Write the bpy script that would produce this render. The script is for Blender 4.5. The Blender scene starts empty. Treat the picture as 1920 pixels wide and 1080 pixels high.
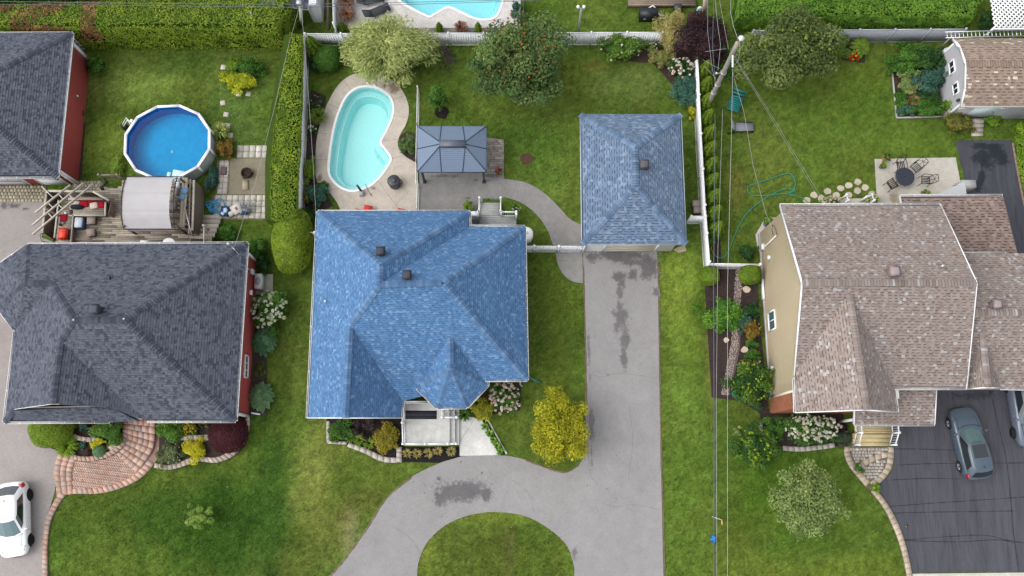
import bpy, math, random
import numpy as np
from mathutils import Vector
from mathutils.geometry import tessellate_polygon
R = math.radians
random.seed(5)
rng = np.random.default_rng(11)
S = bpy.context.scene
COL = S.collection

# ------------------------------------------------------------------ camera, sky, sun, exposure
FPX, TILT, CH = 1550.0, R(12.5), 52.0
cd = bpy.data.cameras.new('camera'); cam = bpy.data.objects.new('camera', cd); COL.objects.link(cam)
cam.location = (0, 0, CH); cam.rotation_euler = (TILT, 0, 0)
cd.sensor_width = 36.0; cd.lens = 36.0 * FPX / 1920.0; cd.clip_start = 0.5; cd.clip_end = 1500
S.camera = cam

SUN_EL, SUN_AZ = R(52), R(262)          # azimuth clockwise from north (+Y): the sun stands in the west
w = bpy.data.worlds.new("World"); S.world = w; w.use_nodes = True
nt = w.node_tree; nt.nodes.clear()
sky = nt.nodes.new('ShaderNodeTexSky'); sky.sky_type = 'NISHITA'; sky.sun_disc = False
sky.sun_elevation = SUN_EL; sky.sun_rotation = SUN_AZ; sky.air_density = 1.0; sky.dust_density = 3.0
hs = nt.nodes.new('ShaderNodeHueSaturation'); hs.inputs['Saturation'].default_value = 0.22
bg = nt.nodes.new('ShaderNodeBackground'); bg.inputs['Strength'].default_value = 0.15
wo = nt.nodes.new('ShaderNodeOutputWorld')
nt.links.new(sky.outputs[0], hs.inputs['Color']); nt.links.new(hs.outputs[0], bg.inputs[0]); nt.links.new(bg.outputs[0], wo.inputs[0])
sd = bpy.data.lights.new('sun', 'SUN'); sd.energy = .55; sd.angle = R(75); sd.color = (1.0, 0.965, 0.91)
sun = bpy.data.objects.new('sun', sd); COL.objects.link(sun)
sdir = Vector((math.sin(SUN_AZ) * math.cos(SUN_EL), math.cos(SUN_AZ) * math.cos(SUN_EL), math.sin(SUN_EL)))
sun.rotation_euler = sdir.to_track_quat('Z', 'Y').to_euler()
S.view_settings.view_transform = 'Standard'; S.view_settings.look = 'None'
S.view_settings.exposure = 0.86; S.view_settings.gamma = 1.0; S.view_settings.use_curve_mapping = False

# ------------------------------------------------------------------ survey: photo pixel -> point of the place at a known height
CT, ST = math.cos(TILT), math.sin(TILT)
CP = np.array([0, 0, CH])
def ray(px, py):
    u = (px - 960) / FPX; v = (py - 540) / FPX
    return np.array([u, ST - v * CT, -CT - v * ST])
def G(px, py, z=0.0):
    d = ray(px, py); return CP + d * ((z - CH) / d[2])
def plane(a, b, c):
    n = np.cross(b - a, c - a); n = n / np.linalg.norm(n); return n, n @ a
def onp(px, py, pl):
    d = ray(px, py); n, k = pl; return CP + d * ((k - n @ CP) / (n @ d))
def mpp(px, py):                        # metres per photo pixel on the ground
    return float(np.linalg.norm(G(px + 1, py) - G(px, py)))
def smooth(pts, n=6, closed=False):
    p = np.array(pts, float); m = len(p); out = []
    for i in range(m if closed else m - 1):
        if closed: a, b, c, d = p[i - 1], p[i], p[(i + 1) % m], p[(i + 2) % m]
        else: a, b, c, d = p[max(i - 1, 0)], p[i], p[i + 1], p[min(i + 2, m - 1)]
        for t in np.linspace(0, 1, n, endpoint=False):
            out.append(.5 * ((2 * b) + (c - a) * t + (2 * a - 5 * b + 4 * c - d) * t * t + (3 * b - a - 3 * c + d) * t ** 3))
    if not closed: out.append(p[-1])
    return np.array(out)
def resample(p, n):
    p = np.array(p, float); s = np.r_[0, np.cumsum(np.linalg.norm(np.diff(p, axis=0), axis=1))]
    t = np.linspace(0, s[-1], n); return np.stack([np.interp(t, s, p[:, k]) for k in range(p.shape[1])], 1)
def gp(pts, z=0.0): return [G(x, y, z) for x, y in pts]

# ------------------------------------------------------------------ materials
def mat(name, rough=.8, attr=True, color=(.5, .5, .5), spec=.3, metal=0, noise=((3., .12),), bump=None, coat=0, sheen=0, trans=0, stretch=(1, 1, 1)):
    m = bpy.data.materials.new(name); m.use_nodes = True; t = m.node_tree; N = t.nodes; L = t.links; N.clear()
    o = N.new('ShaderNodeOutputMaterial'); b = N.new('ShaderNodeBsdfPrincipled'); L.new(b.outputs[0], o.inputs[0])
    b.inputs['Roughness'].default_value = rough; b.inputs['Specular IOR Level'].default_value = spec
    b.inputs['Metallic'].default_value = metal; b.inputs['Coat Weight'].default_value = coat; b.inputs['Coat Roughness'].default_value = .06
    if attr:
        a = N.new('ShaderNodeAttribute'); a.attribute_name = 'col'; c = a.outputs['Color']
    else:
        a = N.new('ShaderNodeRGB'); a.outputs[0].default_value = (*color, 1); c = a.outputs[0]
    tc = N.new('ShaderNodeTexCoord'); mp = N.new('ShaderNodeMapping'); L.new(tc.outputs['Object'], mp.inputs[0]); mp.inputs['Scale'].default_value = stretch
    for sc, am in noise:
        n = N.new('ShaderNodeTexNoise'); n.inputs['Scale'].default_value = sc; n.inputs['Detail'].default_value = 4; n.inputs['Roughness'].default_value = .6
        L.new(mp.outputs[0], n.inputs['Vector'])
        r = N.new('ShaderNodeMapRange'); r.inputs['From Min'].default_value = .25; r.inputs['From Max'].default_value = .75
        r.inputs['To Min'].default_value = 1 - am; r.inputs['To Max'].default_value = 1 + am; L.new(n.outputs[0], r.inputs['Value'])
        x = N.new('ShaderNodeVectorMath'); x.operation = 'SCALE'; L.new(c, x.inputs[0]); L.new(r.outputs[0], x.inputs['Scale']); c = x.outputs[0]
    L.new(c, b.inputs['Base Color'])
    if bump:
        n = N.new('ShaderNodeTexNoise'); n.inputs['Scale'].default_value = bump[0]; n.inputs['Detail'].default_value = 3; L.new(mp.outputs[0], n.inputs['Vector'])
        u = N.new('ShaderNodeBump'); u.inputs['Strength'].default_value = bump[1]; u.inputs['Distance'].default_value = bump[2]; L.new(n.outputs[0], u.inputs['Height']); L.new(u.outputs[0], b.inputs['Normal'])
    if trans:
        tb = N.new('ShaderNodeBsdfTranslucent'); L.new(c, tb.inputs[0]); mx = N.new('ShaderNodeMixShader'); mx.inputs[0].default_value = trans
        L.new(b.outputs[0], mx.inputs[1]); L.new(tb.outputs[0], mx.inputs[2]); L.new(mx.outputs[0], o.inputs[0])
    return m
M = {
    'matte': mat('matte', .85), 'satin': mat('satin', .42, spec=.45, noise=((6., .05),)),
    'gloss': mat('gloss', .3, spec=.45, noise=((2., .03),), coat=.35), 'metal': mat('metal', .35, metal=.85, noise=((5., .08),)),
    'leaf': mat('leaf', .65, spec=.15, noise=((1.5, .16), (9., .12)), trans=.3), 'grass': mat('grass', .85, spec=.06, noise=((.9, .10), (7., .16)), trans=.15),
    'turf': mat('turf', .95, spec=.0, noise=((.8, .10), (6., .25), (35., .45)), bump=(30., .6, .03)),
    'shingle': mat('shingle', .92, spec=.2, noise=((.5, .05), (40., .16)), bump=(90., .4, .004)),
    'asphalt': mat('asphalt', .92, spec=.2, noise=((.30, .10), (1.4, .07), (6., .07), (22., .16), (90., .25)), bump=(80., .5, .006)),
    'sealed': mat('sealed', .75, spec=.25, noise=((.4, .12), (1.3, .22), (3.2, .17), (26., .2)), bump=(70., .4, .005), stretch=(2.6, .22, 1)),
    'concrete': mat('concrete', .9, spec=.2, noise=((.5, .13), (2.2, .12), (7., .09), (28., .12)), bump=(50., .3, .004)),
    'wood': mat('wood', .85, spec=.2, noise=((1.2, .18), (9., .16), (50., .12))),
    'mulch': mat('mulch', .95, spec=.15, noise=((3., .25), (28., .7)), bump=(26., 1., .05)),
    'siding': mat('siding', .55, spec=.3, noise=((.5, .05), (7., .04)), stretch=(1, 1, .2)),
    'fabric': mat('fabric', .9, spec=.1, noise=((1.2, .06), (14., .05))),
}
def glass(name, tint, rough=.05):
    m = bpy.data.materials.new(name); m.use_nodes = True; b = m.node_tree.nodes['Principled BSDF']
    b.inputs['Base Color'].default_value = (*tint, 1); b.inputs['Roughness'].default_value = rough; b.inputs['Specular IOR Level'].default_value = .9
    b.inputs['Coat Weight'].default_value = .6; b.inputs['Coat Roughness'].default_value = .03
    return m
M['glass'] = glass('dark_glass', (.015, .022, .024)); M['teal_glass'] = glass('green_glass', (.075, .14, .145), .08)
def water(name, tint, bumpsc=2.2, strength=.12):
    m = bpy.data.materials.new(name); m.use_nodes = True; t = m.node_tree; N = t.nodes; L = t.links; N.clear()
    o = N.new('ShaderNodeOutputMaterial'); tr = N.new('ShaderNodeBsdfTransparent'); tr.inputs[0].default_value = (*tint, 1)
    gl = N.new('ShaderNodeBsdfGlossy'); gl.inputs['Roughness'].default_value = .06; fr = N.new('ShaderNodeFresnel'); fr.inputs[0].default_value = 1.33
    n = N.new('ShaderNodeTexNoise'); n.inputs['Scale'].default_value = bumpsc; n.inputs['Detail'].default_value = 3
    tc = N.new('ShaderNodeTexCoord'); L.new(tc.outputs['Object'], n.inputs['Vector'])
    u = N.new('ShaderNodeBump'); u.inputs['Strength'].default_value = strength; u.inputs['Distance'].default_value = .05
    L.new(n.outputs[0], u.inputs['Height']); L.new(u.outputs[0], gl.inputs['Normal']); L.new(u.outputs[0], fr.inputs['Normal'])
    mx = N.new('ShaderNodeMixShader'); L.new(fr.outputs[0], mx.inputs[0]); L.new(tr.outputs[0], mx.inputs[1]); L.new(gl.outputs[0], mx.inputs[2]); L.new(mx.outputs[0], o.inputs[0])
    return m
M['water'] = water('pool_water', (.90, .98, .97), 2.6, .22); M['water_blue'] = water('blue_pool_water', (.50, .96, 1.0), 6., .22)

# ------------------------------------------------------------------ mesh builder (a colour for each face)
def jit(c, a): 
    k = 1 + random.uniform(-a, a); return tuple(max(0, x * k) for x in c)
class MB:
    def __init__(s): s.v = []; s.n = 0; s.f = []; s.c = []; s.q = []; s.sm = False
    def face(s, pts, c):
        s.f.append(list(range(s.n, s.n + len(pts)))); s.v.append(np.array(pts, float)); s.n += len(pts); s.c.append(c); return s
    def idx(s, verts, faces, c):
        s.v.append(np.array(verts, float)); cs = c if isinstance(c, list) else [c] * len(faces)
        for f, k in zip(faces, cs): s.f.append([i + s.n for i in f]); s.c.append(k)
        s.n += len(verts); return s
    def quads(s, arr, cols):            # arr (n,4,3), cols (n,3)
        s.q.append((np.asarray(arr, float), np.asarray(cols, float))); return s
    def hexa(s, b, t, c, bottom=True):    # b,t: 4 points each, ccw from above
        v = list(b) + list(t); f = [(4, 5, 6, 7), (0, 1, 5, 4), (1, 2, 6, 5), (2, 3, 7, 6), (3, 0, 4, 7)]
        if bottom: f.append((3, 2, 1, 0))
        return s.idx(v, f, c)
    def box(s, c, size, col, rz=0, top=None, tilt=0):
        x, y, z = c; a, b, h = size[0] / 2, size[1] / 2, size[2]; k = top or (a, b); k = (k[0], k[1]) if not top else (top[0] / 2, top[1] / 2)
        cs, sn = math.cos(rz), math.sin(rz)
        def P(u, v, hh): return (x + u * cs - v * sn, y + u * sn + v * cs, z + hh)
        return s.hexa([P(-a, -b, 0), P(a, -b, 0), P(a, b, 0), P(-a, b, 0)], [P(-k[0], -k[1], h), P(k[0], -k[1], h), P(k[0], k[1], h), P(-k[0], k[1], h)], col)
    def beam(s, p, q, w, h, col, up=(0, 0, 1)):
        p = np.array(p, float); q = np.array(q, float); d = q - p; d = d / np.linalg.norm(d); u = np.array(up, float)
        a = np.cross(d, u)
        if np.linalg.norm(a) < 1e-4: a = np.cross(d, (1, 0, 0))
        a = a / np.linalg.norm(a); b = np.cross(a, d); a = a * w / 2; b = b * h / 2
        return s.hexa([p - a - b, p + a - b, q + a - b, q - a - b], [p - a + b, p + a + b, q + a + b, q - a + b], col)
    def prism(s, pts, z0, z1, c, side=None, bottom=False):   # pts xy loop
        p = [np.array(x, float)[:2] for x in pts]; n = len(p)
        ar = sum(p[i - 1][0] * p[i][1] - p[i][0] * p[i - 1][1] for i in range(n))
        if ar < 0: p = p[::-1]
        tri = tessellate_polygon([[Vector((x[0], x[1], 0)) for x in p]])
        s.idx([(*x, z1) for x in p], [t if np.cross(p[t[1]] - p[t[0]], p[t[2]] - p[t[0]]) > 0 else (t[0], t[2], t[1]) for t in tri], c)
        if z0 < z1:
            v = [(*x, z0) for x in p] + [(*x, z1) for x in p]
            s.idx(v, [(i, (i + 1) % n, n + (i + 1) % n, n + i) for i in range(n)], side or c)
        return s
    def fill(s, loops, z, c):
        import bmesh
        bm = bmesh.new(); ed = []
        for l in loops:
            q = [l[i] for i in range(len(l)) if np.linalg.norm(np.array(l[i][:2]) - np.array(l[i - 1][:2])) > .004]; vs = [bm.verts.new((p[0], p[1], z)) for p in q]; ed += [bm.edges.new((vs[i - 1], vs[i])) for i in range(len(vs))]
        bmesh.ops.triangle_fill(bm, edges=ed, use_beauty=True, use_dissolve=False, normal=(0, 0, 1)); bm.verts.index_update()
        F = [tuple(v.index for v in (f.verts if f.normal.z > 0 else reversed(f.verts))) for f in bm.faces]; V = [tuple(v.co) for v in bm.verts]; bm.free(); return s.idx(V, F, c)
    def holed(s, outer, hole, z, c):
        loops = [[Vector((x[0], x[1], z)) for x in outer], [Vector((x[0], x[1], z)) for x in hole]]
        tri = tessellate_polygon(loops); v = [tuple(x) for l in loops for x in l]
        out = []
        for t in tri:
            a, b, d = (np.array(v[i][:2]) for i in t)
            out.append(t if np.cross(b - a, d - a) > 0 else (t[0], t[2], t[1]))
        return s.idx(v, out, c)
    def tube(s, pts, r, c, n=6, r2=None, caps=True):
        p = np.array(pts, float); m = len(p); V = []; ref = np.array([.31, .2, .93])
        for i in range(m):
            d = p[min(i + 1, m - 1)] - p[max(i - 1, 0)]; d = d / (np.linalg.norm(d) + 1e-9)
            a = np.cross(d, ref); a /= np.linalg.norm(a) + 1e-9; b = np.cross(d, a)
            rr = r if r2 is None else r + (r2 - r) * i / (m - 1)
            for k in range(n):
                t = 2 * math.pi * k / n; V.append(p[i] + (a * math.cos(t) + b * math.sin(t)) * rr)
        F = [(i * n + k, (i + 1) * n + k, (i + 1) * n + (k + 1) % n, i * n + (k + 1) % n) for i in range(m - 1) for k in range(n)]
        if caps: F += [tuple(range(n)), tuple(range((m - 1) * n + n - 1, (m - 1) * n - 1, -1))]
        return s.idx(V, F, c)
    def lathe(s, c, prof, col, n=16, sx=1, sy=1):   # prof (r,z) bottom to top
        V = []
        for r, z in prof:
            for k in range(n):
                t = 2 * math.pi * k / n; V.append((c[0] + r * sx * math.cos(t), c[1] + r * sy * math.sin(t), c[2] + z))
        m = len(prof); cs = col if isinstance(col, list) else [col] * (m - 1); F = []; C = []
        for i in range(m - 1):
            for k in range(n): F.append((i * n + k, i * n + (k + 1) % n, (i + 1) * n + (k + 1) % n, (i + 1) * n + k)); C.append(cs[i])
        F.append(tuple(range((m - 1) * n, m * n))); C.append(cs[-1])
        return s.idx(V, F, C)
    def build(s, name, m='matte', parent=None, smooth_=False):
        V = np.concatenate(s.v) if s.v else np.zeros((0, 3)); F = s.f; C = [tuple(c)[:3] for c in s.c]
        ln = [len(f) for f in F]; li = [i for f in F for i in f]
        li = np.array(li, np.int32); ln = np.array(ln, np.int32); C = np.array(C, float).reshape(-1, 3)
        for a, c in s.q:
            k = len(a); li = np.r_[li, np.arange(len(V), len(V) + 4 * k, dtype=np.int32)]; ln = np.r_[ln, np.full(k, 4, np.int32)]
            V = np.r_[V, a.reshape(-1, 3)]; C = np.r_[C, c]
        off = np.zeros(3); p = parent
        while p is not None: off += np.array(p.location); p = p.parent
        V = V - off
        me = bpy.data.meshes.new(name); me.vertices.add(len(V)); me.vertices.foreach_set('co', V.astype(np.float32).ravel())
        me.loops.add(len(li)); me.loops.foreach_set('vertex_index', li.astype(np.int32))
        me.polygons.add(len(ln)); st = np.r_[0, np.cumsum(ln)[:-1]].astype(np.int32); me.polygons.foreach_set('loop_start', st)
        a = me.attributes.new('col', 'FLOAT_COLOR', 'FACE'); a.data.foreach_set('color', np.c_[C, np.ones(len(C))].astype(np.float32).ravel())
        me.update(calc_edges=True); me.validate()
        if smooth_: me.polygons.foreach_set('use_smooth', np.ones(len(ln), bool))
        me.materials.append(M[m] if isinstance(m, str) else m)
        o = bpy.data.objects.new(name, me); COL.objects.link(o)
        if parent is not None: o.parent = parent
        return o
def tag(o, label=None, cat=None, group=None, kind=None):
    if label: o['label'] = label
    if cat: o['category'] = cat
    if group: o['group'] = group
    if kind: o['kind'] = kind
    return o
def thing(name, label, cat, loc=(0, 0, 0), group=None):
    o = bpy.data.objects.new(name, None); COL.objects.link(o); o.location = tuple(float(x) for x in loc); o.empty_display_size = .2
    return tag(o, label, cat, group)
def stuff(o): o['kind'] = 'stuff'; return o
def copy_tree(o, loc=None, rz=None, label=None, parent=None):
    c = o.copy(); COL.objects.link(c)
    if parent is not None: c.parent = parent
    if loc is not None: c.location = tuple(float(x) for x in loc)
    if rz is not None: c.rotation_euler = (0, 0, rz)
    if label: c['label'] = label
    for ch in list(o.children): copy_tree(ch, parent=c)
    return c

WHITE = (.78, .79, .80); GREY = (.33, .34, .35); DARK = (.03, .032, .036); CREAM = (.62, .60, .55)
PAVED = []                              # xy loops where no grass grows
def sheet(name, pts, z, c, m, label=None, cat=None, parent=None, kind='structure', paved=True, z0=-.05, px=True, side=None):
    W = [G(x, y, z)[:2] for x, y in pts] if px else [np.array(p)[:2] for p in pts]
    if paved: PAVED.append(np.array(W))
    o = MB().prism(W, z0, z, c, side=side).build(name, m, parent)
    return tag(o, label, cat, None, kind if parent is None else None)

# ------------------------------------------------------------------ noise on the ground plane
_lat = rng.random((64, 64))
def vn(x, y, sc, sd=0):
    x = np.asarray(x) / sc + sd * 7.3; y = np.asarray(y) / sc + sd * 3.1
    xi = np.floor(x).astype(int); yi = np.floor(y).astype(int); fx = x - xi; fy = y - yi; fx = fx * fx * (3 - 2 * fx); fy = fy * fy * (3 - 2 * fy)
    g = lambda i, j: _lat[i % 64, j % 64]
    return (g(xi, yi) * (1 - fx) + g(xi + 1, yi) * fx) * (1 - fy) + (g(xi, yi + 1) * (1 - fx) + g(xi + 1, yi + 1) * fx) * fy
def fbm(x, y, sc, sd=0, o=4): return sum(vn(x, y, sc / 2 ** k, sd + k) * .5 ** k for k in range(o)) / sum(.5 ** k for k in range(o))
def inpoly(x, y, P):
    m = np.zeros(len(x), bool); bb = (x >= P[:, 0].min()) & (x <= P[:, 0].max()) & (y >= P[:, 1].min()) & (y <= P[:, 1].max())
    k = np.nonzero(bb)[0]
    if not len(k): return m
    xx, yy = x[k], y[k]; ins = np.zeros(len(k), bool); Q = np.roll(P, 1, 0)
    for (x1, y1), (x2, y2) in zip(P, Q):
        if y1 == y2: continue
        ins ^= ((y1 > yy) != (y2 > yy)) & (xx < (x2 - x1) * (yy - y1) / (y2 - y1) + x1)
    m[k] = ins; return m
# what grows where: real colours of the turf (px centre, px radii, linear rgb, strength)
TURF = [(330, 970, 250, 150, (.030, .074, .009), .95), (500, 960, 60, 220, (.028, .072, .010), .8), (588, 875, 50, 105, (.145, .20, .036), .8), (640, 830, 60, 40, (.10, .14, .02), .5),
        (610, 960, 70, 70, (.105, .132, .024), .6), (680, 940, 50, 50, (.10, .105, .022), .6), (625, 1040, 50, 60, (.085, .125, .022), .7), (560, 1060, 40, 60, (.085, .12, .02), .6), (660, 1000, 22, 60, (.20, .21, .085), .55),
        (240, 150, 90, 60, (.125, .19, .033), .85), (200, 270, 60, 60, (.15, .23, .03), .8), (330, 115, 160, 25, (.055, .10, .015), .7), (450, 190, 60, 100, (.085, .145, .028), .7), (440, 240, 60, 50, (.08, .14, .03), .6),
        (1050, 130, 90, 50, (.10, .13, .02), .6), (1180, 150, 70, 55, (.10, .16, .032), .7), (1120, 120, 25, 20, (.13, .12, .025), .5), (1000, 260, 90, 60, (.05, .105, .013), .7), (1010, 330, 60, 50, (.07, .13, .018), .7), (840, 180, 60, 60, (.07, .135, .017), .7),
        (1280, 600, 35, 150, (.125, .195, .022), .8), (1280, 520, 40, 60, (.14, .215, .024), .7), (1290, 760, 40, 130, (.095, .17, .022), .7), (1330, 700, 12, 120, (.14, .14, .03), .5), (1040, 560, 45, 120, (.075, .125, .014), .7), (1010, 640, 40, 90, (.07, .13, .018), .6), (1040, 690, 40, 60, (.085, .12, .014), .6),
        (1290, 930, 60, 160, (.075, .135, .016), .7), (1480, 930, 120, 160, (.05, .108, .010), .85), (1400, 820, 70, 60, (.055, .105, .012), .6), (1560, 1070, 130, 30, (.105, .15, .018), .8), (1370, 1060, 60, 60, (.09, .125, .016), .7),
        (1560, 250, 120, 80, (.072, .128, .016), .8), (1430, 300, 60, 130, (.10, .135, .022), .7), (1380, 350, 20, 60, (.15, .14, .03), .5), (1620, 170, 60, 80, (.06, .115, .012), .7), (1700, 270, 110, 30, (.085, .15, .016), .7),
        (930, 1040, 120, 60, (.055, .085, .012), .8), (955, 1030, 14, 50, (.10, .085, .03), .35), (930, 970, 100, 14, (.11, .165, .02), .8), (800, 1040, 20, 50, (.11, .165, .02), .7), (1060, 1040, 18, 50, (.10, .15, .02), .6),
        (650, 150, 50, 40, (.08, .12, .02), .6), (590, 330, 30, 80, (.06, .11, .02), .4), (990, 30, 120, 30, (.035, .075, .008), .9), (1180, 60, 60, 20, (.055, .10, .012), .7), (1050, 830, 60, 40, (.06, .10, .012), .6), (540, 650, 30, 160, (.055, .092, .014), .7), (560, 720, 12, 90, (.085, .14, .022), .7), (430, 430, 30, 20, (.05, .11, .014), .7)]
_TW = [(G(a, b)[:2], mpp(a, b) * c, mpp(a, b) * d, np.array(e), f) for a, b, c, d, e, f in TURF]
def turf(x, y):
    base = np.array((.070, .122, .016)); c = np.tile(base, (len(x), 1))
    wob = (fbm(x, y, 2.2, 3) - .5)
    for p, rx, ry, e, f in _TW:
        d = np.sqrt(((x - p[0]) / rx) ** 2 + ((y - p[1]) / ry) ** 2) + wob * 1.3
        k = np.clip(1.25 - d, 0, 1); k = (k * k * (3 - 2 * k) * f)[:, None]; c = c * (1 - k) + e * k
    a = fbm(x, y, 5., 1)[:, None]; b = fbm(x, y, 1.3, 2)[:, None]; d = fbm(x, y, .45, 5)[:, None]
    c = c * (.84 + .32 * a) * (.86 + .28 * b) * (.84 + .32 * d) * np.array((1.16, 1.08, 1.15))
    c = c * .98 + c.mean(1, keepdims=True) * .05; c = c * (.70 + .60 * vn(x, y, .12, 13))[:, None] * (.82 + .36 * vn(x, y, .26, 17))[:, None]
    y2 = np.clip((fbm(x, y, 3.4, 8) - .52) * 4, 0, .35)[:, None]; c = c * (1 - y2) + c * np.array((1.32, 1.03, 1.2)) * y2
    return c
# ------------------------------------------------------------------ pools' outlines first: the ground is left open under them
POOL = smooth([(690, 163), (712, 168), (730, 182), (737, 202), (734, 222), (723, 247), (713, 267), (721, 280), (732, 297), (727, 311), (709, 335), (690, 350), (663, 358), (640, 352), (623, 336), (617, 318), (620, 282), (627, 240), (637, 208), (650, 182), (668, 167)], 5, True)
POOL2 = smooth([(735, -40), (744, -8), (752, 4), (775, 18), (800, 30)], 5)
POOL2 = np.r_[POOL2, smooth([(806, 32), (820, 24), (840, 14), (862, 22), (888, 34), (910, 37), (928, 32), (938, 15), (944, -10), (946, -50)], 5), [(946, -70), (735, -70)]]
def offs(W, d):                          # inward offset of a closed xy loop
    W = np.array(W)[:, :2]; a = np.roll(W, 1, 0); b = np.roll(W, -1, 0); t = b - a; t /= np.linalg.norm(t, axis=1)[:, None] + 1e-9
    ar = np.sum(a[:, 0] * W[:, 1] - W[:, 0] * a[:, 1]); n = np.stack([-t[:, 1], t[:, 0]], 1) * (1 if ar > 0 else -1)
    return W + n * d
PW = np.array([G(*p)[:2] for p in POOL]); PW2 = np.array([G(*p)[:2] for p in POOL2])
gx = np.r_[-400, -200, -100, -60, np.arange(-38, 40, .15), 60, 100, 200, 400]; gy = np.r_[-400, -200, -100, -40, -15, np.arange(-8, 38, .15), 60, 100, 200, 400]
GX, GY = np.meshgrid(gx, gy); nx, ny = len(gx), len(gy)
gv = np.stack([GX.ravel(), GY.ravel(), (fbm(GX.ravel(), GY.ravel(), 1.1, 9) - .5) * .03], 1)
ii = (np.arange(ny - 1)[:, None] * nx + np.arange(nx - 1)[None]).ravel(); gf = np.stack([ii, ii + 1, ii + 1 + nx, ii + nx], 1)
bad = inpoly(gv[:, 0], gv[:, 1], offs(PW, .08)) | inpoly(gv[:, 0], gv[:, 1], offs(PW2, .08)); gf = gf[~bad[gf].any(1)]
me = bpy.data.meshes.new('ground'); me.vertices.add(len(gv)); me.vertices.foreach_set('co', gv.astype(np.float32).ravel())
me.loops.add(gf.size); me.loops.foreach_set('vertex_index', gf.astype(np.int32).ravel()); me.polygons.add(len(gf)); me.polygons.foreach_set('loop_start', (np.arange(len(gf)) * 4).astype(np.int32))
a = me.attributes.new('col', 'FLOAT_COLOR', 'POINT'); a.data.foreach_set('color', np.c_[turf(gv[:, 0], gv[:, 1]), np.ones(len(gv))].astype(np.float32).ravel())
me.update(calc_edges=True); me.materials.append(M['turf']); ground = bpy.data.objects.new('ground', me); COL.objects.link(ground); ground['kind'] = 'structure'

# ------------------------------------------------------------------ drives and paths
CON = (.225, .218, .21); ASPH = (.258, .248, .246)
island = smooth([(800, 1340), (782, 1140), (782, 1080), (786, 1050), (802, 1016), (835, 985), (880, 966), (930, 960), (985, 968), (1030, 992), (1062, 1022), (1075, 1056), (1077, 1080), (1074, 1140), (1055, 1340)], 5)
left = smooth([(430, 1340), (560, 1140), (617, 1080), (650, 1042), (690, 985), (725, 932), (770, 895), (818, 871), (865, 856), (935, 853), (990, 863), (1030, 878), (1062, 884), (1086, 870), (1098, 848)], 5)
drive = sheet('asphalt_driveway', list(left) + [(1098, 700), (1095, 560), (1093, 468), (1232, 468), (1234, 560), (1236, 700), (1239, 860), (1244, 1080), (1250, 1340)] + list(island[::-1]), .03, ASPH, 'asphalt')
ldrive = sheet('neighbour_driveway', [(-120, 374), (90, 376), (78, 445), (140, 470), (140, 800), (112, 846), (104, 880), (103, 920), (92, 960), (84, 1000), (84, 1340), (-120, 1340)], .026, (.30, .275, .26), 'asphalt')
rdrive = sheet('sealed_driveway', list(smooth([(1652, 720), (1672, 828), (1676, 870), (1662, 896), (1642, 914), (1640, 926), (1662, 958), (1682, 1000), (1698, 1045), (1706, 1074)], 4)) + [(2060, 1070), (2060, 720)], .026, (.066, .066, .080), 'sealed')
bdrive = sheet('rear_driveway', [(1792, 266), (1800, 263), (1896, 263), (1916, 340), (1940, 440), (2060, 520), (2060, 620), (1840, 620), (1838, 480), (1812, 345)], .026, (.055, .057, .07), 'sealed')
sheet('kerb_strip', [(1706, 1076), (2060, 1072), (2060, 1081), (1708, 1085)], .05, (.48, .46, .42), 'concrete'); sheet('sidewalk', [(1712, 1086), (2060, 1082), (2060, 1340), (1740, 1340)], .012, (.30, .29, .28), 'concrete')
def stain(name, parent, blobs, z, c, m, base=None, cell=.055, thr=.5, nz=.55, sc=.5, sd=0):
    W = [(G(a, b)[:2], mpp(a, b) * rx, mpp(a, b) * ry, R(an)) for a, b, rx, ry, an in blobs]
    x0 = min(p[0] - max(a, b) * 1.5 for p, a, b, _ in W); x1 = max(p[0] + max(a, b) * 1.5 for p, a, b, _ in W)
    y0 = min(p[1] - max(a, b) * 1.5 for p, a, b, _ in W); y1 = max(p[1] + max(a, b) * 1.5 for p, a, b, _ in W)
    X, Y = np.meshgrid(np.arange(x0, x1, cell), np.arange(y0, y1, cell)); X = X.ravel(); Y = Y.ravel(); f = np.zeros(len(X))
    for p, rx, ry, an in W:
        u = (X - p[0]) * math.cos(an) + (Y - p[1]) * math.sin(an); v = -(X - p[0]) * math.sin(an) + (Y - p[1]) * math.cos(an)
        f = np.maximum(f, 1.25 - ((np.abs(u) / rx) ** 2.6 + (np.abs(v) / ry) ** 2.6) ** (1 / 2.6) * .75)
    f = f + (fbm(X, Y, sc, sd, 4) - .5) * nz * 1.7 + (fbm(X, Y, .16, sd + 3, 2) - .5) * .5 + (rng.random(len(X)) - .5) * .22; k = f > thr; base = np.array(base or {'asphalt': ASPH, 'sealed': (.066, .066, .080), 'concrete': CON}[m]) * .93
    X, Y = X[k], Y[k]; h = cell / 2; e = np.clip((f[k] - thr) / .30, 0, 1)[:, None] ** .8; cols = base * (1 - e) + np.array(c) * e; cols = cols * (.86 + .28 * fbm(X, Y, .35, sd + 6, 3))[:, None]
    q = np.stack([np.stack([X - h, Y - h, 0 * X + z], 1), np.stack([X + h, Y - h, 0 * X + z], 1), np.stack([X + h, Y + h, 0 * X + z], 1), np.stack([X - h, Y + h, 0 * X + z], 1)], 1)
    return MB().quads(q, cols).build(name, m, parent)
DS = (.125, .118, .122)
stain('oil_stain', drive, [(868, 920, 52, 21, 5), (826, 935, 14, 16, 0), (910, 925, 14, 14, 0), (823, 897, 4, 4, 0), (904, 887, 3, 3, 0)], .034, DS, 'asphalt', thr=.52, nz=.22, sc=.45, sd=2)
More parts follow.
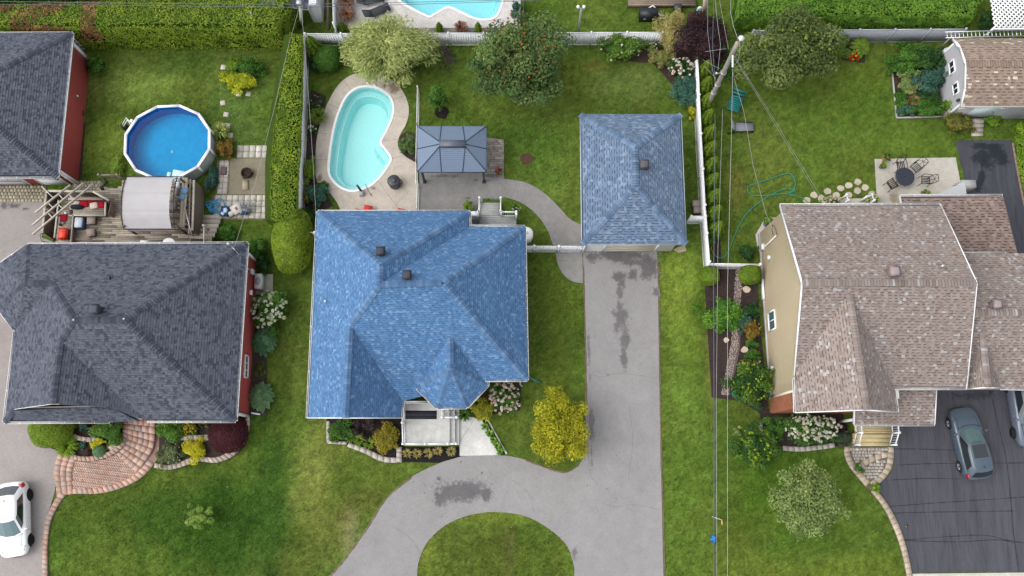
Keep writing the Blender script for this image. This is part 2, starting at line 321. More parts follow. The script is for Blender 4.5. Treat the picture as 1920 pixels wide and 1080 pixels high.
stain('wet_stain', drive, [(1165, 480, 66, 13, 0), (1215, 500, 22, 26, 0), (1160, 520, 14, 12, 0), (1188, 515, 12, 14, 0), (1190, 492, 26, 10, 0), (1110, 482, 16, 12, 0), (1165, 532, 9, 16, 0)], .034, DS, 'asphalt', thr=.55, nz=.45, sc=.9, sd=4)
stain('wet_stain', drive, [(1162, 548, 7, 18, 0), (1163, 572, 9, 16, 0), (1166, 600, 17, 27, 0), (1172, 635, 10, 24, 0), (1170, 670, 6, 26, 0), (1230, 547, 9, 11, 0)], .038, (.14, .132, .135), 'asphalt', thr=.58, nz=.6, sc=.6, sd=5)
stain('crack_stain', drive, [(1104, 660, 4, 60, 0), (1108, 790, 6, 40, 0), (1109, 850, 3, 28, 0), (1140, 702, 3, 3, 0), (1078, 1035, 6, 16, 0)], .042, (.16, .15, .155), 'asphalt', thr=.72, nz=.8, sc=.5, sd=7)
stain('wet_stain', bdrive, [(1842, 300, 26, 26, 20), (1868, 288, 22, 14, 0), (1838, 335, 9, 30, -20), (1880, 300, 14, 14, 0), (1850, 275, 40, 8, 0)], .034, (.016, .020, .028), 'sealed', thr=.48, nz=.45, sc=1.1, sd=9)
stain('oil_stain', ldrive, [(26, 386, 16, 7, 0), (8, 385, 6, 8, 0), (48, 392, 6, 3, 0)], .031, (.13, .12, .12), 'asphalt', (.30, .275, .26), thr=.6, nz=.4, sc=.6, sd=3)
stain('patch_stain', rdrive, [(1825, 742, 50, 12, 4)], .031, (.035, .035, .045), 'sealed', thr=.66, nz=.5, sc=.8, sd=12)
def strips(name, parent, lines, wd, z, c, m):
    b = MB()
    for l in lines:
        W = [G(x, y) for x, y in smooth(l, 8)]
        for p, q in zip(W[:-1], W[1:]):
            d = (q - p)[:2]; n = np.array([-d[1], d[0]]) / (np.linalg.norm(d) + 1e-9) * wd / 2 * random.uniform(.6, 1.4)
            b.face([(*(p[:2] - n), z), (*(q[:2] - n), z), (*(q[:2] + n), z), (*(p[:2] + n), z)], c)
    return b.build(name, m, parent)
strips('tar_seam', rdrive, [[(1676, 842), (1730, 842), (1800, 845)], [(1680, 872), (1760, 869), (1920, 868)], [(1668, 900), (1740, 897), (1800, 898)], [(1664, 950), (1740, 944), (1830, 938), (1920, 932)], [(1675, 962), (1760, 960), (1900, 958)], [(1690, 1013), (1780, 1006), (1850, 1004), (1900, 1018)],
       [(1856, 733), (1872, 800), (1886, 860), (1894, 930), (1900, 1000), (1910, 1074)], [(1690, 1013), (1790, 1016), (1870, 1012), (1920, 1018)]], .045, .031, (.028, .029, .038), 'sealed')
strips('tar_seam', drive, [[(1099, 700), (1101, 780), (1103, 850)], [(1103, 850), (1107, 890), (1122, 910)]], .06, .036, (.21, .205, .21), 'asphalt')
strips('hairline_crack', drive, [[(1120, 935), (1150, 950), (1190, 946), (1236, 955)], [(1100, 700), (1130, 706), (1165, 700), (1238, 710)], [(960, 900), (990, 925), (1002, 960)], [(735, 985), (770, 1010), (790, 1040)], [(1180, 760), (1186, 830), (1178, 900)]], .018, .036, (.17, .165, .165), 'asphalt')
strips('tyre_track', drive, [[(1132, 700), (1134, 850), (1128, 1000), (1125, 1080)], [(1200, 700), (1203, 850), (1206, 1000), (1208, 1080)]], .34, .0335, (.255, .248, .25), 'asphalt')
# driveway edges: a thin crumbling lip of soil and dead grass
strips('soil_edge', drive, [[(1235, 500), (1237, 700), (1240, 860), (1244, 1000), (1246, 1078)], [(1094, 500), (1097, 620), (1100, 760)], [(620, 1080), (652, 1042), (692, 985), (727, 932), (772, 895)], [(985, 862), (1030, 879), (1062, 885), (1086, 871)]], .10, .037, (.16, .125, .08), 'mulch')

sheet('street', [(-1400, 1340), (3300, 1340), (3300, 1650), (-1400, 1650)], .02, (.22, .22, .225), 'asphalt')
# stamped concrete walk and patio
walk = sheet('concrete_walkway', [(786, 322), (945, 322)] + list(smooth([(945, 335), (985, 342), (1018, 360), (1048, 388), (1068, 410), (1090, 421)], 5)) + [(1090, 466), (1043, 466)] + list(smooth([(1036, 458), (1026, 430), (1004, 400), (975, 379), (944, 369)], 5)) + [(944, 372), (905, 372), (905, 420), (786, 420)], .045, CON, 'concrete')
sheet('concrete_apron', [(1042, 468), (1092, 468), (1093, 531)] + list(smooth([(1093, 531), (1072, 527), (1055, 513), (1045, 492), (1042, 472)], 5)), .045, (.25, .243, .23), 'concrete')
stain('wet_stain', walk, [(893, 338, 6, 3, 0), (878, 372, 6, 3, 0), (926, 374, 14, 2, 0), (918, 330, 20, 4, 0), (830, 330, 30, 4, 0)], .05, (.13, .125, .12), 'concrete', thr=.62, nz=.6, sc=.5, sd=14)
joints = [[(787, 345), (945, 345)], [(787, 370), (905, 370)], [(950, 337), (948, 369)], [(1000, 349), (975, 379)], [(1040, 380), (1006, 402)], [(1062, 405), (1028, 432)], [(1088, 424), (1040, 462)], [(850, 323), (850, 395)], [(880, 323), (880, 395)], [(820, 323), (820, 395)], [(1043, 490), (1093, 488)]]
strips('control_joint', walk, joints, .022, .049, (.20, .19, .18), 'concrete')
gpad = sheet('gazebo_pad', [(782, 240), (945, 262), (945, 322), (784, 322)], .03, (.22, .20, .18), 'concrete')
b = MB(); p0, p1 = G(912, 262), G(945, 322)
X0, X1, Y0, Y1 = G(784, 322)[0], G(945, 300)[0], G(790, 322)[1] + .02, G(945, 262)[1]
y = Y0; r = 0
while y < Y1 - .05:
    x = X0 - (.3 if r % 2 else 0)
    while x < X1 - .05:
        l = random.choice((.45, .55, .7)); k = random.uniform(.75, 1.2)
        a0 = max(x, X0); a1 = min(x + l - .012, X1)
        if a1 > a0 + .03: b.box(((a0 + a1) / 2, y + .085, .03), (a1 - a0, .158, .03 + random.uniform(0, .006)), (.30 * k, .265 * k, .235 * k))
        x += l
    y += .17; r += 1
stuff(b.build('paver', 'concrete', gpad))

# in-ground pools with exposed-aggregate decks
def inground(name, loop, dark, label, deckname, deckloop, zdeck, dcol, wm, basin, cat='pool'):
    D = [G(x, y)[:2] for x, y in deckloop]; PAVED.append(np.array(D))
    b = MB(); b.fill([D, list(loop)], zdeck, dcol)
    n = len(D); ar = sum(D[i - 1][0] * D[i][1] - D[i][0] * D[i - 1][1] for i in range(n)); DD = D if ar > 0 else D[::-1]
    b.idx([(*p, -.1) for p in DD] + [(*p, zdeck) for p in DD], [(i, (i + 1) % n, n + (i + 1) % n, n + i) for i in range(n)], dcol)
    deck = tag(b.build(deckname, 'concrete'), kind='structure')
    t = thing(name, label, cat, (*loop.mean(0), 0))
    lo = loop if sum(loop[i - 1][0] * loop[i][1] - loop[i][0] * loop[i - 1][1] for i in range(len(loop))) > 0 else loop[::-1]
    def ring(b, A, za, B, zb, c): m = len(A); b.idx([(*p, za) for p in A] + [(*p, zb) for p in B], [(i, (i + 1) % m, m + (i + 1) % m, m + i) for i in range(m)], c)
    cp = MB(); out = offs(lo, -.10); inn = offs(lo, .05)
    ring(cp, out, zdeck - .02, out, zdeck + .035, WHITE); ring(cp, out, zdeck + .035, inn, zdeck + .035, WHITE); ring(cp, inn, zdeck + .035, inn, -.12, WHITE); cp.build('coping', 'satin', t)
    bs = MB(); z = -.12; b0, b1, b2, b3 = basin
    i1 = offs(lo, .07); i2 = offs(lo, .36); i3 = offs(lo, .42); i4 = offs(lo, .62)
    ring(bs, inn, -.12, i1, -.55, b0); ring(bs, i1, -.55, i2, -.6, b0); ring(bs, i2, -.6, i3, -.6, b1); ring(bs, i3, -.6, i4, -1.35, b2); bs.fill([list(i4)], -1.35, b3); bs.build('basin', 'satin', t)
    ws = MB().prism(inn, -.10, -.10, (.5, .9, .9)).build('water_surface', wm, t)
    return t, deck
deck_l = smooth([(700, 136), (722, 143), (745, 158), (760, 180), (767, 206), (762, 232), (750, 254), (746, 272), (757, 291), (781, 306)], 4)
deck_r = smooth([(640, 400), (632, 380), (611, 353), (593, 334), (592, 300), (594, 262), (602, 228), (614, 195), (633, 162), (655, 143), (680, 136)], 4)
t, pdeck = inground('swimming_pool', PW, None, 'kidney-shaped pool of pale turquoise water in a tan concrete deck', 'pool_deck', list(deck_l) + [(783, 400)] + list(deck_r), .05, (.47, .415, .355), M['water'], [(.42, .79, .80), (.56, .87, .87), (.42, .80, .81), (.48, .85, .855)])
strips('control_joint', pdeck, [[(593, 300), (617, 300)], [(597, 250), (622, 252)], [(616, 195), (640, 206)], [(646, 152), (660, 172)], [(682, 137), (680, 162)], [(726, 147), (718, 165)], [(757, 180), (733, 190)], [(764, 222), (737, 216)], [(748, 262), (716, 264)], [(757, 292), (733, 298)], [(640, 352), (614, 358)], [(708, 338), (750, 395)]], .03, .054, (.30, .25, .20), 'concrete')
stain('wet_stain', pdeck, [(738, 165, 10, 14, 30), (722, 160, 3, 10, 0), (600, 335, 5, 10, 0), (745, 345, 10, 7, 0), (700, 353, 6, 4, 0)], .054, (.24, .19, .14), 'concrete', (.47, .415, .355), thr=.6, nz=.5, sc=.5, sd=15)
b = MB(); p = G(690, 157)
for px in (690, 703): q = G(px, 157 + (px - 690) * .25); b.box((q[0], q[1], .05), (.22, .16, .02), (.72, .68, .60))
b.build('skimmer_lid', 'satin', pdeck)
inground('swimming_pool', PW2, None, 'pool with a wavy white edge beyond the back fence', 'pool_terrace', [(628, 62), (975, 60), (978, -80), (628, -80)], .05, (.50, .475, .455), M['water'], [(.30, .74, .82), (.60, .90, .92), (.30, .74, .82), (.36, .80, .88)])

# right-hand patio, cobbled apron, small slabs
patio = sheet('concrete_patio', [(1640, 298), (1792, 295), (1812, 400), (1646, 400)], .05, (.44, .41, .36), 'concrete')
stain('wet_stain', patio, [(1676, 372, 11, 16, 0)], .055, (.30, .25, .17), 'concrete', (.44, .41, .36), thr=.6, nz=.4, sc=.5, sd=17)
sheet('concrete_pad', [(1435, 408), (1470, 408), (1480, 430), (1420, 462), (1417, 440)], .05, (.46, .44, .41), 'concrete'); sheet('concrete_stoop_pad', [(1575, 372), (1625, 372), (1625, 392), (1575, 392)], .25, (.46, .43, .38), 'concrete')
cob = sheet('cobbled_apron', [(-60, 348), (86, 348), (86, 379), (-60, 379)], .04, (.20, .18, .14), 'concrete')
cob2 = sheet('cobbled_corner', [(135, 340), (192, 340), (192, 366), (135, 366)], .04, (.20, .18, .14), 'concrete')
for par, (xa, ya, xb, yb) in ((cob, (-60, 348, 86, 379)), (cob2, (137, 340, 190, 364))):
    b = MB(); A = G(xa, yb); B = G(xb, ya); y = A[1]; r = 0
    while y < B[1]:
        x = A[0] + (.12 if r % 2 else 0)
        while x < B[0] - .1:
            k = random.uniform(.75, 1.25); b.box((x + .11, y + .11, .04), (.2, .2, .02 + random.uniform(0, .01)), (.36 * k, .32 * k, .235 * k), top=(.18, .18)); x += .235
        y += .235; r += 1
    stuff(b.build('cobble', 'concrete', par))
# slab patio of the house with the round pool
slab = sheet('slab_patio', [(444, 272), (506, 272), (506, 412), (398, 412), (398, 366), (404, 366), (407, 300), (444, 300)], .02, (.17, .16, .11), 'mulch')
sheet('fire_pit_pad', [(432, 297), (504, 297), (502, 364), (430, 364)], .045, (.21, .185, .13), 'concrete')
def slabs(x0, y0, x1, y1):
    A = G(x0, y1); B = G(x1, y0); nx_ = max(1, round((B[0] - A[0]) / .40)); ny_ = max(1, round((B[1] - A[1]) / .40)); dx = (B[0] - A[0]) / nx_; dy = (B[1] - A[1]) / ny_
    for i in range(nx_):
        for j in range(ny_):
            k = random.uniform(.82, 1.12)
            MB().box((A[0] + (i + .5) * dx, A[1] + (j + .5) * dy, .018), (dx - .015, dy - .015, .034 + random.uniform(0, .008)), (.50 * k, .47 * k, .41 * k), top=(dx - .03, dy - .03)).build('paving_slab', 'concrete', slab)
slabs(444, 273, 504, 296); slabs(407, 301, 431, 364); slabs(400, 366, 504, 410)
# edgings of stone round the beds and along the drives: every block its own piece
def pavers(parent, inner, outer, n, z0, h, pal, name='paver', m='concrete', gap=.028, rows=1, zf=None):
    A = resample(inner, n + 1); B = resample(outer, n + 1); out = []
    for r in range(rows):
        for i in range(n):
            f0, f1 = r / rows, (r + 1) / rows; s0, s1 = gap / 2, 1 - gap / 2; g = gap * .5 * (1 if rows == 1 else 1.4)
            def P(a, f): c = A[i] + (A[i + 1] - A[i]) * a; d = B[i] + (B[i + 1] - B[i]) * a; return c + (d - c) * f
            q = [G(*P(s0, f0 + g * (f1 - f0))), G(*P(s1, f0 + g * (f1 - f0))), G(*P(s1, f1 - g * (f1 - f0))), G(*P(s0, f1 - g * (f1 - f0)))]
            ar = sum(q[k - 1][0] * q[k][1] - q[k][0] * q[k - 1][1] for k in range(4))
            if ar < 0: q = q[::-1]
            zz = z0 if zf is None else zf(i / n); c = jit(random.choice(pal), .10); hh = h + random.uniform(-.004, .006); ce = sum(q) / 4
            mb = MB().hexa([(*p[:2], zz) for p in q], [(*(ce + (p - ce) * .982)[:2], zz + hh) for p in q], c); out.append(mb.build(name, m, parent))
    return out
PINK = [(.45, .285, .22), (.47, .31, .245), (.42, .275, .22), (.44, .32, .26), (.39, .295, .25)]; TAN = [(.40, .33, .275), (.375, .315, .27), (.43, .36, .30)]; STONE = [(.40, .365, .325), (.37, .335, .30), (.42, .38, .345)]
bw = sheet('brick_walkway', list(smooth([(112, 846), (103, 880), (105, 926)], 4)) + list(smooth([(105, 932), (130, 926), (180, 926), (222, 917), (262, 898), (290, 868), (304, 838), (307, 800)], 5)) + [(307, 776), (243, 776)] + list(smooth([(243, 795), (241, 822), (226, 845), (190, 862), (150, 864), (128, 857), (112, 846)], 5)), .055, (.27, .18, .145), 'concrete')
inn = smooth([(120, 851), (150, 864), (190, 862), (226, 845), (241, 822), (244, 780)], 6); inn2 = smooth([(122, 842), (150, 855), (186, 854), (218, 840), (231, 818), (235, 780)], 6)
pavers(bw, inn2, inn, 22, .05, .22, PINK)                                   # kerb round the small bed
out1 = smooth([(108, 931), (140, 926), (180, 926), (222, 917), (262, 898), (290, 868), (304, 838), (308, 778)], 6); out2 = smooth([(109, 921), (140, 916), (178, 915), (216, 907), (252, 890), (278, 862), (293, 834), (297, 778)], 6)
pavers(bw, out2[:31], out1[:31], 20, .03, .05, PINK)
for k in range(3):                                                          # three rows of big pavers at the drive
    o = k * 11.5
    pavers(bw, smooth([(110 + o, 850 + o * .35), (102 + o, 882), (107 + o * .9, 924 - o * .15)], 6), smooth([(120.5 + o, 853 + o * .3), (113 + o, 884), (117 + o * .9, 922 - o * .15)], 6), 7, .03, .04 + .012 * k, PINK)
I3 = resample(inn, 60); O3 = resample(out2, 60)
b = MB()                                                                    # herringbone field: small blocks, one mesh
FW = np.array([G(*p)[:2] for p in list(I3[8:34]) + list(O3[6:36][::-1])]); lo, hi = FW.min(0), FW.max(0); u = .105
ca, sa = math.cos(R(38)), math.sin(R(38)); cx, cy = FW.mean(0)
for i in range(-50, 50):
    for j in range(-50, 50):
        if (i + j) % 4 == 0: rect = (i, j, 2, 1)
        elif (i + j) % 4 == 2: rect = (i, j, 1, 2)
        else: continue
        mx_, my_ = (rect[0] + rect[2] / 2) * u, (rect[1] + rect[3] / 2) * u; X = cx + mx_ * ca - my_ * sa; Y = cy + mx_ * sa + my_ * ca
        if inpoly(np.array([X]), np.array([Y]), FW)[0]: b.box((X, Y, .03), (rect[2] * u - .012, rect[3] * u - .012, .045 + random.uniform(0, .006)), jit(random.choice(PINK), .1), rz=R(38))
stuff(b.build('paver', 'concrete', bw))
NS = 9
for k in range(NS):                                                          # broad treads climbing to the door, split into blocks
    a0, a1 = 33 + k * 3, 36 + k * 3
    qi = I3[[min(a0, 59), min(a1, 59)]]; qo = O3[[min(a0, 59), min(a1, 59)]]
    A = [qi[0] + (qo[0] - qi[0]) * t for t in np.linspace(.0, .98, 2)]; B = [qi[1] + (qo[1] - qi[1]) * t for t in np.linspace(.0, .98, 2)]
    pavers(bw, A, B, random.choice((4, 5)), .03 + (.07 * ((k + 1) // 2)), .05, PINK, gap=.03 if k % 2 else .05)
bedL = sheet('planting_bed', [(112, 846)] + list(smooth([(118, 842), (150, 856), (186, 854), (218, 840), (231, 818), (236, 780)], 5)) + [(236, 770), (60, 770), (60, 800), (80, 835)], .06, (.055, .042, .036), 'mulch')
inner_w = smooth([(126, 790), (130, 804), (148, 816), (168, 820), (186, 820)], 5); pavers(bedL, inner_w, inner_w + np.array([0, 9]), 8, .06, .25, TAN); pavers(bedL, [(205, 838), (222, 830)], [(212, 846), (229, 838)], 2, .06, .2, TAN)
bedM = sheet('planting_bed', list(smooth([(297, 870), (318, 874), (345, 868), (370, 858), (405, 861), (432, 850), (455, 830), (465, 800), (464, 780)], 5)) + [(464, 770), (300, 770)], .06, (.055, .042, .036), 'mulch')
e_in = smooth([(293, 868), (318, 872), (343, 865), (368, 856), (405, 858), (428, 848), (449, 828), (459, 800), (459, 782)], 5); e_out = smooth([(291, 877), (318, 881), (347, 874), (372, 865), (406, 868), (436, 857), (459, 834), (469, 802), (469, 782)], 5)
pavers(bedM, e_in, e_out, 26, .03, .2, TAN); pavers(bedM, [(338, 817), (395, 815)], [(338, 826), (395, 826)], 6, .06, .25, STONE)
# kerb of blocks along the lawn beside the pale drive
k1 = smooth([(113, 924), (100, 945), (88, 972), (83, 1000), (81, 1040), (82, 1140)], 6); k2 = smooth([(124, 928), (110, 948), (97, 975), (92, 1002), (90, 1040), (92, 1140)], 6)
kerbL = sheet('block_kerb', list(k1) + list(k2[::-1]), .03, (.2, .16, .14), 'mulch'); pavers(kerbL, k1, k2, 24, .03, .08, PINK)
# beds and stone edging in front of the blue-roofed house
bedC = sheet('planting_bed', [(612, 770), (757, 770), (757, 860), (735, 864), (700, 850), (665, 832), (640, 833), (613, 833)], .06, (.028, .022, .022), 'mulch')
pavers(bedC, smooth([(655, 830), (690, 842), (720, 856), (745, 858)], 5), smooth([(652, 838), (686, 851), (716, 866), (746, 868)], 5), 8, .03, .18, STONE, name='edging_stone'); pavers(bedC, [(744, 838), (744, 866)], [(754, 838), (754, 868)], 3, .03, .2, STONE, name='edging_stone'); pavers(bedC, [(613, 790), (613, 832), (650, 834)], [(619, 790), (620, 827), (652, 828)], 9, .03, .14, STONE, name='edging_stone')
sheet('grass_bed', [(757, 838), (864, 838), (864, 856), (822, 868), (757, 866)], .05, (.018, .016, .017), 'mulch')
sheet('side_bed', [(905, 790), (912, 788), (949, 851), (938, 853)], .05, (.022, .018, .018), 'mulch'); strips('edging_strip', None, [[(915, 788), (950, 851)]], .09, .07, (.55, .52, .47), 'concrete')['kind'] = 'structure'
# long bed beside the beige wall, gravel strip and slabs
bedR = sheet('mulch_bed', [(1322, 535), (1345, 505), (1418, 505), (1425, 600), (1434, 700), (1442, 775), (1425, 775), (1390, 752), (1335, 745), (1328, 640)], .05, (.045, .032, .03), 'mulch')
gp_ = sheet('gravel_strip', list(smooth([(1382, 505), (1377, 560), (1372, 640), (1362, 690), (1352, 740)], 6)) + list(smooth([(1366, 742), (1380, 690), (1388, 640), (1386, 560), (1391, 505)], 6)), .07, (.13, .10, .09), 'mulch')
bm_ = MB()
for _ in range(1500):
    i = random.random(); c = np.array([np.interp(i, [0, .3, .6, 1], [1386, 1381, 1377, 1359]), 505 + 235 * i]); q = G(c[0] + random.uniform(-7, 7), c[1]); s_ = random.uniform(.03, .07); k = random.uniform(.6, 1.3)
    bm_.box((q[0], q[1], .06), (s_, s_ * random.uniform(.6, 1), s_ * .5), (.42 * k, .34 * k, .31 * k), rz=random.random() * 3, top=(s_ * .6, s_ * .5))
stuff(bm_.build('pebble', 'concrete', gp_))
for px, py, sc_ in ((1399, 543, 1.1), (1361, 638, .8), (1395, 656, .95), (1420, 678, .9)):
    W = [G(px + 7 * sc_ * math.cos(t) * random.uniform(.8, 1.15), py + 6 * sc_ * math.sin(t) * random.uniform(.75, 1.15))[:2] for t in np.linspace(0, 6.28, 8)[:-1]]
    tag(MB().prism(W, .03, .12, (.52, .43, .33)).build('flat_stone', 'concrete'), {1399: 'flat tan stone below the clipped bush by the white fence', 1361: 'small flat stone by the overhead wires in the bed', 1395: 'flat tan stone in the middle of the mulch bed', 1420: 'tan stone half hidden under the big glossy shrub'}[px], 'stone', 'flat stones in the mulch bed')
# bed in front of the house with the beige wall; curved walk and kerb of blocks
bedF = sheet('planting_bed', [(1425, 775), (1580, 775), (1595, 820), (1590, 836), (1540, 838), (1500, 842), (1468, 838), (1430, 820)], .06, (.04, .032, .028), 'mulch')
pavers(bedF, smooth([(1466, 836), (1500, 838), (1530, 835), (1562, 830)], 5), smooth([(1467, 845), (1500, 847), (1532, 844), (1564, 839)], 5), 9, .03, .18, STONE, name='edging_stone'); pavers(bedF, smooth([(1424, 790), (1422, 805), (1430, 818)], 5), smooth([(1430, 788), (1429, 804), (1437, 814)], 5), 4, .03, .16, STONE, name='edging_stone')
cw = sheet('paver_walk', list(smooth([(1583, 836), (1582, 850), (1590, 872), (1606, 893), (1632, 922)], 5)) + list(smooth([(1640, 914), (1660, 897), (1673, 872), (1674, 838)], 5)), .03, (.17, .14, .11), 'mulch')
BG = [(.43, .355, .27), (.40, .335, .26), (.45, .375, .29)]
pavers(cw, smooth([(1583, 838), (1582, 850), (1590, 872), (1606, 893), (1622, 912)], 5), smooth([(1594, 838), (1593, 850), (1601, 868), (1616, 887), (1632, 904)], 5), 9, .03, .04, BG)
pavers(cw, smooth([(1664, 838), (1664, 856), (1658, 878), (1646, 892), (1630, 905)], 5), smooth([(1675, 838), (1675, 860), (1669, 882), (1655, 900), (1640, 914)], 5), 8, .03, .04, BG)
pavers(cw, smooth([(1606, 871), (1625, 859), (1645, 851), (1664, 848)], 5), smooth([(1611, 880), (1630, 869), (1648, 861), (1664, 857)], 5), 5, .03, .045, BG)
b = MB(); FA = np.array([G(*p)[:2] for p in list(smooth([(1595, 838), (1594, 850), (1602, 868), (1616, 887), (1632, 903)], 5)) + list(smooth([(1645, 891), (1657, 876), (1663, 857), (1663, 838)], 5))]); lo, hi = FA.min(0), FA.max(0); y = lo[1]
while y < hi[1]:
    x = lo[0] + random.uniform(-.2, 0)
    while x < hi[0]:
        l = random.choice((.15, .2, .28)); X = np.array([x + l / 2]); Y = np.array([y + .09])
        bx, by = 1620, 0
        pp = X[0], Y[0]
        if inpoly(X, Y, FA)[0]:
            mid = np.array([G(*p)[:2] for p in list(smooth([(1604, 871), (1625, 858), (1645, 850), (1666, 847)], 4)) + list(smooth([(1666, 858), (1648, 862), (1630, 870), (1611, 881)], 4))])
            if not inpoly(X, Y, mid)[0]: b.box((pp[0], pp[1], .03), (l - .02, .165, .035 + random.uniform(0, .008)), jit(random.choice(STONE), .12), top=(l - .035, .15))
        x += l
    y += .185
stuff(b.build('paver', 'concrete', cw))
k1 = smooth([(1632, 922), (1655, 951), (1672, 985), (1687, 1025), (1699, 1080), (1704, 1140)], 6); k2 = smooth([(1640, 915), (1663, 945), (1682, 980), (1697, 1022), (1709, 1078), (1714, 1140)], 6)
kr = sheet('block_kerb', list(k1) + list(k2[::-1]), .03, (.2, .17, .14), 'mulch'); pavers(kr, k1, k2, 22, .03, .09, BG)
# vegetable plot framed in timber, mulch rings
veg = sheet('vegetable_plot', [(1672, 122), (1760, 100), (1790, 212), (1681, 220)], .06, (.075, .05, .035), 'mulch')
bb = MB()
for p, q in (((1671, 120), (1681, 221)), ((1681, 221), (1772, 219))): bb.beam(G(*p, .1), G(*q, .1), .07, .2, (.42, .40, .37))
bb.build('timber_edge', 'wood', veg)
for nm, px, py, rr in (('mulch_ring', 828, 211, 13), ('mulch_ring', 987, 298, 12)):
    W = [G(px + rr * math.cos(t) * random.uniform(.85, 1.12), py + rr * .9 * math.sin(t) * random.uniform(.85, 1.12))[:2] for t in np.linspace(0, 6.28, 18)[:-1]]; PAVED.append(np.array(W))
    tag(MB().prism(W, -.05, .05, (.018, .015, .015) if px < 900 else (.09, .05, .035)).build(nm, 'mulch'), kind='structure')
for nm, pts, c in (('planting_bed', [(583, 168), (612, 180), (604, 230), (592, 262), (592, 340), (608, 360), (625, 385), (598, 400), (572, 432), (574, 300)], (.05, .038, .034)), ('planting_bed', [(748, 256), (764, 246), (782, 252), (782, 305), (766, 298), (752, 285)], (.045, .035, .03)), ('planting_bed', [(1128, 88), (1300, 88), (1300, 150), (1290, 190), (1262, 160), (1225, 118), (1150, 112)], (.06, .04, .035)), ('planting_bed', [(1570, 85), (1625, 85), (1622, 118), (1580, 112)], (.05, .04, .03)), ('planting_bed', [(470, 560), (490, 555), (500, 640), (500, 780), (468, 780)], (.06, .05, .04)), ('planting_bed', [(870, 770), (905, 780), (975, 770), (978, 715), (905, 712), (870, 762)], (.05, .045, .03)), ('gravel_bed', [(630, 52), (975, 52), (975, 62), (630, 62)], (.2, .18, .16)), ('planting_bed', [(1340, 492), (1330, 430), (1350, 430), (1352, 492)], (.045, .035, .03)), ('planting_bed', [(148, 230), (160, 230), (152, 335), (140, 335)], (.06, .05, .04))):
    sheet(nm, pts, .045 if nm != 'gravel_bed' else .07, c, 'mulch')
# ------------------------------------------------------------------ roofs laid course by course
ROOF = {
    'blue': dict(cols=[(.080, .170, .322), (.069, .151, .292), (.092, .190, .350), (.112, .218, .388), (.148, .26, .435)], wts=[.36, .24, .22, .12, .06], band=.6, bk=.55, c=.145, w=.19, cap=[(.088, .165, .29), (.070, .138, .255), (.115, .20, .335), (.080, .155, .28)]),
    'pale': dict(cols=[(.122, .174, .254), (.106, .155, .231), (.144, .20, .286), (.185, .248, .335)], wts=[.36, .26, .26, .12], band=.72, bk=.34, c=.165, w=.24, cap=[(.108, .165, .25), (.085, .135, .21), (.14, .205, .30)]),
    'grey': dict(cols=[(.094, .104, .132), (.078, .087, .112), (.110, .121, .151), (.054, .060, .081)], wts=[.40, .26, .16, .18], band=.18, bk=.62, c=.15, w=.22, cap=[(.058, .064, .088), (.048, .054, .075), (.08, .088, .115)]),
    'taupe': dict(cols=[(.258, .213, .19), (.234, .192, .171), (.282, .236, .212), (.205, .158, .138), (.36, .345, .34)], wts=[.37, .28, .19, .10, .06], band=.55, bk=.42, c=.165, w=.20),
    'brown': dict(cols=[(.225, .17, .145), (.19, .14, .12), (.26, .20, .175)], wts=[.4, .35, .25], band=.6, bk=.20, c=.19, w=.26),
    'shed': dict(cols=[(.27, .205, .165), (.245, .185, .15), (.29, .225, .18), (.52, .44, .35)], wts=[.44, .30, .20, .06], band=.62, bk=.30, c=.19, w=.27),
}
def frame(P):
    n = np.zeros(3)
    for i in range(len(P)): n += np.cross(P[i - 1], P[i])
    n /= np.linalg.norm(n)
    if n[2] < 0: n = -n
    e = np.cross((0, 0, 1), n); e /= np.linalg.norm(e); return n, e, np.cross(n, e)
def cross_at(ab, b):
    xs = []
    for i in range(len(ab)):
        p, q = ab[i - 1], ab[i]
        if (p[1] > b) != (q[1] > b): xs.append(p[0] + (q[0] - p[0]) * (b - p[1]) / (q[1] - p[1]))
    return sorted(xs)
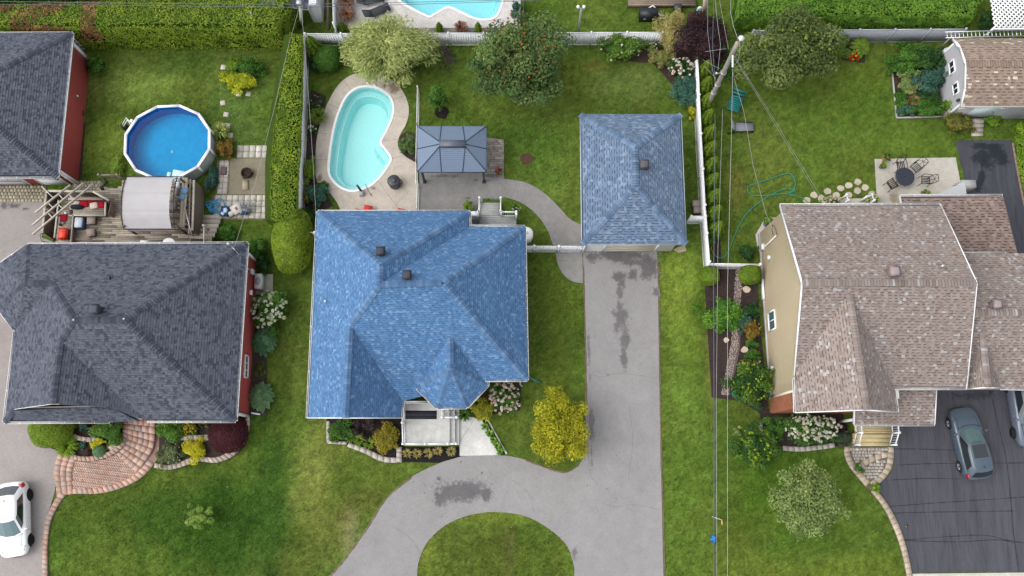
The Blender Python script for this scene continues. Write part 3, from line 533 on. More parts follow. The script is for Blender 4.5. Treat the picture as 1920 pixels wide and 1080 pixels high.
def shingle(mb, poly, st):
    P = np.array(poly, float); n, e, s = frame(P); ab = np.stack([P @ e, P @ s], 1); off = np.mean(P @ n); c = st['c']; b0, b1 = ab[:, 1].min(), ab[:, 1].max()
    Q = []; C = []; r = 0; cols = st['cols']; b = b0 - .02; pt = lambda a, bb, h: e * a + s * bb + n * (off + h)
    while b < b1 - .01:
        t = min(b + c, b1 - .0005); x0 = cross_at(ab, max(b, b0 + .0005)); x1 = cross_at(ab, t)
        if len(x0) != len(x1): xm = cross_at(ab, (max(b, b0) + t) / 2); x0 = x1 = xm
        for k in range(0, len(x0) - 1, 2):
            L0, R0, L1, R1 = x0[k], x0[k + 1], x1[k], x1[k + 1]; lo, hi = min(L0, L1), max(R0, R1); x = lo - random.random() * st['w']; tooth = random.random() < .5
            while x < hi:
                wd = st['w'] * random.choice((.6, .75, .9, 1., 1.15)); y = x + wd
                a0, a1 = min(max(x, L0), R0), min(max(y, L0), R0); d0, d1 = min(max(x, L1), R1), min(max(y, L1), R1)
                if a1 - a0 > .004 or d1 - d0 > .004:
                    h = .012 if tooth else .026; j = random.choices(cols, st['wts'])[0]; kk = random.uniform(.94, 1.06); tooth = not tooth if random.random() < .88 else tooth; col = (j[0] * kk, j[1] * kk, j[2] * kk)
                    bb, tt = max(b, b0 - .02), t
                    mid = .7; m0, m1 = a0 + (d0 - a0) * mid, a1 + (d1 - a1) * mid; bm = bb + (tt - bb) * mid; f = st['bk'] * random.uniform(.85, 1.2) if tooth else 1.
                    dk = (col[0] * f, col[1] * f, col[2] * f)
                    A, B_, Cc, D, E_, F_ = pt(a0, bb, h + .006), pt(a1, bb, h + .006), pt(m1, bm, h * .75), pt(m0, bm, h * .75), pt(d1, tt, h * .4), pt(d0, tt, h * .4)
                    Q.append((A, B_, Cc, D)); C.append(col); Q.append((D, Cc, E_, F_)); C.append(dk)
                    Q.append((pt(a0, bb, -.012), pt(a1, bb, -.012), B_, A)); C.append((col[0] * .7, col[1] * .7, col[2] * .7))
                x = y
        b += c; r += 1
    if Q: mb.quads(np.array(Q), np.array(C))
def caps(mb, p, q, st, drop, wd=.19, step=.17, tone=None):
    p = np.array(p, float); q = np.array(q, float); L = np.linalg.norm(q - p); d = (q - p) / L; h = np.array([-d[1], d[0], 0]); h /= np.linalg.norm(h); n = int(L / step); Q = []; C = []
    for i in range(n):
        a = p + d * (i * step - .02); b = p + d * ((i + 1) * step + .03); la = .075; lb = .03; col = jit(random.choice(tone) if tone else random.choices(st['cols'], st['wts'])[0], .12); u = np.array([0, 0, 1.])
        for sg in (1, -1):
            ea = a + h * wd * sg - u * wd * drop; eb = b + h * wd * sg - u * wd * drop
            f = [a + u * la, b + u * lb, eb + u * lb, ea + u * la]
            if sg > 0: f = f[::-1]
            Q.append(f); C.append(col)
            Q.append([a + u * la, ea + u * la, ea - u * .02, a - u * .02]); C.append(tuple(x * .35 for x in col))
    if Q: mb.quads(np.array(Q), np.array(C))
def gutter(mb, p, q, out, c=WHITE, w=.11, h=.11, hang=.85):
    p = np.array(p, float); q = np.array(q, float); o = np.array([*out, 0], float); o /= np.linalg.norm(o); u = np.array([0, 0, 1.])
    mb.beam(p + o * .015 - u * h * .5, q + o * .015 - u * h * .5, .022, h, c)
    mb.beam(p + o * w - u * h * .42, q + o * w - u * h * .42, .022, h * .84, c)
    mb.beam(p + o * w * .5 - u * h * .93, q + o * w * .5 - u * h * .93, w, .016, (.30, .29, .28))
    d = q - p; L = np.linalg.norm(d); n = max(1, int(L / hang))
    for i in range(n + 1): a = p + d * (i / n); mb.beam(a - u * .012, a + o * w - u * .012, .035, .012, c)
def roof(parent, planes, hips, style, eaves, name='roof', fascia=WHITE, board=.16, drop=.5, gut=True, capname='ridge_cap', rakes=()):
    st = ROOF[style]; dk = tuple(x * .35 for x in st['cols'][0]); base = MB(); sh = MB(); cp = MB()
    for P in planes:
        P = [np.array(p, float) for p in P]; n, e, s = frame(P); base.face([p - n * .03 for p in P] if np.cross(P[1] - P[0], P[2] - P[1])[2] > 0 else [p - n * .03 for p in P][::-1], dk)
        base.face([p - n * .15 for p in P] if np.cross(P[1] - P[0], P[2] - P[1])[2] < 0 else [p - n * .15 for p in P][::-1], (.5, .5, .5)); shingle(sh, P, st)
    for p, q in hips: caps(cp, p, q, st, drop, tone=st.get('cap'))
    rf = base.build(name, 'matte', parent); stuff(sh.build('shingle', 'shingle', rf))
    if cp.q: stuff(cp.build(capname, 'shingle', rf))
    for p, q, o in eaves:
        p = np.array(p, float); q = np.array(q, float)
        gt = MB()
        if gut: gutter(gt, p - (0, 0, .01), q - (0, 0, .01), o, fascia)
        else: gt.beam(p + np.array([*o, 0]) * .012 - (0, 0, board / 2), q + np.array([*o, 0]) * .012 - (0, 0, board / 2), .03, board, fascia)
        gt.build('gutter' if gut else 'fascia', 'satin', parent)
    if rakes:
        for p, q, o in rakes: rk = MB(); p = np.array(p, float); q = np.array(q, float); k = np.array([*o, 0]) * .02; rk.beam(p + k - (0, 0, .07), q + k - (0, 0, .07), .05, .2, fascia); rk.build('rake_board', 'satin', parent)
    return rf
def walls(parent, pts, z0, z1, c, m='siding', name='wall', foot=True):
    if foot: PAVED.append(np.array([p[:2] for p in pts], float))
    return MB().prism(pts, z0, z1, c).build(name, m, parent)
def vent(parent, p, size=.5, h=.42, c=(.035, .037, .045), name='roof_vent'):
    b = MB(); x, y, z = p; b.box((x, y, z - .25), (size * .78, size * .78, h + .05), c); b.box((x, y, z + h - .2), (size, size, .14), c); b.box((x, y, z + h - .06), (size * .9, size * .9, .06), tuple(k * 1.5 for k in c), top=(size * .55, size * .55)); return b.build(name, 'matte', parent)
def window(parent, c, w, h, nrm, frame_c=WHITE, panes=2, vertical=False, gm='glass'):
    """framed window centred at c in a wall whose outward normal is nrm (x,y)"""
    c = np.array(c, float); n = np.array([*nrm, 0.]); n /= np.linalg.norm(n); t = np.array([-n[1], n[0], 0]); u = np.array([0, 0, 1.])
    f = MB(); k = .07
    for sg in (-1, 1): f.beam(c + t * sg * (w / 2) - u * h / 2, c + t * sg * (w / 2) + u * h / 2, k, .09, frame_c, up=n); f.beam(c - t * (w / 2) + u * sg * h / 2, c + t * (w / 2) + u * sg * h / 2, k, .11, frame_c, up=n)
    for i in range(1, panes):
        x = -w / 2 + w * i / panes if vertical else -h / 2 + h * i / panes
        if vertical: f.beam(c + t * x - u * h / 2, c + t * x + u * h / 2, .05, .07, frame_c, up=n)
        else: f.beam(c + u * x - t * w / 2, c + u * x + t * w / 2, .05, .07, frame_c, up=n)
    W = f.build('window', 'satin', parent)
    for i in range(panes):
        cc = c + n * .012 + (t * (-w / 2 + w * (i + .5) / panes) if vertical else u * (-h / 2 + h * (i + .5) / panes)); ww, hh = (w / panes / 2 - .03, h / 2 - .03) if vertical else (w / 2 - .03, h / panes / 2 - .03)
        MB().face([cc - t * ww - u * hh, cc + t * ww - u * hh, cc + t * ww + u * hh, cc - t * ww + u * hh], (.05, .06, .06)).build('pane', gm, W)
    return W
def door(parent, c, w, h, nrm, col, handle=True, name='door', panels=0):
    c = np.array(c, float); n = np.array([*nrm, 0.]); n /= np.linalg.norm(n); t = np.array([-n[1], n[0], 0]); u = np.array([0, 0, 1.]); b = MB()
    b.beam(c + n * .02 - t * w / 2 + u * h / 2, c + n * .02 + t * w / 2 + u * h / 2, .05, h, col, up=u)
    for i in range(panels): z = h * (i + .5) / panels; b.beam(c + n * .05 - t * w * .46 + u * z, c + n * .05 + t * w * .46 + u * z, .02, h / panels * .86, jit(col, .02), up=u)
    d = b.build(name, 'satin', parent)
    if handle: MB().lathe(tuple(c + n * .06 + t * w * .36 + u * 1.0), [(.035, 0), (.045, .03), (.02, .07)], (.05, .05, .05), 8).build('handle', 'metal', d)
    return d

# ------------------------------------------------------------------ the blue-roofed bungalow
E1, RZ = 3.3, 7.3
NW, N1, N2, NE, SE, SW = G(596, 397, E1), G(880, 397, E1), G(880, 425, E1), G(983, 425, E1), G(988, 712, E1), G(577, 783, E1)
P1, P1b, P2 = G(712, 497, RZ), G(712, 533, RZ), G(832, 530, RZ); PS = plane(P1b, P2, SE); PWst = plane(NW, SW, P1)
A = onp(656, 612, PS); B = onp(647, 783, PWst); C = onp(755, 752, PS); D = onp(752, 783, plane(A, B, C)); T1 = onp(911, 712, PS); P1b = onp(712, 533, PWst)
K = onp(844, 632, PS); TZ = K[2]; T = G(844, 688, TZ); ze = 3.12
o0, o1, o2, o3 = G(783, 728, ze), G(820, 764, ze), G(875, 763, ze), G(914, 722, ze); o4 = onp(911, 700, PS); o00 = onp(786, 722, PS)
house = thing('bungalow', 'bungalow with a bright blue hipped shingle roof and turret', 'house', (-5.5, 9, 0))
planes = [[NW, N1, P1], [N1, N2, P1b, P1], [N2, NE, P2, P1b], [NE, SE, P2], [SE, T1, C, A, P1b, P2][::-1], [NW, P1, P1b, A, B, SW], [A, C, D, B], [T, o1, o2], [T, o2, o3], [T, o0, o1], [T, o3, K], [K, o3, o4], [T, K, o0], [K, o00, o0]]
hips = [(NW, P1), (N1, P1), (P1b, P1), (NE, P2), (SE, P2), (P1b, P2), (A, P1b), (B, A), (T, K), (o1, T), (o2, T), (o3, T), (o0, T)]
roof(house, planes, hips, 'blue', [(NW, N1, (0, 1)), (N1, N2, (1, 0)), (N2, NE, (0, 1)), (NE, SE, (1, 0)), (SE, T1, (0, -1)), (SW, NW, (-1, 0)), (o0, o1, (-.7, -.7)), (o1, o2, (0, -1)), (o2, o3, (.7, -.7)), (o3, o4 + (.05, 0, -.05), (1, 0)), (C, (*G(803, 752, C[2])[:2], C[2]), (0, -1)), (D, C, (1, 0))], rakes=[(SW, B, (0, -1)), (B, D, (0, -1))])
wl = (.60, .59, .57)
walls(house, [(-11.5, 15.1), (-3.1, 15.1), (-3.1, 14.15), (.35, 14.15), (.42, 5.75), (-1.75, 5.75), (-2.2, 4.9), (-2.8, 4.35), (-4.5, 4.35), (-5.1, 5.0), (-5.6, 5.75), (-6.85, 5.75), (-6.85, 3.35), (-11.6, 3.35)], 0, 2.9, wl)
gw = MB(); yy = 3.36; gw.idx([(-11.6, yy, 2.8), (-6.85, yy, 2.5), (-6.85, yy, 2.9), (-9.27, yy, 5.3), (-11.6, yy, 3.45), (-11.6, yy + .2, 2.8), (-6.85, yy + .2, 2.5), (-6.85, yy + .2, 2.9), (-9.27, yy + .2, 5.3), (-11.6, yy + .2, 3.45)], [(0, 1, 2, 3, 4), (9, 8, 7, 6, 5)], wl); gw.build('gable_wall', 'siding', house)
window(house, (-9.6, 3.34, 1.7), 1.6, 1.2, (0, -1), panes=2, vertical=True); window(house, (-3.65, 4.34, 1.7), 1.3, 1.3, (0, -1)); window(house, (.44, 10.2, 1.7), 1.2, 1.0, (1, 0)); window(house, (.43, 7.6, 1.7), 1.2, 1.0, (1, 0)); door(house, (-6.2, 5.74, .6), .95, 2.05, (0, -1), (.62, .62, .62), panels=3); door(house, (-1.6, 14.16, .55), 1.5, 2.05, (0, 1), WHITE)
for p in ((716, 475), (765, 519)): vent(house, onp(*p, plane(NW, N1, P1) if p[1] < 500 else plane(N2, NE, P2)) + (0, 0, .12), .5, .5)
q = onp(611, 566, PWst); MB().tube([q - (0, 0, .2), q + (0, 0, .28)], .055, (.7, .7, .7), 8).build('plumbing_pipe', 'satin', house)
q = G(988, 555, 1.5); MB().box((.62, q[1], 1.2), (.2, .75, .7), (.62, .62, .60)).build('wall_unit', 'satin', house)
dsp = MB(); dsp.tube([SE + (.05, .1, -.1), SE + (-.35, .25, -.5), (.5, 5.3, .3), (.62, 5.2, .12)], .05, WHITE, 6); dsp.build('downspout', 'satin', house)
dp = MB(); a, b_ = G(990, 706, .2), G(1013, 718, .1); dp.beam(a, b_, .11, .09, (.03, .16, .12)); tag(dp.build('drain_spout', 'satin'), 'dark green drain spout lying on the grass at the corner of the blue-roofed house', 'drain pipe')
# front porch of concrete with white railings
pz = .62
porch = thing('front_porch', 'pale concrete front porch with white railings and a dark doormat', 'porch', G(800, 800, 0))
pp = [G(757, 752, pz)[:2], G(757, 835, pz)[:2], G(843, 835, pz)[:2], G(843, 770, pz)[:2], G(825, 752, pz)[:2]]; PAVED.append(np.array(pp)); CONP = (.53, .525, .50)
MB().prism(pp, 0, pz, CONP, side=(.50, .50, .49)).build('slab', 'concrete', porch)
MB().prism([G(843.5, 768, pz - .2)[:2], G(843.5, 834, pz - .2)[:2], G(853, 834, pz - .2)[:2], G(853, 768, pz - .2)[:2]], 0, pz - .2, (.50, .50, .485)).build('step', 'concrete', porch)
MB().prism([G(853.5, 768, .22)[:2], G(853.5, 834, .22)[:2], G(861, 834, .22)[:2], G(861, 768, .22)[:2]], 0, .22, (.50, .50, .485)).build('step', 'concrete', porch)
sheet('concrete_walk', [(861, 775), (862, 855), (935, 853), (904, 788), (880, 780)], .06, (.56, .555, .53), 'concrete'); strips('control_joint', None, [[(862, 829), (890, 785)]], .03, .065, (.36, .35, .34), 'concrete')['kind'] = 'structure'
mt = MB(); a0, a1 = G(760, 786, pz), G(819, 770, pz)
for f0, f1, c in ((0, .46, (.035, .037, .045)), (.50, 1, (.035, .037, .045)), (.46, .50, (.16, .165, .18))): mt.box(((a0[0] + a1[0]) / 2, a0[1] + (a1[1] - a0[1]) * (f0 + f1) / 2, pz), (a1[0] - a0[0], (a1[1] - a0[1]) * (f1 - f0), .018), c)
tag(mt.build('doormat', 'fabric'), 'dark two-strip doormat on the concrete porch', 'doormat')
def railing(parent, pts, z, h=.95, c=WHITE, step=.13, r=.02, top=.07, skip=False):
    ba = MB()
    for p, q in zip(pts[:-1], pts[1:]):
        p = np.array([p[0], p[1], 0]) ; q = np.array([q[0], q[1], 0]); za, zb = (z if not isinstance(z, (list, tuple)) else z[0]), (z if not isinstance(z, (list, tuple)) else z[1])
        MB().beam(p + (0, 0, za + h), q + (0, 0, zb + h), top, .05, c).build('top_rail', 'satin', parent); MB().beam(p + (0, 0, za + .1), q + (0, 0, zb + .1), .05, .04, c).build('bottom_rail', 'satin', parent); L = np.linalg.norm(q - p); n = max(2, int(L / step))
        for i in range(1, n): a = p + (q - p) * i / n; zz = za + (zb - za) * i / n; ba.box((a[0], a[1], zz + .1), (r, r, h - .1), c)
    for i, p in enumerate(pts):
        if skip and i == 0: continue
        zz = z if not isinstance(z, (list, tuple)) else z[min(i, 1)]
        k = MB(); k.box((p[0], p[1], zz - .02), (.1, .1, h + .1), c); k.box((p[0], p[1], zz + h + .08), (.135, .135, .035), c); k.build('post', 'satin', parent)
    stuff(ba.build('baluster', 'satin', parent))
rz = pz
railing(porch, [G(758, 756, rz), G(758, 794, rz), G(759, 833, rz), G(800, 833, rz), G(842, 833, rz), G(857, 833, rz)], rz)
railing(porch, [G(831, 768, rz), G(831, 784, rz), G(858, 784, rz)], rz)
# back landing
bp = thing('back_landing', 'grey back landing with white railings and steps down to the walk', 'landing', G(925, 410, 0)); lz = .75
L_ = [G(897, 395, lz)[:2], G(968, 408, lz)[:2], G(968, 430, lz)[:2], G(880, 430, lz)[:2], G(880, 403, lz)[:2]]; lx0, lx1 = G(899, 400, lz)[0], G(939, 400, lz)[0]; ly = G(920, 404, lz)[1]; y1_ = G(920, 374, lz)[1]
bl = MB(); xs0, xs1 = G(881, 420, lz)[0], G(968, 420, lz)[0]; ys0 = G(920, 432, lz)[1]
n = int((ly - ys0) / .14)
for i in range(n): bl.box(((xs0 + xs1) / 2, ys0 + (i + .5) * .14, lz - .04), (xs1 - xs0, .132, .04), jit((.40, .41, .39), .05))
stuff(bl.build('deck_board', 'wood', bp)); MB().prism([(xs0, ys0), (xs1, ys0), (xs1, ly), (xs0, ly)], 0, lz - .05, (.45, .45, .44)).build('skirt', 'satin', bp); PAVED.append(np.array([(xs0, ys0), (xs1, ys0), (xs1, ly), (xs0, ly)]))
for i in range(6):
    z_ = lz - .04 - i * .12; yy0 = ly + i * (y1_ - ly) / 6; st_ = MB()
    st_.box(((lx0 + lx1) / 2, yy0 + (y1_ - ly) / 12, max(0, z_ - .14)), (lx1 - lx0, (y1_ - ly) / 6 - .01, min(.14, z_)), jit((.42, .43, .41), .05)); st_.build('step', 'wood', bp)
for x in (lx0, lx1): railing(bp, [(x, ly), (x, y1_)], [lz, .15], .9)
railing(bp, [(xs0, ly - .05), (lx0 - .05, ly - .05)], lz, .9); railing(bp, [(lx1 + .05, ly - .05), (xs1, ly - .05), (xs1, ys0 + .8)], lz, .9)
q = G(891, 413, lz); bq = thing('barbecue', 'barbecue with a white lid half under the blue eave', 'barbecue', q)
MB().box((q[0], q[1], lz + .1), (.55, .5, .75), (.10, .11, .13)).build('body', 'satin', bq); MB().box((q[0] - .02, q[1] + .1, lz + .85), (.6, .3, .22), (.75, .75, .75), top=(.5, .2)).build('lid', 'satin', bq)
q = G(986, 446, .0); pt = thing('propane_tank', 'white propane tank beside the blue house near the gate', 'tank', (q[0], q[1], 0)); MB().lathe((q[0], q[1], .05), [(.42, 0), (.46, .1), (.46, .95), (.40, 1.08), (.22, 1.16), (.05, 1.18)], (.78, .77, .75), 20).build('shell', 'satin', pt, True); MB().lathe((q[0], q[1], 1.2), [(.1, 0), (.1, .12), (.06, .14)], (.6, .6, .6), 10).build('valve_cap', 'satin', pt)

# ------------------------------------------------------------------ detached garage with the pale blue roof
E2 = 2.6
ga = thing('garage', 'detached garage with a paler blue hipped shingle roof', 'garage', (7.6, 18, 0))
a, b_, c, d = G(1088, 215, E2), G(1277, 215, E2), G(1287, 457, E2), G(1091, 458, E2); r0, r1 = G(1191, 276, 4.25), G(1192, 348, 4.25)
roof(ga, [[a, b_, r0], [b_, c, r1, r0], [c, d, r1], [d, a, r0, r1]], [(a, r0), (b_, r0), (c, r1), (d, r1), (r1, r0)], 'pale', [(a, b_, (0, 1)), (b_, c, (1, 0)), (c, d, (0, -1)), (d, a, (-1, 0))], gut=False, fascia=(.55, .62, .70), drop=.3)
x0, x1, y0, y1 = 4.55, 10.35, 13.98, 21.9
walls(ga, [(x0, y0), (x1, y0), (x1, y1), (x0, y1)], 0, 2.5, (.62, .61, .60))
dr = MB(); dx0, dx1 = G(1132, 466)[0], G(1224, 466)[0]
for i in range(4): dr.beam((dx0, y0 - .02, .27 + i * .52), (dx1, y0 - .02, .27 + i * .52), .04, .505, (.60, .53, .44))
dr.build('garage_door', 'satin', ga); tr = MB(); 
for x in (dx0 - .08, dx1 + .08): tr.beam((x, y0 - .03, 0), (x, y0 - .03, 2.2), .14, .07, WHITE, up=(0, 1, 0))
tr.beam((dx0 - .15, y0 - .031, 2.26), (dx1 + .15, y0 - .031, 2.26), .07, .13, WHITE); tr.build('door_trim', 'satin', ga)
vent(ga, onp(1206, 313, plane(b_, c, r0)) + (0, 0, .1), .55, .5, (.06, .062, .07))
ho = MB(); q = G(1275, 469); ho.prism([G(1262, 468)[:2], G(1283, 458)[:2], G(1287, 471)[:2], G(1272, 474)[:2]], 0, .06, (.34, .28, .2)); tag(ho.build('stone_slab', 'concrete'), 'flat tan stone at the front corner of the pale blue garage', 'stone')
for nm, px, py, lb in (('storage_crate', 1303, 386, 'upper brown crate of two stacked by the fence behind the garage'), ('storage_crate', 1305, 398, 'lower brown crate of two against the fence behind the garage')):
    q = G(px, py); k = thing(nm, lb, 'crate', q); MB().box((q[0], q[1], 0), (.52, .42, .5), (.16, .125, .115)).build('box', 'satin', k); MB().box((q[0], q[1], .505), (.55, .45, .05), (.24, .195, .185), top=(.5, .4)).build('lid', 'satin', k)

# ------------------------------------------------------------------ red-walled house with the dark grey roof
E3 = 3.0; RZ3 = 6.35
lh = thing('red_house', 'red-walled bungalow under a big dark grey shingle roof', 'house', (-20, 8, 0))
nw, ne, se, sw, w1, w2, w3 = G(52, 459, E3), G(463, 456, E3), G(441, 789, E3), G(8, 791, E3), G(28, 619, E3), G(-6, 574, E3), G(-6, 499, E3); R1, R2 = G(139, 600, RZ3), G(232, 599, RZ3)
PN = plane(nw, ne, R2); PSo = plane(se, G(265, 789, E3), R1); PWe = plane(w1, sw, R1)
Q1 = onp(97, 532, PN); Q2 = onp(48, 530, PN); Gb = onp(113, 640, PSo); Gf = onp(98, 757, PWe); V = onp(268, 786, PSo)
gr_ = plane(Gb, Gf, V); s1, s2 = onp(28, 767, PWe), onp(205, 764, gr_)
roof(lh, [[ne, nw, Q2, Q1, R1, R2], [nw, w3, Q2], [w3, w2, Q2], [w2, w1, Q2], [w1, Q1, Q2], [w1, sw, s1, Gf, Gb, R1, Q1], [R1, Gb, V, se, R2], [Gb, Gf, s2, V], [ne, R2, se], [s1, sw, G(265, 790, E3), s2]], [(ne, R2), (se, R2), (R1, R2), (Q1, R1), (Q2, Q1), (nw, Q2), (w2, Q2), (Gb, R1), (Gf, Gb), (sw, s1)], 'grey', [(nw, ne, (0, 1)), (ne, se, (1, 0)), (se, G(276, 789, E3), (0, -1)), (G(205, 790, E3), sw, (0, -1)), (sw, w1, (-1, 0)), (w1, w2, (-.7, -.7)), (w3, nw, (-.7, .7))], drop=.45)
fl = MB(); fl.beam(s1 + (0, -.02, .03), Gf + (0, -.02, .03), .03, .035, WHITE); fl.beam(Gf + (0, -.02, .03), Gf + (.35, -.02, -.1), .03, .035, WHITE); fl.build('flashing', 'satin', lh)
RED = (.40, .075, .07)
walls(lh, [(ne[0] - .18, ne[1] - .45), (se[0] - .18, se[1] + .45), (sw[0] + .45, sw[1] + .45), (w1[0] + .5, w1[1]), (w2[0] + .5, w2[1]), (w3[0] + .5, w3[1]), (nw[0] + .2, nw[1] - .45)], 0, 2.88, RED)
xe0 = ne[0] - .18; xe1 = se[0] - .18; ce = MB()
for x, y in ((xe0, ne[1] - .45), (xe1, se[1] + .45)): ce.beam((x + .02, y, 0), (x + .02, y, 2.85), .16, .12, WHITE, up=(1, 0, 0))
ce.build('corner_trim', 'satin', lh)
fx = lambda y: xe1 + (xe0 - xe1) * (y - se[1] - .45) / (ne[1] - se[1] - .9)
yw = G(473, 688, 1)[1]; window(lh, (fx(yw) + .03, yw, 1.15), 1.35, .6, (1, .03), panes=3, vertical=True, gm='teal_glass')
for py in (549,): y = G(476, py, 1.3)[1]; MB().box((fx(y) + .09, y, 1.2), (.16, .28, .26), WHITE).build('wall_box', 'satin', lh)
vent(lh, onp(185, 583, PN) + (0, 0, .14), .56, .55, (.045, .055, .07)); q = onp(205, 524, PN); MB().tube([q - (0, 0, .1), q + (.1, .12, .18)], .06, (.012, .012, .014), 8).build('plumbing_pipe', 'satin', lh)
for p in ((139, 600), (233, 598)): q = onp(*p, PN); MB().lathe((q[0], q[1], q[2] + .02), [(.05, 0), (.05, .07), (.02, .09)], (.6, .6, .62), 8).build('finial', 'satin', lh)
ac = G(492, 533, 0); acx = thing('heat_pump', 'white heat pump on a pad beside the red wall', 'heat pump', ac); MB().box((ac[0], ac[1], .12), (.42, .95, .85), (.62, .62, .60)).build('case', 'satin', acx); MB().lathe((ac[0], ac[1], .97), [(.17, 0), (.17, .012)], (.3, .3, .3), 14, sy=1.6).build('grille', 'satin', acx)
sheet('concrete_pad', [(478, 514), (512, 514), (511, 552), (478, 552)], .055, (.36, .35, .31), 'concrete')
mx = onp(437, 464, PN); mast = thing('service_mast', 'metal service mast and antenna on the grey roof corner', 'mast', mx); MB().tube([mx - (0, 0, .2), mx + (0, 0, .9)], .035, (.5, .5, .5), 6).build('pipe', 'metal', mast); MB().tube([mx + (0, 0, .3), mx + (.45, -.5, .05)], .02, (.6, .6, .6), 5).build('brace', 'metal', mast); MB().lathe(tuple(mx + (0, 0, .85)), [(.05, 0), (.09, .06), (.02, .14)], (.7, .7, .7), 8).build('cap', 'satin', mast)
mt_ = G(482, 510, 1.3); me_ = MB(); me_.box((fx(mt_[1]) + .1, mt_[1], 1.1), (.18, .3, .5), (.55, .55, .55)); me_.tube([(fx(mt_[1]) + .08, mt_[1], 1.6), (fx(mt_[1]) + .08, mt_[1], 2.9)], .035, (.6, .6, .6), 6); me_.build('electric_meter', 'satin', lh)
for px, py, lb in ((314, 454, 'round white table top just behind the grey eave'), ):
    q = G(px + 2, py + 4, 1.6); k = thing('round_table', lb, 'table', (q[0], q[1], .9)); MB().lathe((q[0], q[1], 1.58), [(.42, 0), (.42, .04), (.4, .05)], WHITE, 18).build('tabletop', 'satin', k); MB().tube([(q[0], q[1], .9), (q[0], q[1], 1.6)], .04, WHITE, 6).build('pedestal', 'satin', k)
q = G(270, 456, 1.5); MBx = MB().box((q[0], q[1], .9), (.5, .4, .6), WHITE); tag(MBx.build('storage_bin', 'satin'), 'small white bin on the deck tucked behind the grey eave', 'bin')
# red garage
E4 = 2.8; gg = thing('red_garage', 'red garage with white doors and a dark grey hipped roof', 'garage', (-31, 24, 0))
a, b_, c, d = G(-320, 64, E4), G(135, 62, E4), G(107, 331, E4), G(-300, 333, E4); ap = G(-85, 172, 5.3); ap2 = G(-110, 172, 5.3)
roof(gg, [[a, b_, ap, ap2], [b_, c, ap], [c, d, ap2, ap], [d, a, ap2]], [(b_, ap), (c, ap), (ap, ap2)], 'grey', [(a, b_, (0, 1)), (b_, c, (1, 0)), (c, d, (0, -1))], drop=.35)
wx0 = b_[0] - .16; wx1 = c[0] - .16
walls(gg, [(wx0, b_[1] - .5), (wx1, c[1] + .5), (d[0], d[1] + .5), (a[0], a[1] - .5)], 0, 2.7, (.40, .075, .07))
y_ = c[1] + .48; wt = MB()
for xa, xb in ((-30.9, -29.4), (-27.9, -26.5)): pass
ct = MB()
for x, y in ((wx0, b_[1] - .5), (wx1, c[1] + .5)): ct.beam((x + .02, y - .02, 0), (x + .02, y - .02, 2.75), .2, .18, WHITE, up=(1, 0, 0))
ct.build('corner_trim', 'satin', gg)
X = lambda px: G(px, 350, .1)[0]
door(gg, (X(-40), y_, .02), X(55) - X(-140), 2.3, (0, -1), (.72, .73, .74), name='garage_door', panels=4); door(gg, (X(105), y_, .02), X(128) - X(82), 2.15, (0, -1), (.72, .75, .77), panels=2)
tn = MB(); 
for px in (57, 80, 130): tn.beam((X(px), y_ - .03, 0), (X(px), y_ - .03, 2.5), .1, .06, WHITE, up=(0, 1, 0))
tn.build('door_trim', 'satin', gg)
for py, z_ in ((181, 1.2),): y = G(151, py, z_)[1]; MB().box((wx0 - .3 * 0 + (wx1 - wx0) * .45 + .06, y, z_), (.12, .1, .16), (.7, .68, .66)).build('outlet_box', 'satin', gg)
lt = thing('trellis', 'white trellis panel behind the red garage corner', 'trellis', G(152, 92, 0)); tb = MB(); p0 = G(150, 96, 0)
for i in range(5): tb.box((p0[0] - .35 + i * .2, p0[1], 0), (.03, .03, 1.7), WHITE)
for i in range(4): tb.beam((p0[0] - .4, p0[1] + .03, .3 + i * .45), (p0[0] + .5, p0[1] + .03, .3 + i * .45), .03, .03, WHITE)
tb.build('lattice', 'satin', lt)

# ------------------------------------------------------------------ two-storey house with the taupe roof
rh = thing('beige_house', 'two-storey beige and brick house under a taupe shingle roof', 'house', (21, 8, 0)); E5 = 4.9
nw = G(1463, 385, E5); X0 = nw[0]; PX0 = (np.array([1., 0, 0]), X0); rw = onp(1505, 530, PX0); fw = onp(1490, 703, PX0); ne = G(1763, 384, E5); PX1 = (np.array([1., 0, 0]), ne[0]); re_ = onp(1832, 530, PX1)
PNr = plane(nw, ne, rw); PSr = plane(rw, re_, fw); fe = onp(1812, 727, PSr); v1 = onp(1676, 727, PSr); re_ = np.array([re_[0], re_[1], (re_[2] + rw[2]) / 2]); gB = onp(1592, 548, PSr)
gz = gB[2] - .02; gF = G(1625, 768, gz); fl_ = onp(1494, 773, PX0); gl = np.array([X0 - .05, fl_[1], fw[2] - .12]); gR = G(1682, 772, v1[2])
roof(rh, [[ne, nw, rw, re_], [rw, fw, v1, fe, re_], [gB, fw, gl, gF], [gB, gF, gR, v1]], [(rw, re_), (gF, gB)], 'taupe', [(nw, ne, (0, 1)), (v1, fe, (0, -1)), (gR, v1 + (0, -.1, 0), (1, 0)), (gl, fw + (0, -.2, 0), (-1, 0))], rakes=[(nw, rw, (-1, 0)), (rw, fw, (-1, 0)), (ne, re_, (1, 0)), (re_, fe, (1, 0)), (gl, gF, (0, -1)), (gF, gR, (0, -1))], drop=.25)
BE = (.55, .455, .31); xw = X0 + .14
ywb, ywf = nw[1] - .35, fl_[1] + .3
PAVED.append(np.array([(xw, ywf), (25.6, ywf), (25.6, ywb), (xw, ywb)]))
hw_ = MB(); hw_.idx([(xw, ywf + .9, .0), (xw, ywb, .0), (xw, ywb, E5 - .1), (xw, rw[1], rw[2] - .2), (xw, fw[1] + .3, fw[2] - .2), (xw, ywf + .9, fw[2] - .35)], [(5, 4, 3, 2, 1, 0)], BE)
y_ = .12
hw_.build('gable_wall', 'siding', rh)
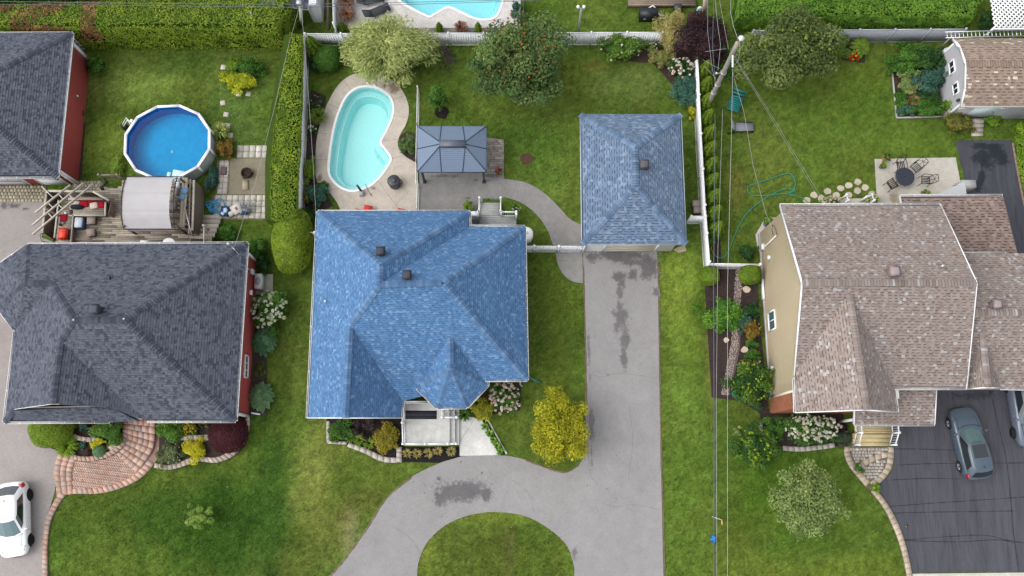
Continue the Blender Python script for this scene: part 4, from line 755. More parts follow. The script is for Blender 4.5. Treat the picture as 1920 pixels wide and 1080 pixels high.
sd_ = MB(); z = .35                               # clapboards of the gable, each lapping the one below
while z < rw[2] - .3:
    def yr(zz): 
        f = min(1, max(0, (zz + .25 - E5) / (rw[2] - E5))); return (ywf + .9 if zz < fw[2] - .4 else fw[1] + (rw[1] - fw[1]) * min(1, max(0, (zz + .25 - fw[2]) / (rw[2] - fw[2]))), ywb if zz < E5 - .25 else ywb + (rw[1] - ywb) * f)
    ya, yb = yr(z + .16)
    if yb - ya > .2: sd_.hexa([(xw - .035, ya, z), (xw - .002, ya, z), (xw - .002, yb, z), (xw - .035, yb, z)], [(xw - .012, ya, z + .17), (xw - .002, ya, z + .17), (xw - .002, yb, z + .17), (xw - .012, yb, z + .17)], jit(BE, .012))
    z += .17
stuff(sd_.build('clapboard', 'siding', rh))
MB().box((xw - .03, (ywb + ywf) / 2 + .4, 0), (.12, ywb - ywf - .9, .34), (.40, .39, .37)).build('foundation', 'concrete', rh)
walls(rh, [(xw + .01, ywb), (25.5, ywb), (25.5, fe[1] + .4), (xw + .01, fe[1] + .4)], 0, E5 - .15, BE, foot=False)
BR = (.30, .115, .065); bx1 = G(1590, 776)[0]
walls(rh, [(xw - .02, ywf), (bx1, ywf), (bx1, ywf + 1.5), (xw - .02, ywf + 1.5)], 0, fw[2] - .35, BR, foot=False, name='brick_front')
br = MB()
for i in range(63):
    z = i * .075
    for k in range(26):
        xx = xw + .02 + k * .215 + (.1 if i % 2 else 0)
        if xx < bx1 - .1: br.box((xx + .1, ywf - .008, z), (.2, .02, .064), jit(BR, .18))
    for k in range(4): br.box((xw - .028, ywf + .12 + k * .215 + (.1 if i % 2 else 0), z), (.02, .2, .064), jit(BR, .18))
stuff(br.build('brick', 'concrete', rh))
tb = MB(); tb.beam((xw - .04, ywf + .95, .0), (xw - .04, ywf + .95, fw[2] - .35), .14, .08, (.62, .55, .42), up=(1, 0, 0)); tb.build('corner_trim', 'satin', rh)
gf = MB(); yg = ywf - .03; gf.idx([(X0 + .1, yg, fw[2] - .35), (bx1 + 1.2, yg, fw[2] - .35), (gF[0], yg, gz - .2)], [(0, 1, 2)], (.62, .56, .45)); gf.build('gable_front', 'siding', rh)
walls(rh, [(bx1 + .01, ywf + .5), (22, ywf + .5), (22, fe[1] + .3), (bx1 + .01, fe[1] + .3)], 0, fw[2] - .4, (.58, .53, .44), foot=False)
yw = G(1448, 601, 3)[1]
for zc in np.arange(1.5, 4.6, .02):                # height where the window meets its pixel on the wall
    if (xw - np.array(G(1448.5, 602, zc))[0]) < 0: break
pw = onp(1449, 601, (np.array([1., 0, 0]), xw)); window(rh, (xw - .05, pw[1], pw[2]), 1.15, 1.25, (-1, 0), panes=2, vertical=True, gm='teal_glass')
pw = onp(1444, 483, (np.array([1., 0, 0]), xw)); MB().box((xw - .08, pw[1], pw[2] - .12), (.16, .2, .25), WHITE).build('vent_hood', 'satin', rh)
a0, a1, a2 = (onp(*p, (np.array([1., 0, 0]), xw - .08)) for p in ((1456, 441), (1431, 466), (1423, 470))); cdt = MB(); cdt.tube([a0, a1, a2, a2 - (0, 0, .4)], .05, (.62, .58, .52), 6); cdt.box((a2[0], a2[1], max(.6, a2[2] - .5)), (.2, .35, .5), (.62, .62, .60)); cdt.build('electric_meter', 'satin', rh)
bs = MB(); p = onp(1429, 530, (np.array([1., 0, 0]), xw)); q = G(1426, 545); bs.box((xw - .12, q[1] + .0, .1), (.08, 1.3, .5), WHITE); bs.build('basement_window', 'satin', rh)
q = onp(1451, 691, (np.array([1., 0, 0]), xw)); MB().box((xw - .12, q[1], max(.4, q[2])), (.22, .25, .2), (.5, .5, .5)).build('wall_lamp', 'satin', rh)
cb = MB(); cp0 = onp(1456, 441, (np.array([1., 0, 0]), xw - .1)); cb.tube([cp0, cp0 + (-.1, .3, .25), cp0 + (-.15, .7, -.1), cp0 + (-.1, .5, -.5), cp0 + (-.1, .05, -.3)], .02, (.04, .04, .04), 5); cb.build('service_cable', 'matte', rh)
vent(rh, onp(1670, 512, PNr) + (0, 0, .12), .6, .5, (.20, .155, .155)); q = onp(1762, 501, PNr); MB().tube([q - (0, 0, .2), q + (0, 0, .42)], .07, (.62, .62, .62), 10).build('flue_pipe', 'metal', rh)
# lower wing with the garage
zl = 4.3; wz = thing('garage_wing', 'lower garage wing of the taupe-roofed house with its own small gable', 'garage', (28, 8, 0))
gne = G(1886, 476, zl); gnw = np.array([X1_ := ne[0] + .02, gne[1], zl]); zr2 = 6.3
gr0 = G(1840, 586, zr2); gr0 = np.array([X1_, gr0[1], zr2]); gry = gr0[1]; gs = G(1850, 729, zl); gsw = np.array([X1_, gs[1], zl]); xr = 31.4
gne2 = np.array([gne[0], gne[1], zl]); 
def onz(x, y, a_, b__, za, zb): return za + (zb - za) * (y - a_) / (b__ - a_)
gre = np.array([xr, gry, zr2]); gse = np.array([xr, gs[1], zl]); gneR = np.array([xr, gne[1], zl])
PG = plane(gr0, gre, gse); sg0 = onp(1842, 622, PG); sgl = onp(1812, 729, PG); sgr = onp(1876, 727, PG); sgf = np.array([G(1852, 722, sg0[2])[0], gs[1] - .05, sg0[2]])
roof(wz, [[gneR, gnw, gr0, gre], [gr0, gsw, gse, gre], [sg0, sgl, sgf], [sg0, sgf, sgr]], [(gr0, gre), (sgf, sg0)], 'taupe', [(gnw, np.array([gne[0], gne[1], zl]), (0, 1)), (sgr, gse, (0, -1))], rakes=[(sgl, sgf, (0, -1)), (sgf, sgr, (0, -1))], drop=.25)
walls(wz, [(X1_ + .05, gs[1] + .4), (xr - .3, gs[1] + .4), (xr - .3, gne[1] - .4), (X1_ + .05, gne[1] - .4)], 0, zl - .15, (.58, .53, .44)); vent(wz, onp(1861, 573, plane(gnw, gr0, gre)) + (0, 0, .1), .52, .5, (.20, .155, .16))
gt_ = MB(); gt_.idx([(sgl[0], gs[1] + .02, zl - .15), (sgr[0], gs[1] + .02, zl - .15), (sgf[0], gs[1] + .02, sg0[2] - .2)], [(0, 1, 2)], BR); gt_.build('gable_front', 'concrete', wz)
gdo = MB()
for i in range(4): gdo.beam((sgl[0] + .2, gs[1] + .37, .3 + i * .55), (sgl[0] + 5.2, gs[1] + .37, .3 + i * .55), .05, .53, (.60, .56, .48))
gdo.build('garage_door', 'satin', wz); bbr = MB()
for i in range(20):
    for k in range(7): bbr.box((sgl[0] + .15 + k * .22 + (.1 if i % 2 else 0), gs[1] + .385, 2.5 + i * .075), (.2, .02, .064), jit(BR, .18))
stuff(bbr.build('brick', 'concrete', wz))
# rear lean-to
ln = thing('lean_to', 'rear lean-to with a darker brown shingle roof behind the taupe house', 'extension', (25, 14, 0))
l0, l1 = G(1688, 368, 2.6), G(1880, 367, 2.6); l2 = G(1917, 487, 3.3); l3 = G(1800, 487, 3.3); l3 = np.array([l0[0], l2[1], 3.3]); l2 = np.array([l1[0] + .02, l2[1], 3.3]); 
l0b = np.array([l0[0], l0[1], 2.6])
roof(ln, [[l1, l0b, l3, l2]], [], 'brown', [(l0b, l1, (0, 1))], rakes=[(l0b, l3, (-1, 0)), (l3 + (2.0, 0, -.05), l2 + (1.2, 0, -.05), (0, -1))], gut=True)
walls(ln, [(l0[0] + .3, l0[1] - .3), (l1[0] - .3, l1[1] - .3), (l1[0] - .3, l2[1] + .1), (l0[0] + .3, l2[1] + .1)], 0, 2.45, BE)
rp = MB(); p0, p1, p2, p3 = G(1752, 368, .3), G(1800, 350, 2.0), G(1812, 340, 2.0), G(1814, 366, .3); rp.face([G(1750, 368, 1.2), G(1812, 364, 1.2), G(1810, 340, 1.2), G(1802, 343, 1.2)], (.42, .43, .44)); rp.face([G(1750, 368, 1.15), G(1802, 343, 1.15), G(1810, 340, 1.15), G(1812, 364, 1.15)], (.42, .43, .44)); rp.box((*G(1800, 355, 0)[:2], 0), (.9, .5, 1.12), (.36, .36, .36)); tag(rp.build('bulkhead_cover', 'satin'), 'sloping pale grey cover beside the brown lean-to roof', 'cover')
# front porch roof, posts, wooden deck with steps
po = thing('porch', 'porch with a taupe shingle roof, wooden floor and white railings', 'porch', (20, 3, 0))
q0, q1 = G(1602, 795, 3.0), G(1752, 795, 3.0); q2 = np.array([q1[0] + .0, gs[1] + .35, 3.75]); q3 = np.array([q0[0], gs[1] + .35, 3.75]); q1 = np.array([q2[0], q1[1], 3.0])
roof(po, [[q1, q2, q3, q0]], [], 'taupe', [(q0, q1, (0, -1))], rakes=[(q1, q2, (1, 0)), (q0, q3, (-1, 0))])
dkz = .7; dx0, dx1 = G(1602, 800, dkz)[0], G(1673, 800, dkz)[0]; dy0 = G(1640, 836, .3)[1]; dy1 = gs[1]
dk = MB(); y = dy0 + .75
while y < dy1: dk.box(((dx0 + dx1) / 2, y + .07, dkz - .04), (dx1 - dx0, .132, .04), jit((.50, .40, .22), .08)); y += .14
stuff(dk.build('deck_board', 'wood', po)); PAVED.append(np.array([(dx0, dy0), (dx1, dy0), (dx1, dy1), (dx0, dy1)]))
for i in range(3): z_ = dkz - .2 * (i + 1) + .04; MB().box(((dx0 + dx1) / 2, dy0 + .62 - i * .25, 0), (dx1 - dx0, .245, z_), jit((.50, .41, .23), .05)).build('step', 'wood', po)
for x in (dx0 + .05, dx1 - .05): railing(po, [(x, dy1 - 1), (x, dy0 + .75)], dkz, .92); railing(po, [(x, dy0 + .75), (x, dy0 + .05)], [dkz, .1], .92, skip=True)
for x in (q0[0] + .3, q1[0] - .3): MB().box((x, q1[1] + .3, 0), (.16, .16, 2.95), WHITE).build('column', 'satin', po)
door(po, (20.2, fe[1] + .37, dkz), 1., 2.1, (0, -1), (.35, .12, .08))
# rear stoop with rails
sp = thing('rear_stoop', 'small rear stoop with white rails under the taupe eave', 'stoop', G(1600, 380, 0)); railing(sp, [G(1580, 384, .25), G(1577, 374, .25)], .25, .9); railing(sp, [G(1628, 384, .25), G(1624, 374, .25), G(1613, 378, .25)], .25, .9)

# ------------------------------------------------------------------ gambrel shed in the far corner
shd = thing('garden_shed', 'grey barn-style shed with a brown speckled gambrel roof', 'shed', (32, 25, 0)); ES = 2.5
x0s = G(1803, 198, ES)[0]; ys = G(1803, 199, ES)[1]; PXs = (np.array([1., 0, 0]), x0s); knee = onp(1811, 122, PXs); yn = G(1786, 73, ES)[1]; x1s = 35.2; ridge = onp(1812, 118, PXs); yk0 = ys + .75; yk1 = yn - .75; zk = 3.9
ym = (ys + yn) / 2; zt = ridge[2]
yr_ = onp(1812, 119, PXs); ymid = yr_[1]; zt = yr_[2]
kf = np.array([ys + (ymid - ys) * .38, ES + (zt - ES) * .62]); kb = np.array([yn - (yn - ymid) * .38, ES + (zt - ES) * .62])
V = lambda x, y, z: np.array([x, y, z])
roof(shd, [[V(x0s, ys, ES), V(x1s, ys, ES), V(x1s, *kf), V(x0s, *kf)], [V(x0s, *kf), V(x1s, *kf), V(x1s, ymid, zt), V(x0s, ymid, zt)], [V(x0s, ymid, zt), V(x1s, ymid, zt), V(x1s, *kb), V(x0s, *kb)], [V(x0s, *kb), V(x1s, *kb), V(x1s, yn, ES), V(x0s, yn, ES)]], [(V(x0s, ymid, zt), V(x1s, ymid, zt))], 'shed', [(V(x0s, ys, ES), V(x1s, ys, ES), (0, -1)), (V(x0s, yn, ES), V(x1s, yn, ES), (0, 1))], gut=False, rakes=[(V(x0s, ys, ES), V(x0s, *kf), (-1, 0)), (V(x0s, *kf), V(x0s, ymid, zt), (-1, 0)), (V(x0s, ymid, zt), V(x0s, *kb), (-1, 0)), (V(x0s, *kb), V(x0s, yn, ES), (-1, 0))], drop=.25)
GR = (.40, .395, .42); xws = x0s + .12; ysf, ysb = ys + .25, yn - .25; PAVED.append(np.array([(xws, ysf), (x1s, ysf), (x1s, ysb), (xws, ysb)]))
gwm = MB(); prof = [(ysf, 0), (ysb, 0), (ysb, ES), (kb[0] - .05, kb[1] - .12), (ymid, zt - .12), (kf[0] + .05, kf[1] - .12), (ysf, ES)]
gwm.idx([(xws, *p) for p in prof], [tuple(range(6, -1, -1))], GR); gwm.build('gable_wall', 'siding', shd); walls(shd, [(xws + .01, ysf), (x1s, ysf), (x1s, ysb), (xws + .01, ysb)], 0, ES - .02, GR, foot=False)
PXw = (np.array([1., 0, 0]), xws)
for p in ((1786, 126), (1793, 166)): q = onp(*p, PXw); window(shd, (xws - .03, q[1], q[2]), .75 if p[1] > 150 else .85, .6, (-1, 0), panes=2, vertical=True)
q = onp(1799, 188, PXw); MB().box((xws - .08, q[1], q[2] - .1), (.16, .14, .2), (.02, .02, .02)).build('lamp', 'satin', shd)
yd = ysf - .01; dcx = G(1841, 212, 1)[0]; door(shd, (dcx, yd, .2), 1.7, 2.1, (0, -1), (.58, .66, .70), panels=1)
for px in (1811, 1884): window(shd, (G(px, 203, 2)[0], yd, 1.9), .6, .45, (0, -1), panes=1)
for i in range(4): MB().box((G(1833, 230, .3)[0], yd - .3 - i * .28, 0), (.75, .27, .42 - i * .1), jit((.42, .37, .32), .06)).build('step', 'wood', shd)
crn = MB()
for y in (ysf, ysb): crn.beam((xws - .02, y, 0), (xws - .02, y, ES), .1, .1, (.72, .72, .74), up=(1, 0, 0))
crn.build('corner_trim', 'satin', shd)
tk = G(1778, 97, .9); k = thing('water_barrel', 'white barrel with a blue lid behind the grey shed', 'barrel', (tk[0], tk[1], 0)); MB().lathe((tk[0], tk[1], 0), [(.3, 0), (.34, .4), (.32, .9), (.3, .95)], (.65, .66, .68), 14).build('barrel', 'satin', k, True); MB().lathe((tk[0], tk[1], .95), [(.24, 0), (.24, .03)], (.04, .24, .55), 14).build('lid', 'satin', k)
# gutter-ladder lying on the back of the shed roof and neighbour's lattice roof
ld = thing('ladder', 'metal ladder lying along the fence behind the shed roof', 'ladder', G(1840, 66, 1.9)); lm = MB(); pa, pb = G(1772, 66, 2.0), G(1925, 62, 2.0)
for o_ in (0, .42): lm.beam(pa + (0, o_ - .2, 0), pb + (0, o_ - .2, 0), .05, .08, (.62, .62, .63))
lm.build('rail', 'metal', ld); lr = MB()
for i in range(20): p = pa + (pb - pa) * (i + .5) / 20; lr.beam(p + (0, -.2, 0), p + (0, .22, 0), .04, .04, (.66, .66, .67))
stuff(lr.build('rung', 'metal', ld)); lsup = MB()
for f in (.1, .5, .9): p = pa + (pb - pa) * f; lsup.box((p[0], p[1] + .0, 0), (.08, .08, 1.95), (.3, .28, .25))
lsup.build('bracket', 'wood', ld)
lat = thing('lattice_screen', 'white diagonal lattice roof of the shelter in the far corner', 'shelter', G(1895, 25, 0)); lz_ = 2.3; la, lb_, lc, l_d = G(1864, 52, lz_), G(1990, 54, lz_), G(1985, -30, lz_), G(1864, 2, lz_); lb = MB(); xa, xb, ya, yb = la[0], lb_[0], la[1], lc[1]
for i in range(-16, 26):
    for sg, hz in ((1, 0), (-1, .02)):
        x_s = xa + i * .32; pts = []
        for t_ in np.linspace(0, 1, 2): pts.append((x_s + sg * (t_ - (.5 if sg > 0 else .5)) * (yb - ya), ya + t_ * (yb - ya)))
        (ax, ay), (bx, by) = pts; d_ = bx - ax
        if max(ax, bx) < xa or min(ax, bx) > xb: continue
        def cl(xc): f_ = (xc - ax) / d_; return (xc, ay + (by - ay) * f_)
        if ax < xa: ax, ay = cl(xa)
        if bx < xa: bx, by = cl(xa)
        if ax > xb: ax, ay = cl(xb)
        if bx > xb: bx, by = cl(xb)
        lb.beam((ax, ay, lz_ + hz), (bx, by, lz_ + hz), .10, .015, (.74, .74, .76))
stuff(lb.build('lattice_strip', 'satin', lat)); lf = MB()
for x in (xa, xb): lf.box((x, ya, 0), (.1, .1, lz_ - .02), (.7, .7, .72)); lf.box((x, yb, 0), (.1, .1, lz_ - .02), (.7, .7, .72))
lf.beam((xa, ya - .08, lz_), (xb, ya - .08, lz_), .08, .12, WHITE); lf.build('frame', 'satin', lat)
# ------------------------------------------------------------------ fences
def fence(name, label, pts, h, seg=2.4, c=(.86, .87, .89), boards=.16, z0=.05, m='satin', gate=False, cat='fence', diag=False):
    W = [np.array(p, float) for p in pts]; t = thing(name, label, cat, (*W[0][:2], 0))
    for i, (p, q) in enumerate(zip(W[:-1], W[1:])):
        p = np.array([p[0], p[1], 0]); q = np.array([q[0], q[1], 0]); L = np.linalg.norm(q - p); n = max(1, round(L / seg)); d = (q - p) / L; nr = np.array([-d[1], d[0], 0])
        for k in range(n):
            a = p + d * (L * k / n); b = p + d * (L * (k + 1) / n); s = L / n; pb = MB(); nb = max(2, int(s / boards)); w_ = (s - .12) / nb
            for j in range(nb):
                cc = a + d * (.06 + (j + .5) * w_); o = .002 if j % 2 else -.002; pb.beam(cc + nr * o + (0, 0, z0), cc + nr * o + (0, 0, h - .05), w_ * .985, .022, c, up=nr)
            pb.build('panel', m, t); r = MB(); r2 = MB(); r.beam(a + (0, 0, h - .03), b + (0, 0, h - .03), .045, .06, jit((.76, .77, .79) if c[0] > .6 else tuple(x * 1.2 for x in c), 0)); r2.beam(a + (0, 0, z0 + .06), b + (0, 0, z0 + .06), .03, .1, c); r.build('top_rail', m, t); r2.build('bottom_rail', m, t)
            if k > 0 or i == 0: po = MB(); po.box((a[0], a[1], 0), (.11, .11, h + .05), (.76, .77, .79) if c[0] > .6 else c); po.box((a[0], a[1], h + .05), (.12, .12, .03), (.76, .77, .79) if c[0] > .6 else c); po.build('post', m, t)
        po = MB(); po.box((q[0], q[1], 0), (.11, .11, h + .05), (.76, .77, .79) if c[0] > .6 else c); po.box((q[0], q[1], h + .05), (.14, .14, .03), (.76, .77, .79) if c[0] > .6 else c); po.build('post', m, t)
    return t
fence('panel_fence', 'long white panel fence along the back of the yard with the blue-roofed houses', [G(583, 87), G(1300, 84)], 1.7)
fence('panel_fence', 'bluish grey panel fence below the tall hedge by the grey shed', [G(1400, 82), G(1786, 79)], 1.75, c=(.36, .37, .42))
fence('panel_fence', 'white panel fence hidden against the long clipped hedge', [G(580, 92), G(577, 200), G(573.5, 300), G(571, 400), G(568, 446)], 1.75, c=(.84, .85, .87))
fence('panel_fence', 'short white panel fence from the clipped hedge to the blue house corner', [G(566, 447), G(600, 448)], 1.5)
fence('panel_fence', 'white panel fence with the row of young cedars behind it', [G(1298, 130), G(1304, 270), G(1311, 400), G(1319, 503)], 1.75)
fence('panel_fence', 'white panel fence running from the cedar fence to the beige wall', [G(1320, 504), G(1414, 505)], 1.4)
fence('panel_fence', 'short white fence panel beside the pale blue garage', [G(1286, 420), G(1312, 420)], 1.7, seg=4)
gt = fence('gate', 'white gate of two leaves between the blue house and the garage', [G(986, 473), G(1001, 473), G(1046, 473), G(1092, 473)], 1.5, seg=6, cat='gate')
hg = MB()
for px in (1003, 1043, 1048, 1089):
    q = G(px, 473); [hg.box((q[0], q[1] - .03, z), (.12, .03, .05), (.06, .06, .06)) for z in (.35, 1.2)]
hg.build('hinge', 'metal', gt)
fence('panel_fence', 'white fence beyond the back fence beside the terrace pool', [G(634, 66), G(632, -30)], 1.6)
def rail_fence(name, label, pts, h, step=.11, c=WHITE, seg=2.):
    t = thing(name, label, 'fence', (*pts[0][:2], 0)); pk = MB()
    for p, q in zip(pts[:-1], pts[1:]):
        L = np.linalg.norm(q - p)
        for z in (.12, h): MB().beam(p + (0, 0, z), q + (0, 0, z), .04, .04, c).build('rail', 'satin', t)
        for i in range(int(L / step)): a = p + (q - p) * i / int(L / step); pk.box((a[0], a[1], .1), (.016, .016, h), c)
        for i in range(max(1, round(L / seg)) + 1): a = p + (q - p) * i / max(1, round(L / seg)); k = MB(); k.box((a[0], a[1], 0), (.07, .07, h + .08), c); k.build('post', 'satin', t)
    stuff(pk.build('picket', 'satin', t))
rail_fence('picket_fence', 'thin white aluminium picket fence along the pool deck', [G(786, 176), G(785, 246), G(783, 312), G(783, 352)], 1.15); rail_fence('picket_fence', 'thin white picket fence piece at the blue house by the pool patio', [G(786, 352), G(785, 398)], 1.1)
rail_fence('picket_fence', 'thin dark picket fence at the end of the terrace beyond the back fence', [G(981, 62), G(983, -20)], 1.2, c=(.05, .05, .055))

# ------------------------------------------------------------------ poles and wires
pb = G(1320, 212); pz_ = 9.3; ptop = G(1383, 80, pz_); up_ = thing('utility_pole', 'tall weathered wooden utility pole leaning over the cedar row', 'utility pole', pb)
pm = MB(); pts = [pb + (ptop - pb) * t for t in np.linspace(0, 1, 9)]; pm.tube(pts, .16, (.28, .25, .22), 12, r2=.125); pm.build('shaft', 'wood', up_, True)
ins = MB(); it = ptop + (.14, .12, .25); ins.lathe(tuple(it), [(.05, -.25), (.05, -.05), (.16, 0), (.17, .07), (.10, .1), (.10, .16), (.04, .18)], (.66, .67, .69), 14); ins.build('insulator', 'gloss', up_)
hw = MB(); 
for f in (.33, .45, .62): p = pb + (ptop - pb) * f; hw.lathe(tuple(p - (0, 0, .05)), [(.2, 0), (.2, .1)], (.35, .35, .36), 10)
p = pb + (ptop - pb) * .62; hw.tube([p, p + (-.45, -.1, .05)], .03, (.5, .5, .5), 5); hw.lathe(tuple(p + (-.45, -.1, 0)), [(.07, 0), (.09, .1), (.04, .18)], (.72, .72, .72), 8); hw.build('bracket', 'metal', up_)
str_ = MB(); si = G(1374, 105, 8.6)
for i in range(7): p = G(1374, 105 + i * 3.2, 8.6 - i * .05); str_.lathe(tuple(p - (0, 0, .03)), [(.03, 0), (.075, .02), (.03, .06)], (.70, .72, .74), 8)
str_.build('insulator', 'gloss', up_)
def wire(label, pts, r=.02, c=(.42, .43, .45), sag=0, name='power_line', cat='wire', n=14, group=None):
    P = [G(x, y, z) for x, y, z in pts]; out = []
    for p, q in zip(P[:-1], P[1:]):
        for t in np.linspace(0, 1, n, endpoint=False): out.append(p + (q - p) * t - np.array([0, 0, sag * 4 * t * (1 - t)]))
    out.append(P[-1]); return tag(MB().tube(out, r * .55, tuple(x * .62 for x in c), 5).build(name, 'satin'), label, cat, group)
wire('thick dark bundled cable running down past the mulch bed', [(1341, 213, 5.2), (1338, 540, 5.1), (1339, 800, 5.1), (1338, 1330, 5.3)], .045, (.11, .14, .19), name='communication_cable')
wire('thin second wire just beside the thick dark cable', [(1355, 205, 5.9), (1346, 470, 5.7), (1343, 760, 5.7), (1345, 1330, 6)], .02, (.5, .5, .48))
wire('single pale wire from the pole insulator across the front lawn', [(1374, 126, 8.1), (1371, 270, 8), (1364, 540, 7.8), (1364, 1330, 8.1)], .022, (.58, .58, .56))
wire('white jumper wire rising from the pole top insulator', [(1384, 74, 9.6), (1376, 52, 9.5), (1370, 25, 9.4), (1371, -20, 9.4)], .022, (.55, .55, .56)); wire('short curved jumper wire looping down the pole side', [(1387, 77, 9.5), (1387, 100, 9.2), (1383, 115, 8.8), (1376, 124, 8.3)], .018, (.5, .5, .52))
wire('outermost overhead wire of the bundle above the purple shrub', [(1342, 158, 6.2), (1335, 125, 6.2), (1327, 60, 6.3), (1327, -20, 6.4)], .026, (.3, .31, .34)); wire('dark overhead cable of the bundle above the purple shrub', [(1341, 150, 5.9), (1336, 90, 5.9), (1338, 10, 6), (1338, -20, 6)], .034, (.13, .15, .18)); wire('grey overhead wire bowing over the purple shrub', [(1346, 132, 6.8), (1351, 85, 6.8), (1345, 40, 6.8), (1339, -20, 6.9)], .022, (.45, .46, .48)); wire('overhead wire slanting to the pole above the purple shrub', [(1366, 92, 8.5), (1360, 60, 8.5), (1350, 5, 8.5), (1347, -20, 8.5)], .02, (.4, .4, .42))
wire('slack wire between the insulator string and the house with the beige wall', [(1376, 145, 6.6), (1395, 210, 6.2), (1412, 310, 5.6), (1436, 400, 4.9), (1451, 434, 4.4)], .02, (.48, .48, .48)); wire('upper of two parallel drop wires reaching the taupe roof', [(1380, 110, 8), (1440, 205, 7), (1500, 305, 5.9), (1541, 372, 5.2)], .013, (.5, .5, .5)); wire('lower of two parallel drop wires reaching the taupe roof', [(1379, 112, 7.9), (1438, 208, 6.9), (1497, 307, 5.8), (1537, 374, 5.1)], .013, (.5, .5, .5))
wire('guy wire bracing the wooden pole toward the purple shrub', [(1322, 97, 7.4), (1362, 91, 7.6)], .018, (.5, .52, .5), name='guy_wire'); wire('short slack wire tied to the middle of the wooden pole', [(1318, 112, 6.5), (1351, 130, 6.6)], .016, (.5, .5, .5)); wire('second short slack wire at the middle of the wooden pole', [(1321, 124, 6), (1343, 148, 6)], .016, (.5, .5, .5))
wire('upper of two cables crossing above the back hedge', [(-40, 2, 7), (240, 6, 6.9), (563, 8, 7), (780, 4, 6.9), (1010, -1, 7)], .03, (.16, .17, .19)); wire('lower of two cables crossing above the back hedge', [(-40, 8, 6.5), (240, 10, 6.4), (563, 14, 6.5), (780, 8, 6.5), (1010, 1, 6.6)], .03, (.18, .19, .21))
wire('drop wire descending from the hedge pole to the grey roof', [(561, 14, 6.5), (540, 90, 5.9), (515, 200, 5.2), (478, 345, 4.5), (440, 462, 4.4)], .015, (.6, .6, .6)); wire('drop wire descending along the hedge toward the blue eave', [(564, 14, 6.5), (571, 80, 6), (580, 200, 5.2), (588, 320, 4.5), (593, 415, 3.8)], .015, (.6, .6, .6))
hp = thing('utility_pole', 'pale pole top with cable clamps above the back hedge', 'utility pole', G(566, 48)); q = G(566, 48); MB().tube([q, G(563, 6, 7.2) * [1, 1, 1]], .11, (.42, .40, .37), 8).build('shaft', 'wood', hp); cl_ = MB(); q = G(562, 8, 7.1); cl_.box((q[0], q[1], q[2]), (.25, .25, .3), (.6, .6, .6)); cl_.build('clamp', 'metal', hp)
tp = thing('lamp_post', 'slim grey-green post with white floodlights beyond the back fence', 'lamp post', G(1084, 62)); q = G(1084, 62); qt = G(1090, 16, 3.4); MB().tube([q, qt], .07, (.28, .33, .31), 8).build('post', 'satin', tp); fl = MB()
for dx in (-.22, .16): fl.lathe((qt[0] + dx, qt[1] + .05, qt[2]), [(.05, 0), (.11, .12), (.09, .2)], (.76, .76, .76), 10)
fl.beam(qt + (-.25, 0, -.02), qt + (.22, 0, -.02), .05, .06, (.3, .34, .33)); fl.build('floodlight', 'satin', tp)
mp = MB(); mp.tube([G(488, 58), G(470, 24, 3.6)], .05, (.5, .55, .55), 8); tag(mp.build('metal_post', 'metal'), 'slim metal post sticking out of the back hedge', 'post')
sp_ = MB(); sp_.tube([G(1318, 42), G(1326, -25, 6)], .15, (.44, .36, .28), 8); tag(sp_.build('wooden_post', 'wood'), 'wooden post beyond the purple shrub under the wires', 'post')

# ------------------------------------------------------------------ hardtop gazebo
gz = thing('gazebo', 'hardtop gazebo with a blue grey metal roof', 'gazebo', G(850, 290)); zg, zc_ = 2.35, 3.15
a, b_, c, d = G(783, 237, zg), G(912, 237, zg), G(912, 322, zg), G(783, 322, zg); e0, e1, e2, e3 = G(824, 266, zc_), G(872, 266, zc_), G(872, 275, zc_), G(824, 275, zc_)
GB = (.135, .185, .262); lerp = lambda p, q, t: p + (q - p) * t
def metal_panel(pts):
    n, e, s = frame(pts); P = np.array(pts); ab = np.stack([P @ e, P @ s], 1); off = np.mean(P @ n); b = MB(); b0, b1 = ab[:, 1].min(), ab[:, 1].max(); k = b0; pt = lambda x, y, h: e * x + s * y + n * (off + h)
    while k < b1 - .02:
        t = min(k + .13, b1 - .001); x0, x1 = cross_at(ab, k + .0005), cross_at(ab, t)
        if len(x0) > 1 and len(x1) > 1:
            m = t - .03; f = (m - k) / (t - k); xl, xr = x0[0] + (x1[0] - x0[0]) * f, x0[-1] + (x1[-1] - x0[-1]) * f
            b.face([pt(x0[0], k, .014), pt(x0[-1], k, .014), pt(xr, m, .018), pt(xl, m, .018)], GB); b.face([pt(xl, m, .018), pt(xr, m, .018), pt(x1[-1], t, 0), pt(x1[0], t, 0)], tuple(x * .9 for x in GB))
        k = t
    b.face([p - n * .015 for p in P][::-1], (.05, .06, .08)); b.face([p - n * .002 for p in P], GB); b.build('roof_panel', 'satin', gz)
a1, b1 = lerp(a, b_, .345), lerp(a, b_, .655); d1, c1 = lerp(d, c, .345), lerp(d, c, .655)
for P in ([a1, a, e0], [b1, a1, e0, e1], [b_, b1, e1], [c, b_, e1, e2], [c1, c, e2], [d1, c1, e2, e3], [d, d1, e3], [a, d, e3, e0]): metal_panel(P)
DKM = (.055, .075, .105)
for p, q in ((a, e0), (b_, e1), (c, e2), (d, e3), (a1, e0), (b1, e1), (c1, e2), (d1, e3), (lerp(a, d, .5), lerp(e0, e3, .5)), (lerp(b_, c, .5), lerp(e1, e2, .5))): MB().beam(p + (0, 0, .02), q + (0, 0, .02), .05, .05, (.04, .055, .08)).build('rib', 'matte', gz)
cpm = MB(); cpm.hexa([p + (0, 0, .05) for p in (lerp(e3, e0, -.3), lerp(e2, e1, -.3), lerp(e1, e2, -.3), lerp(e0, e3, -.3))], [p + (0, 0, .18) for p in (e3, e2, e1, e0)], (.085, .10, .125)); cpm.build('ridge_vent', 'satin', gz)
fr = MB()
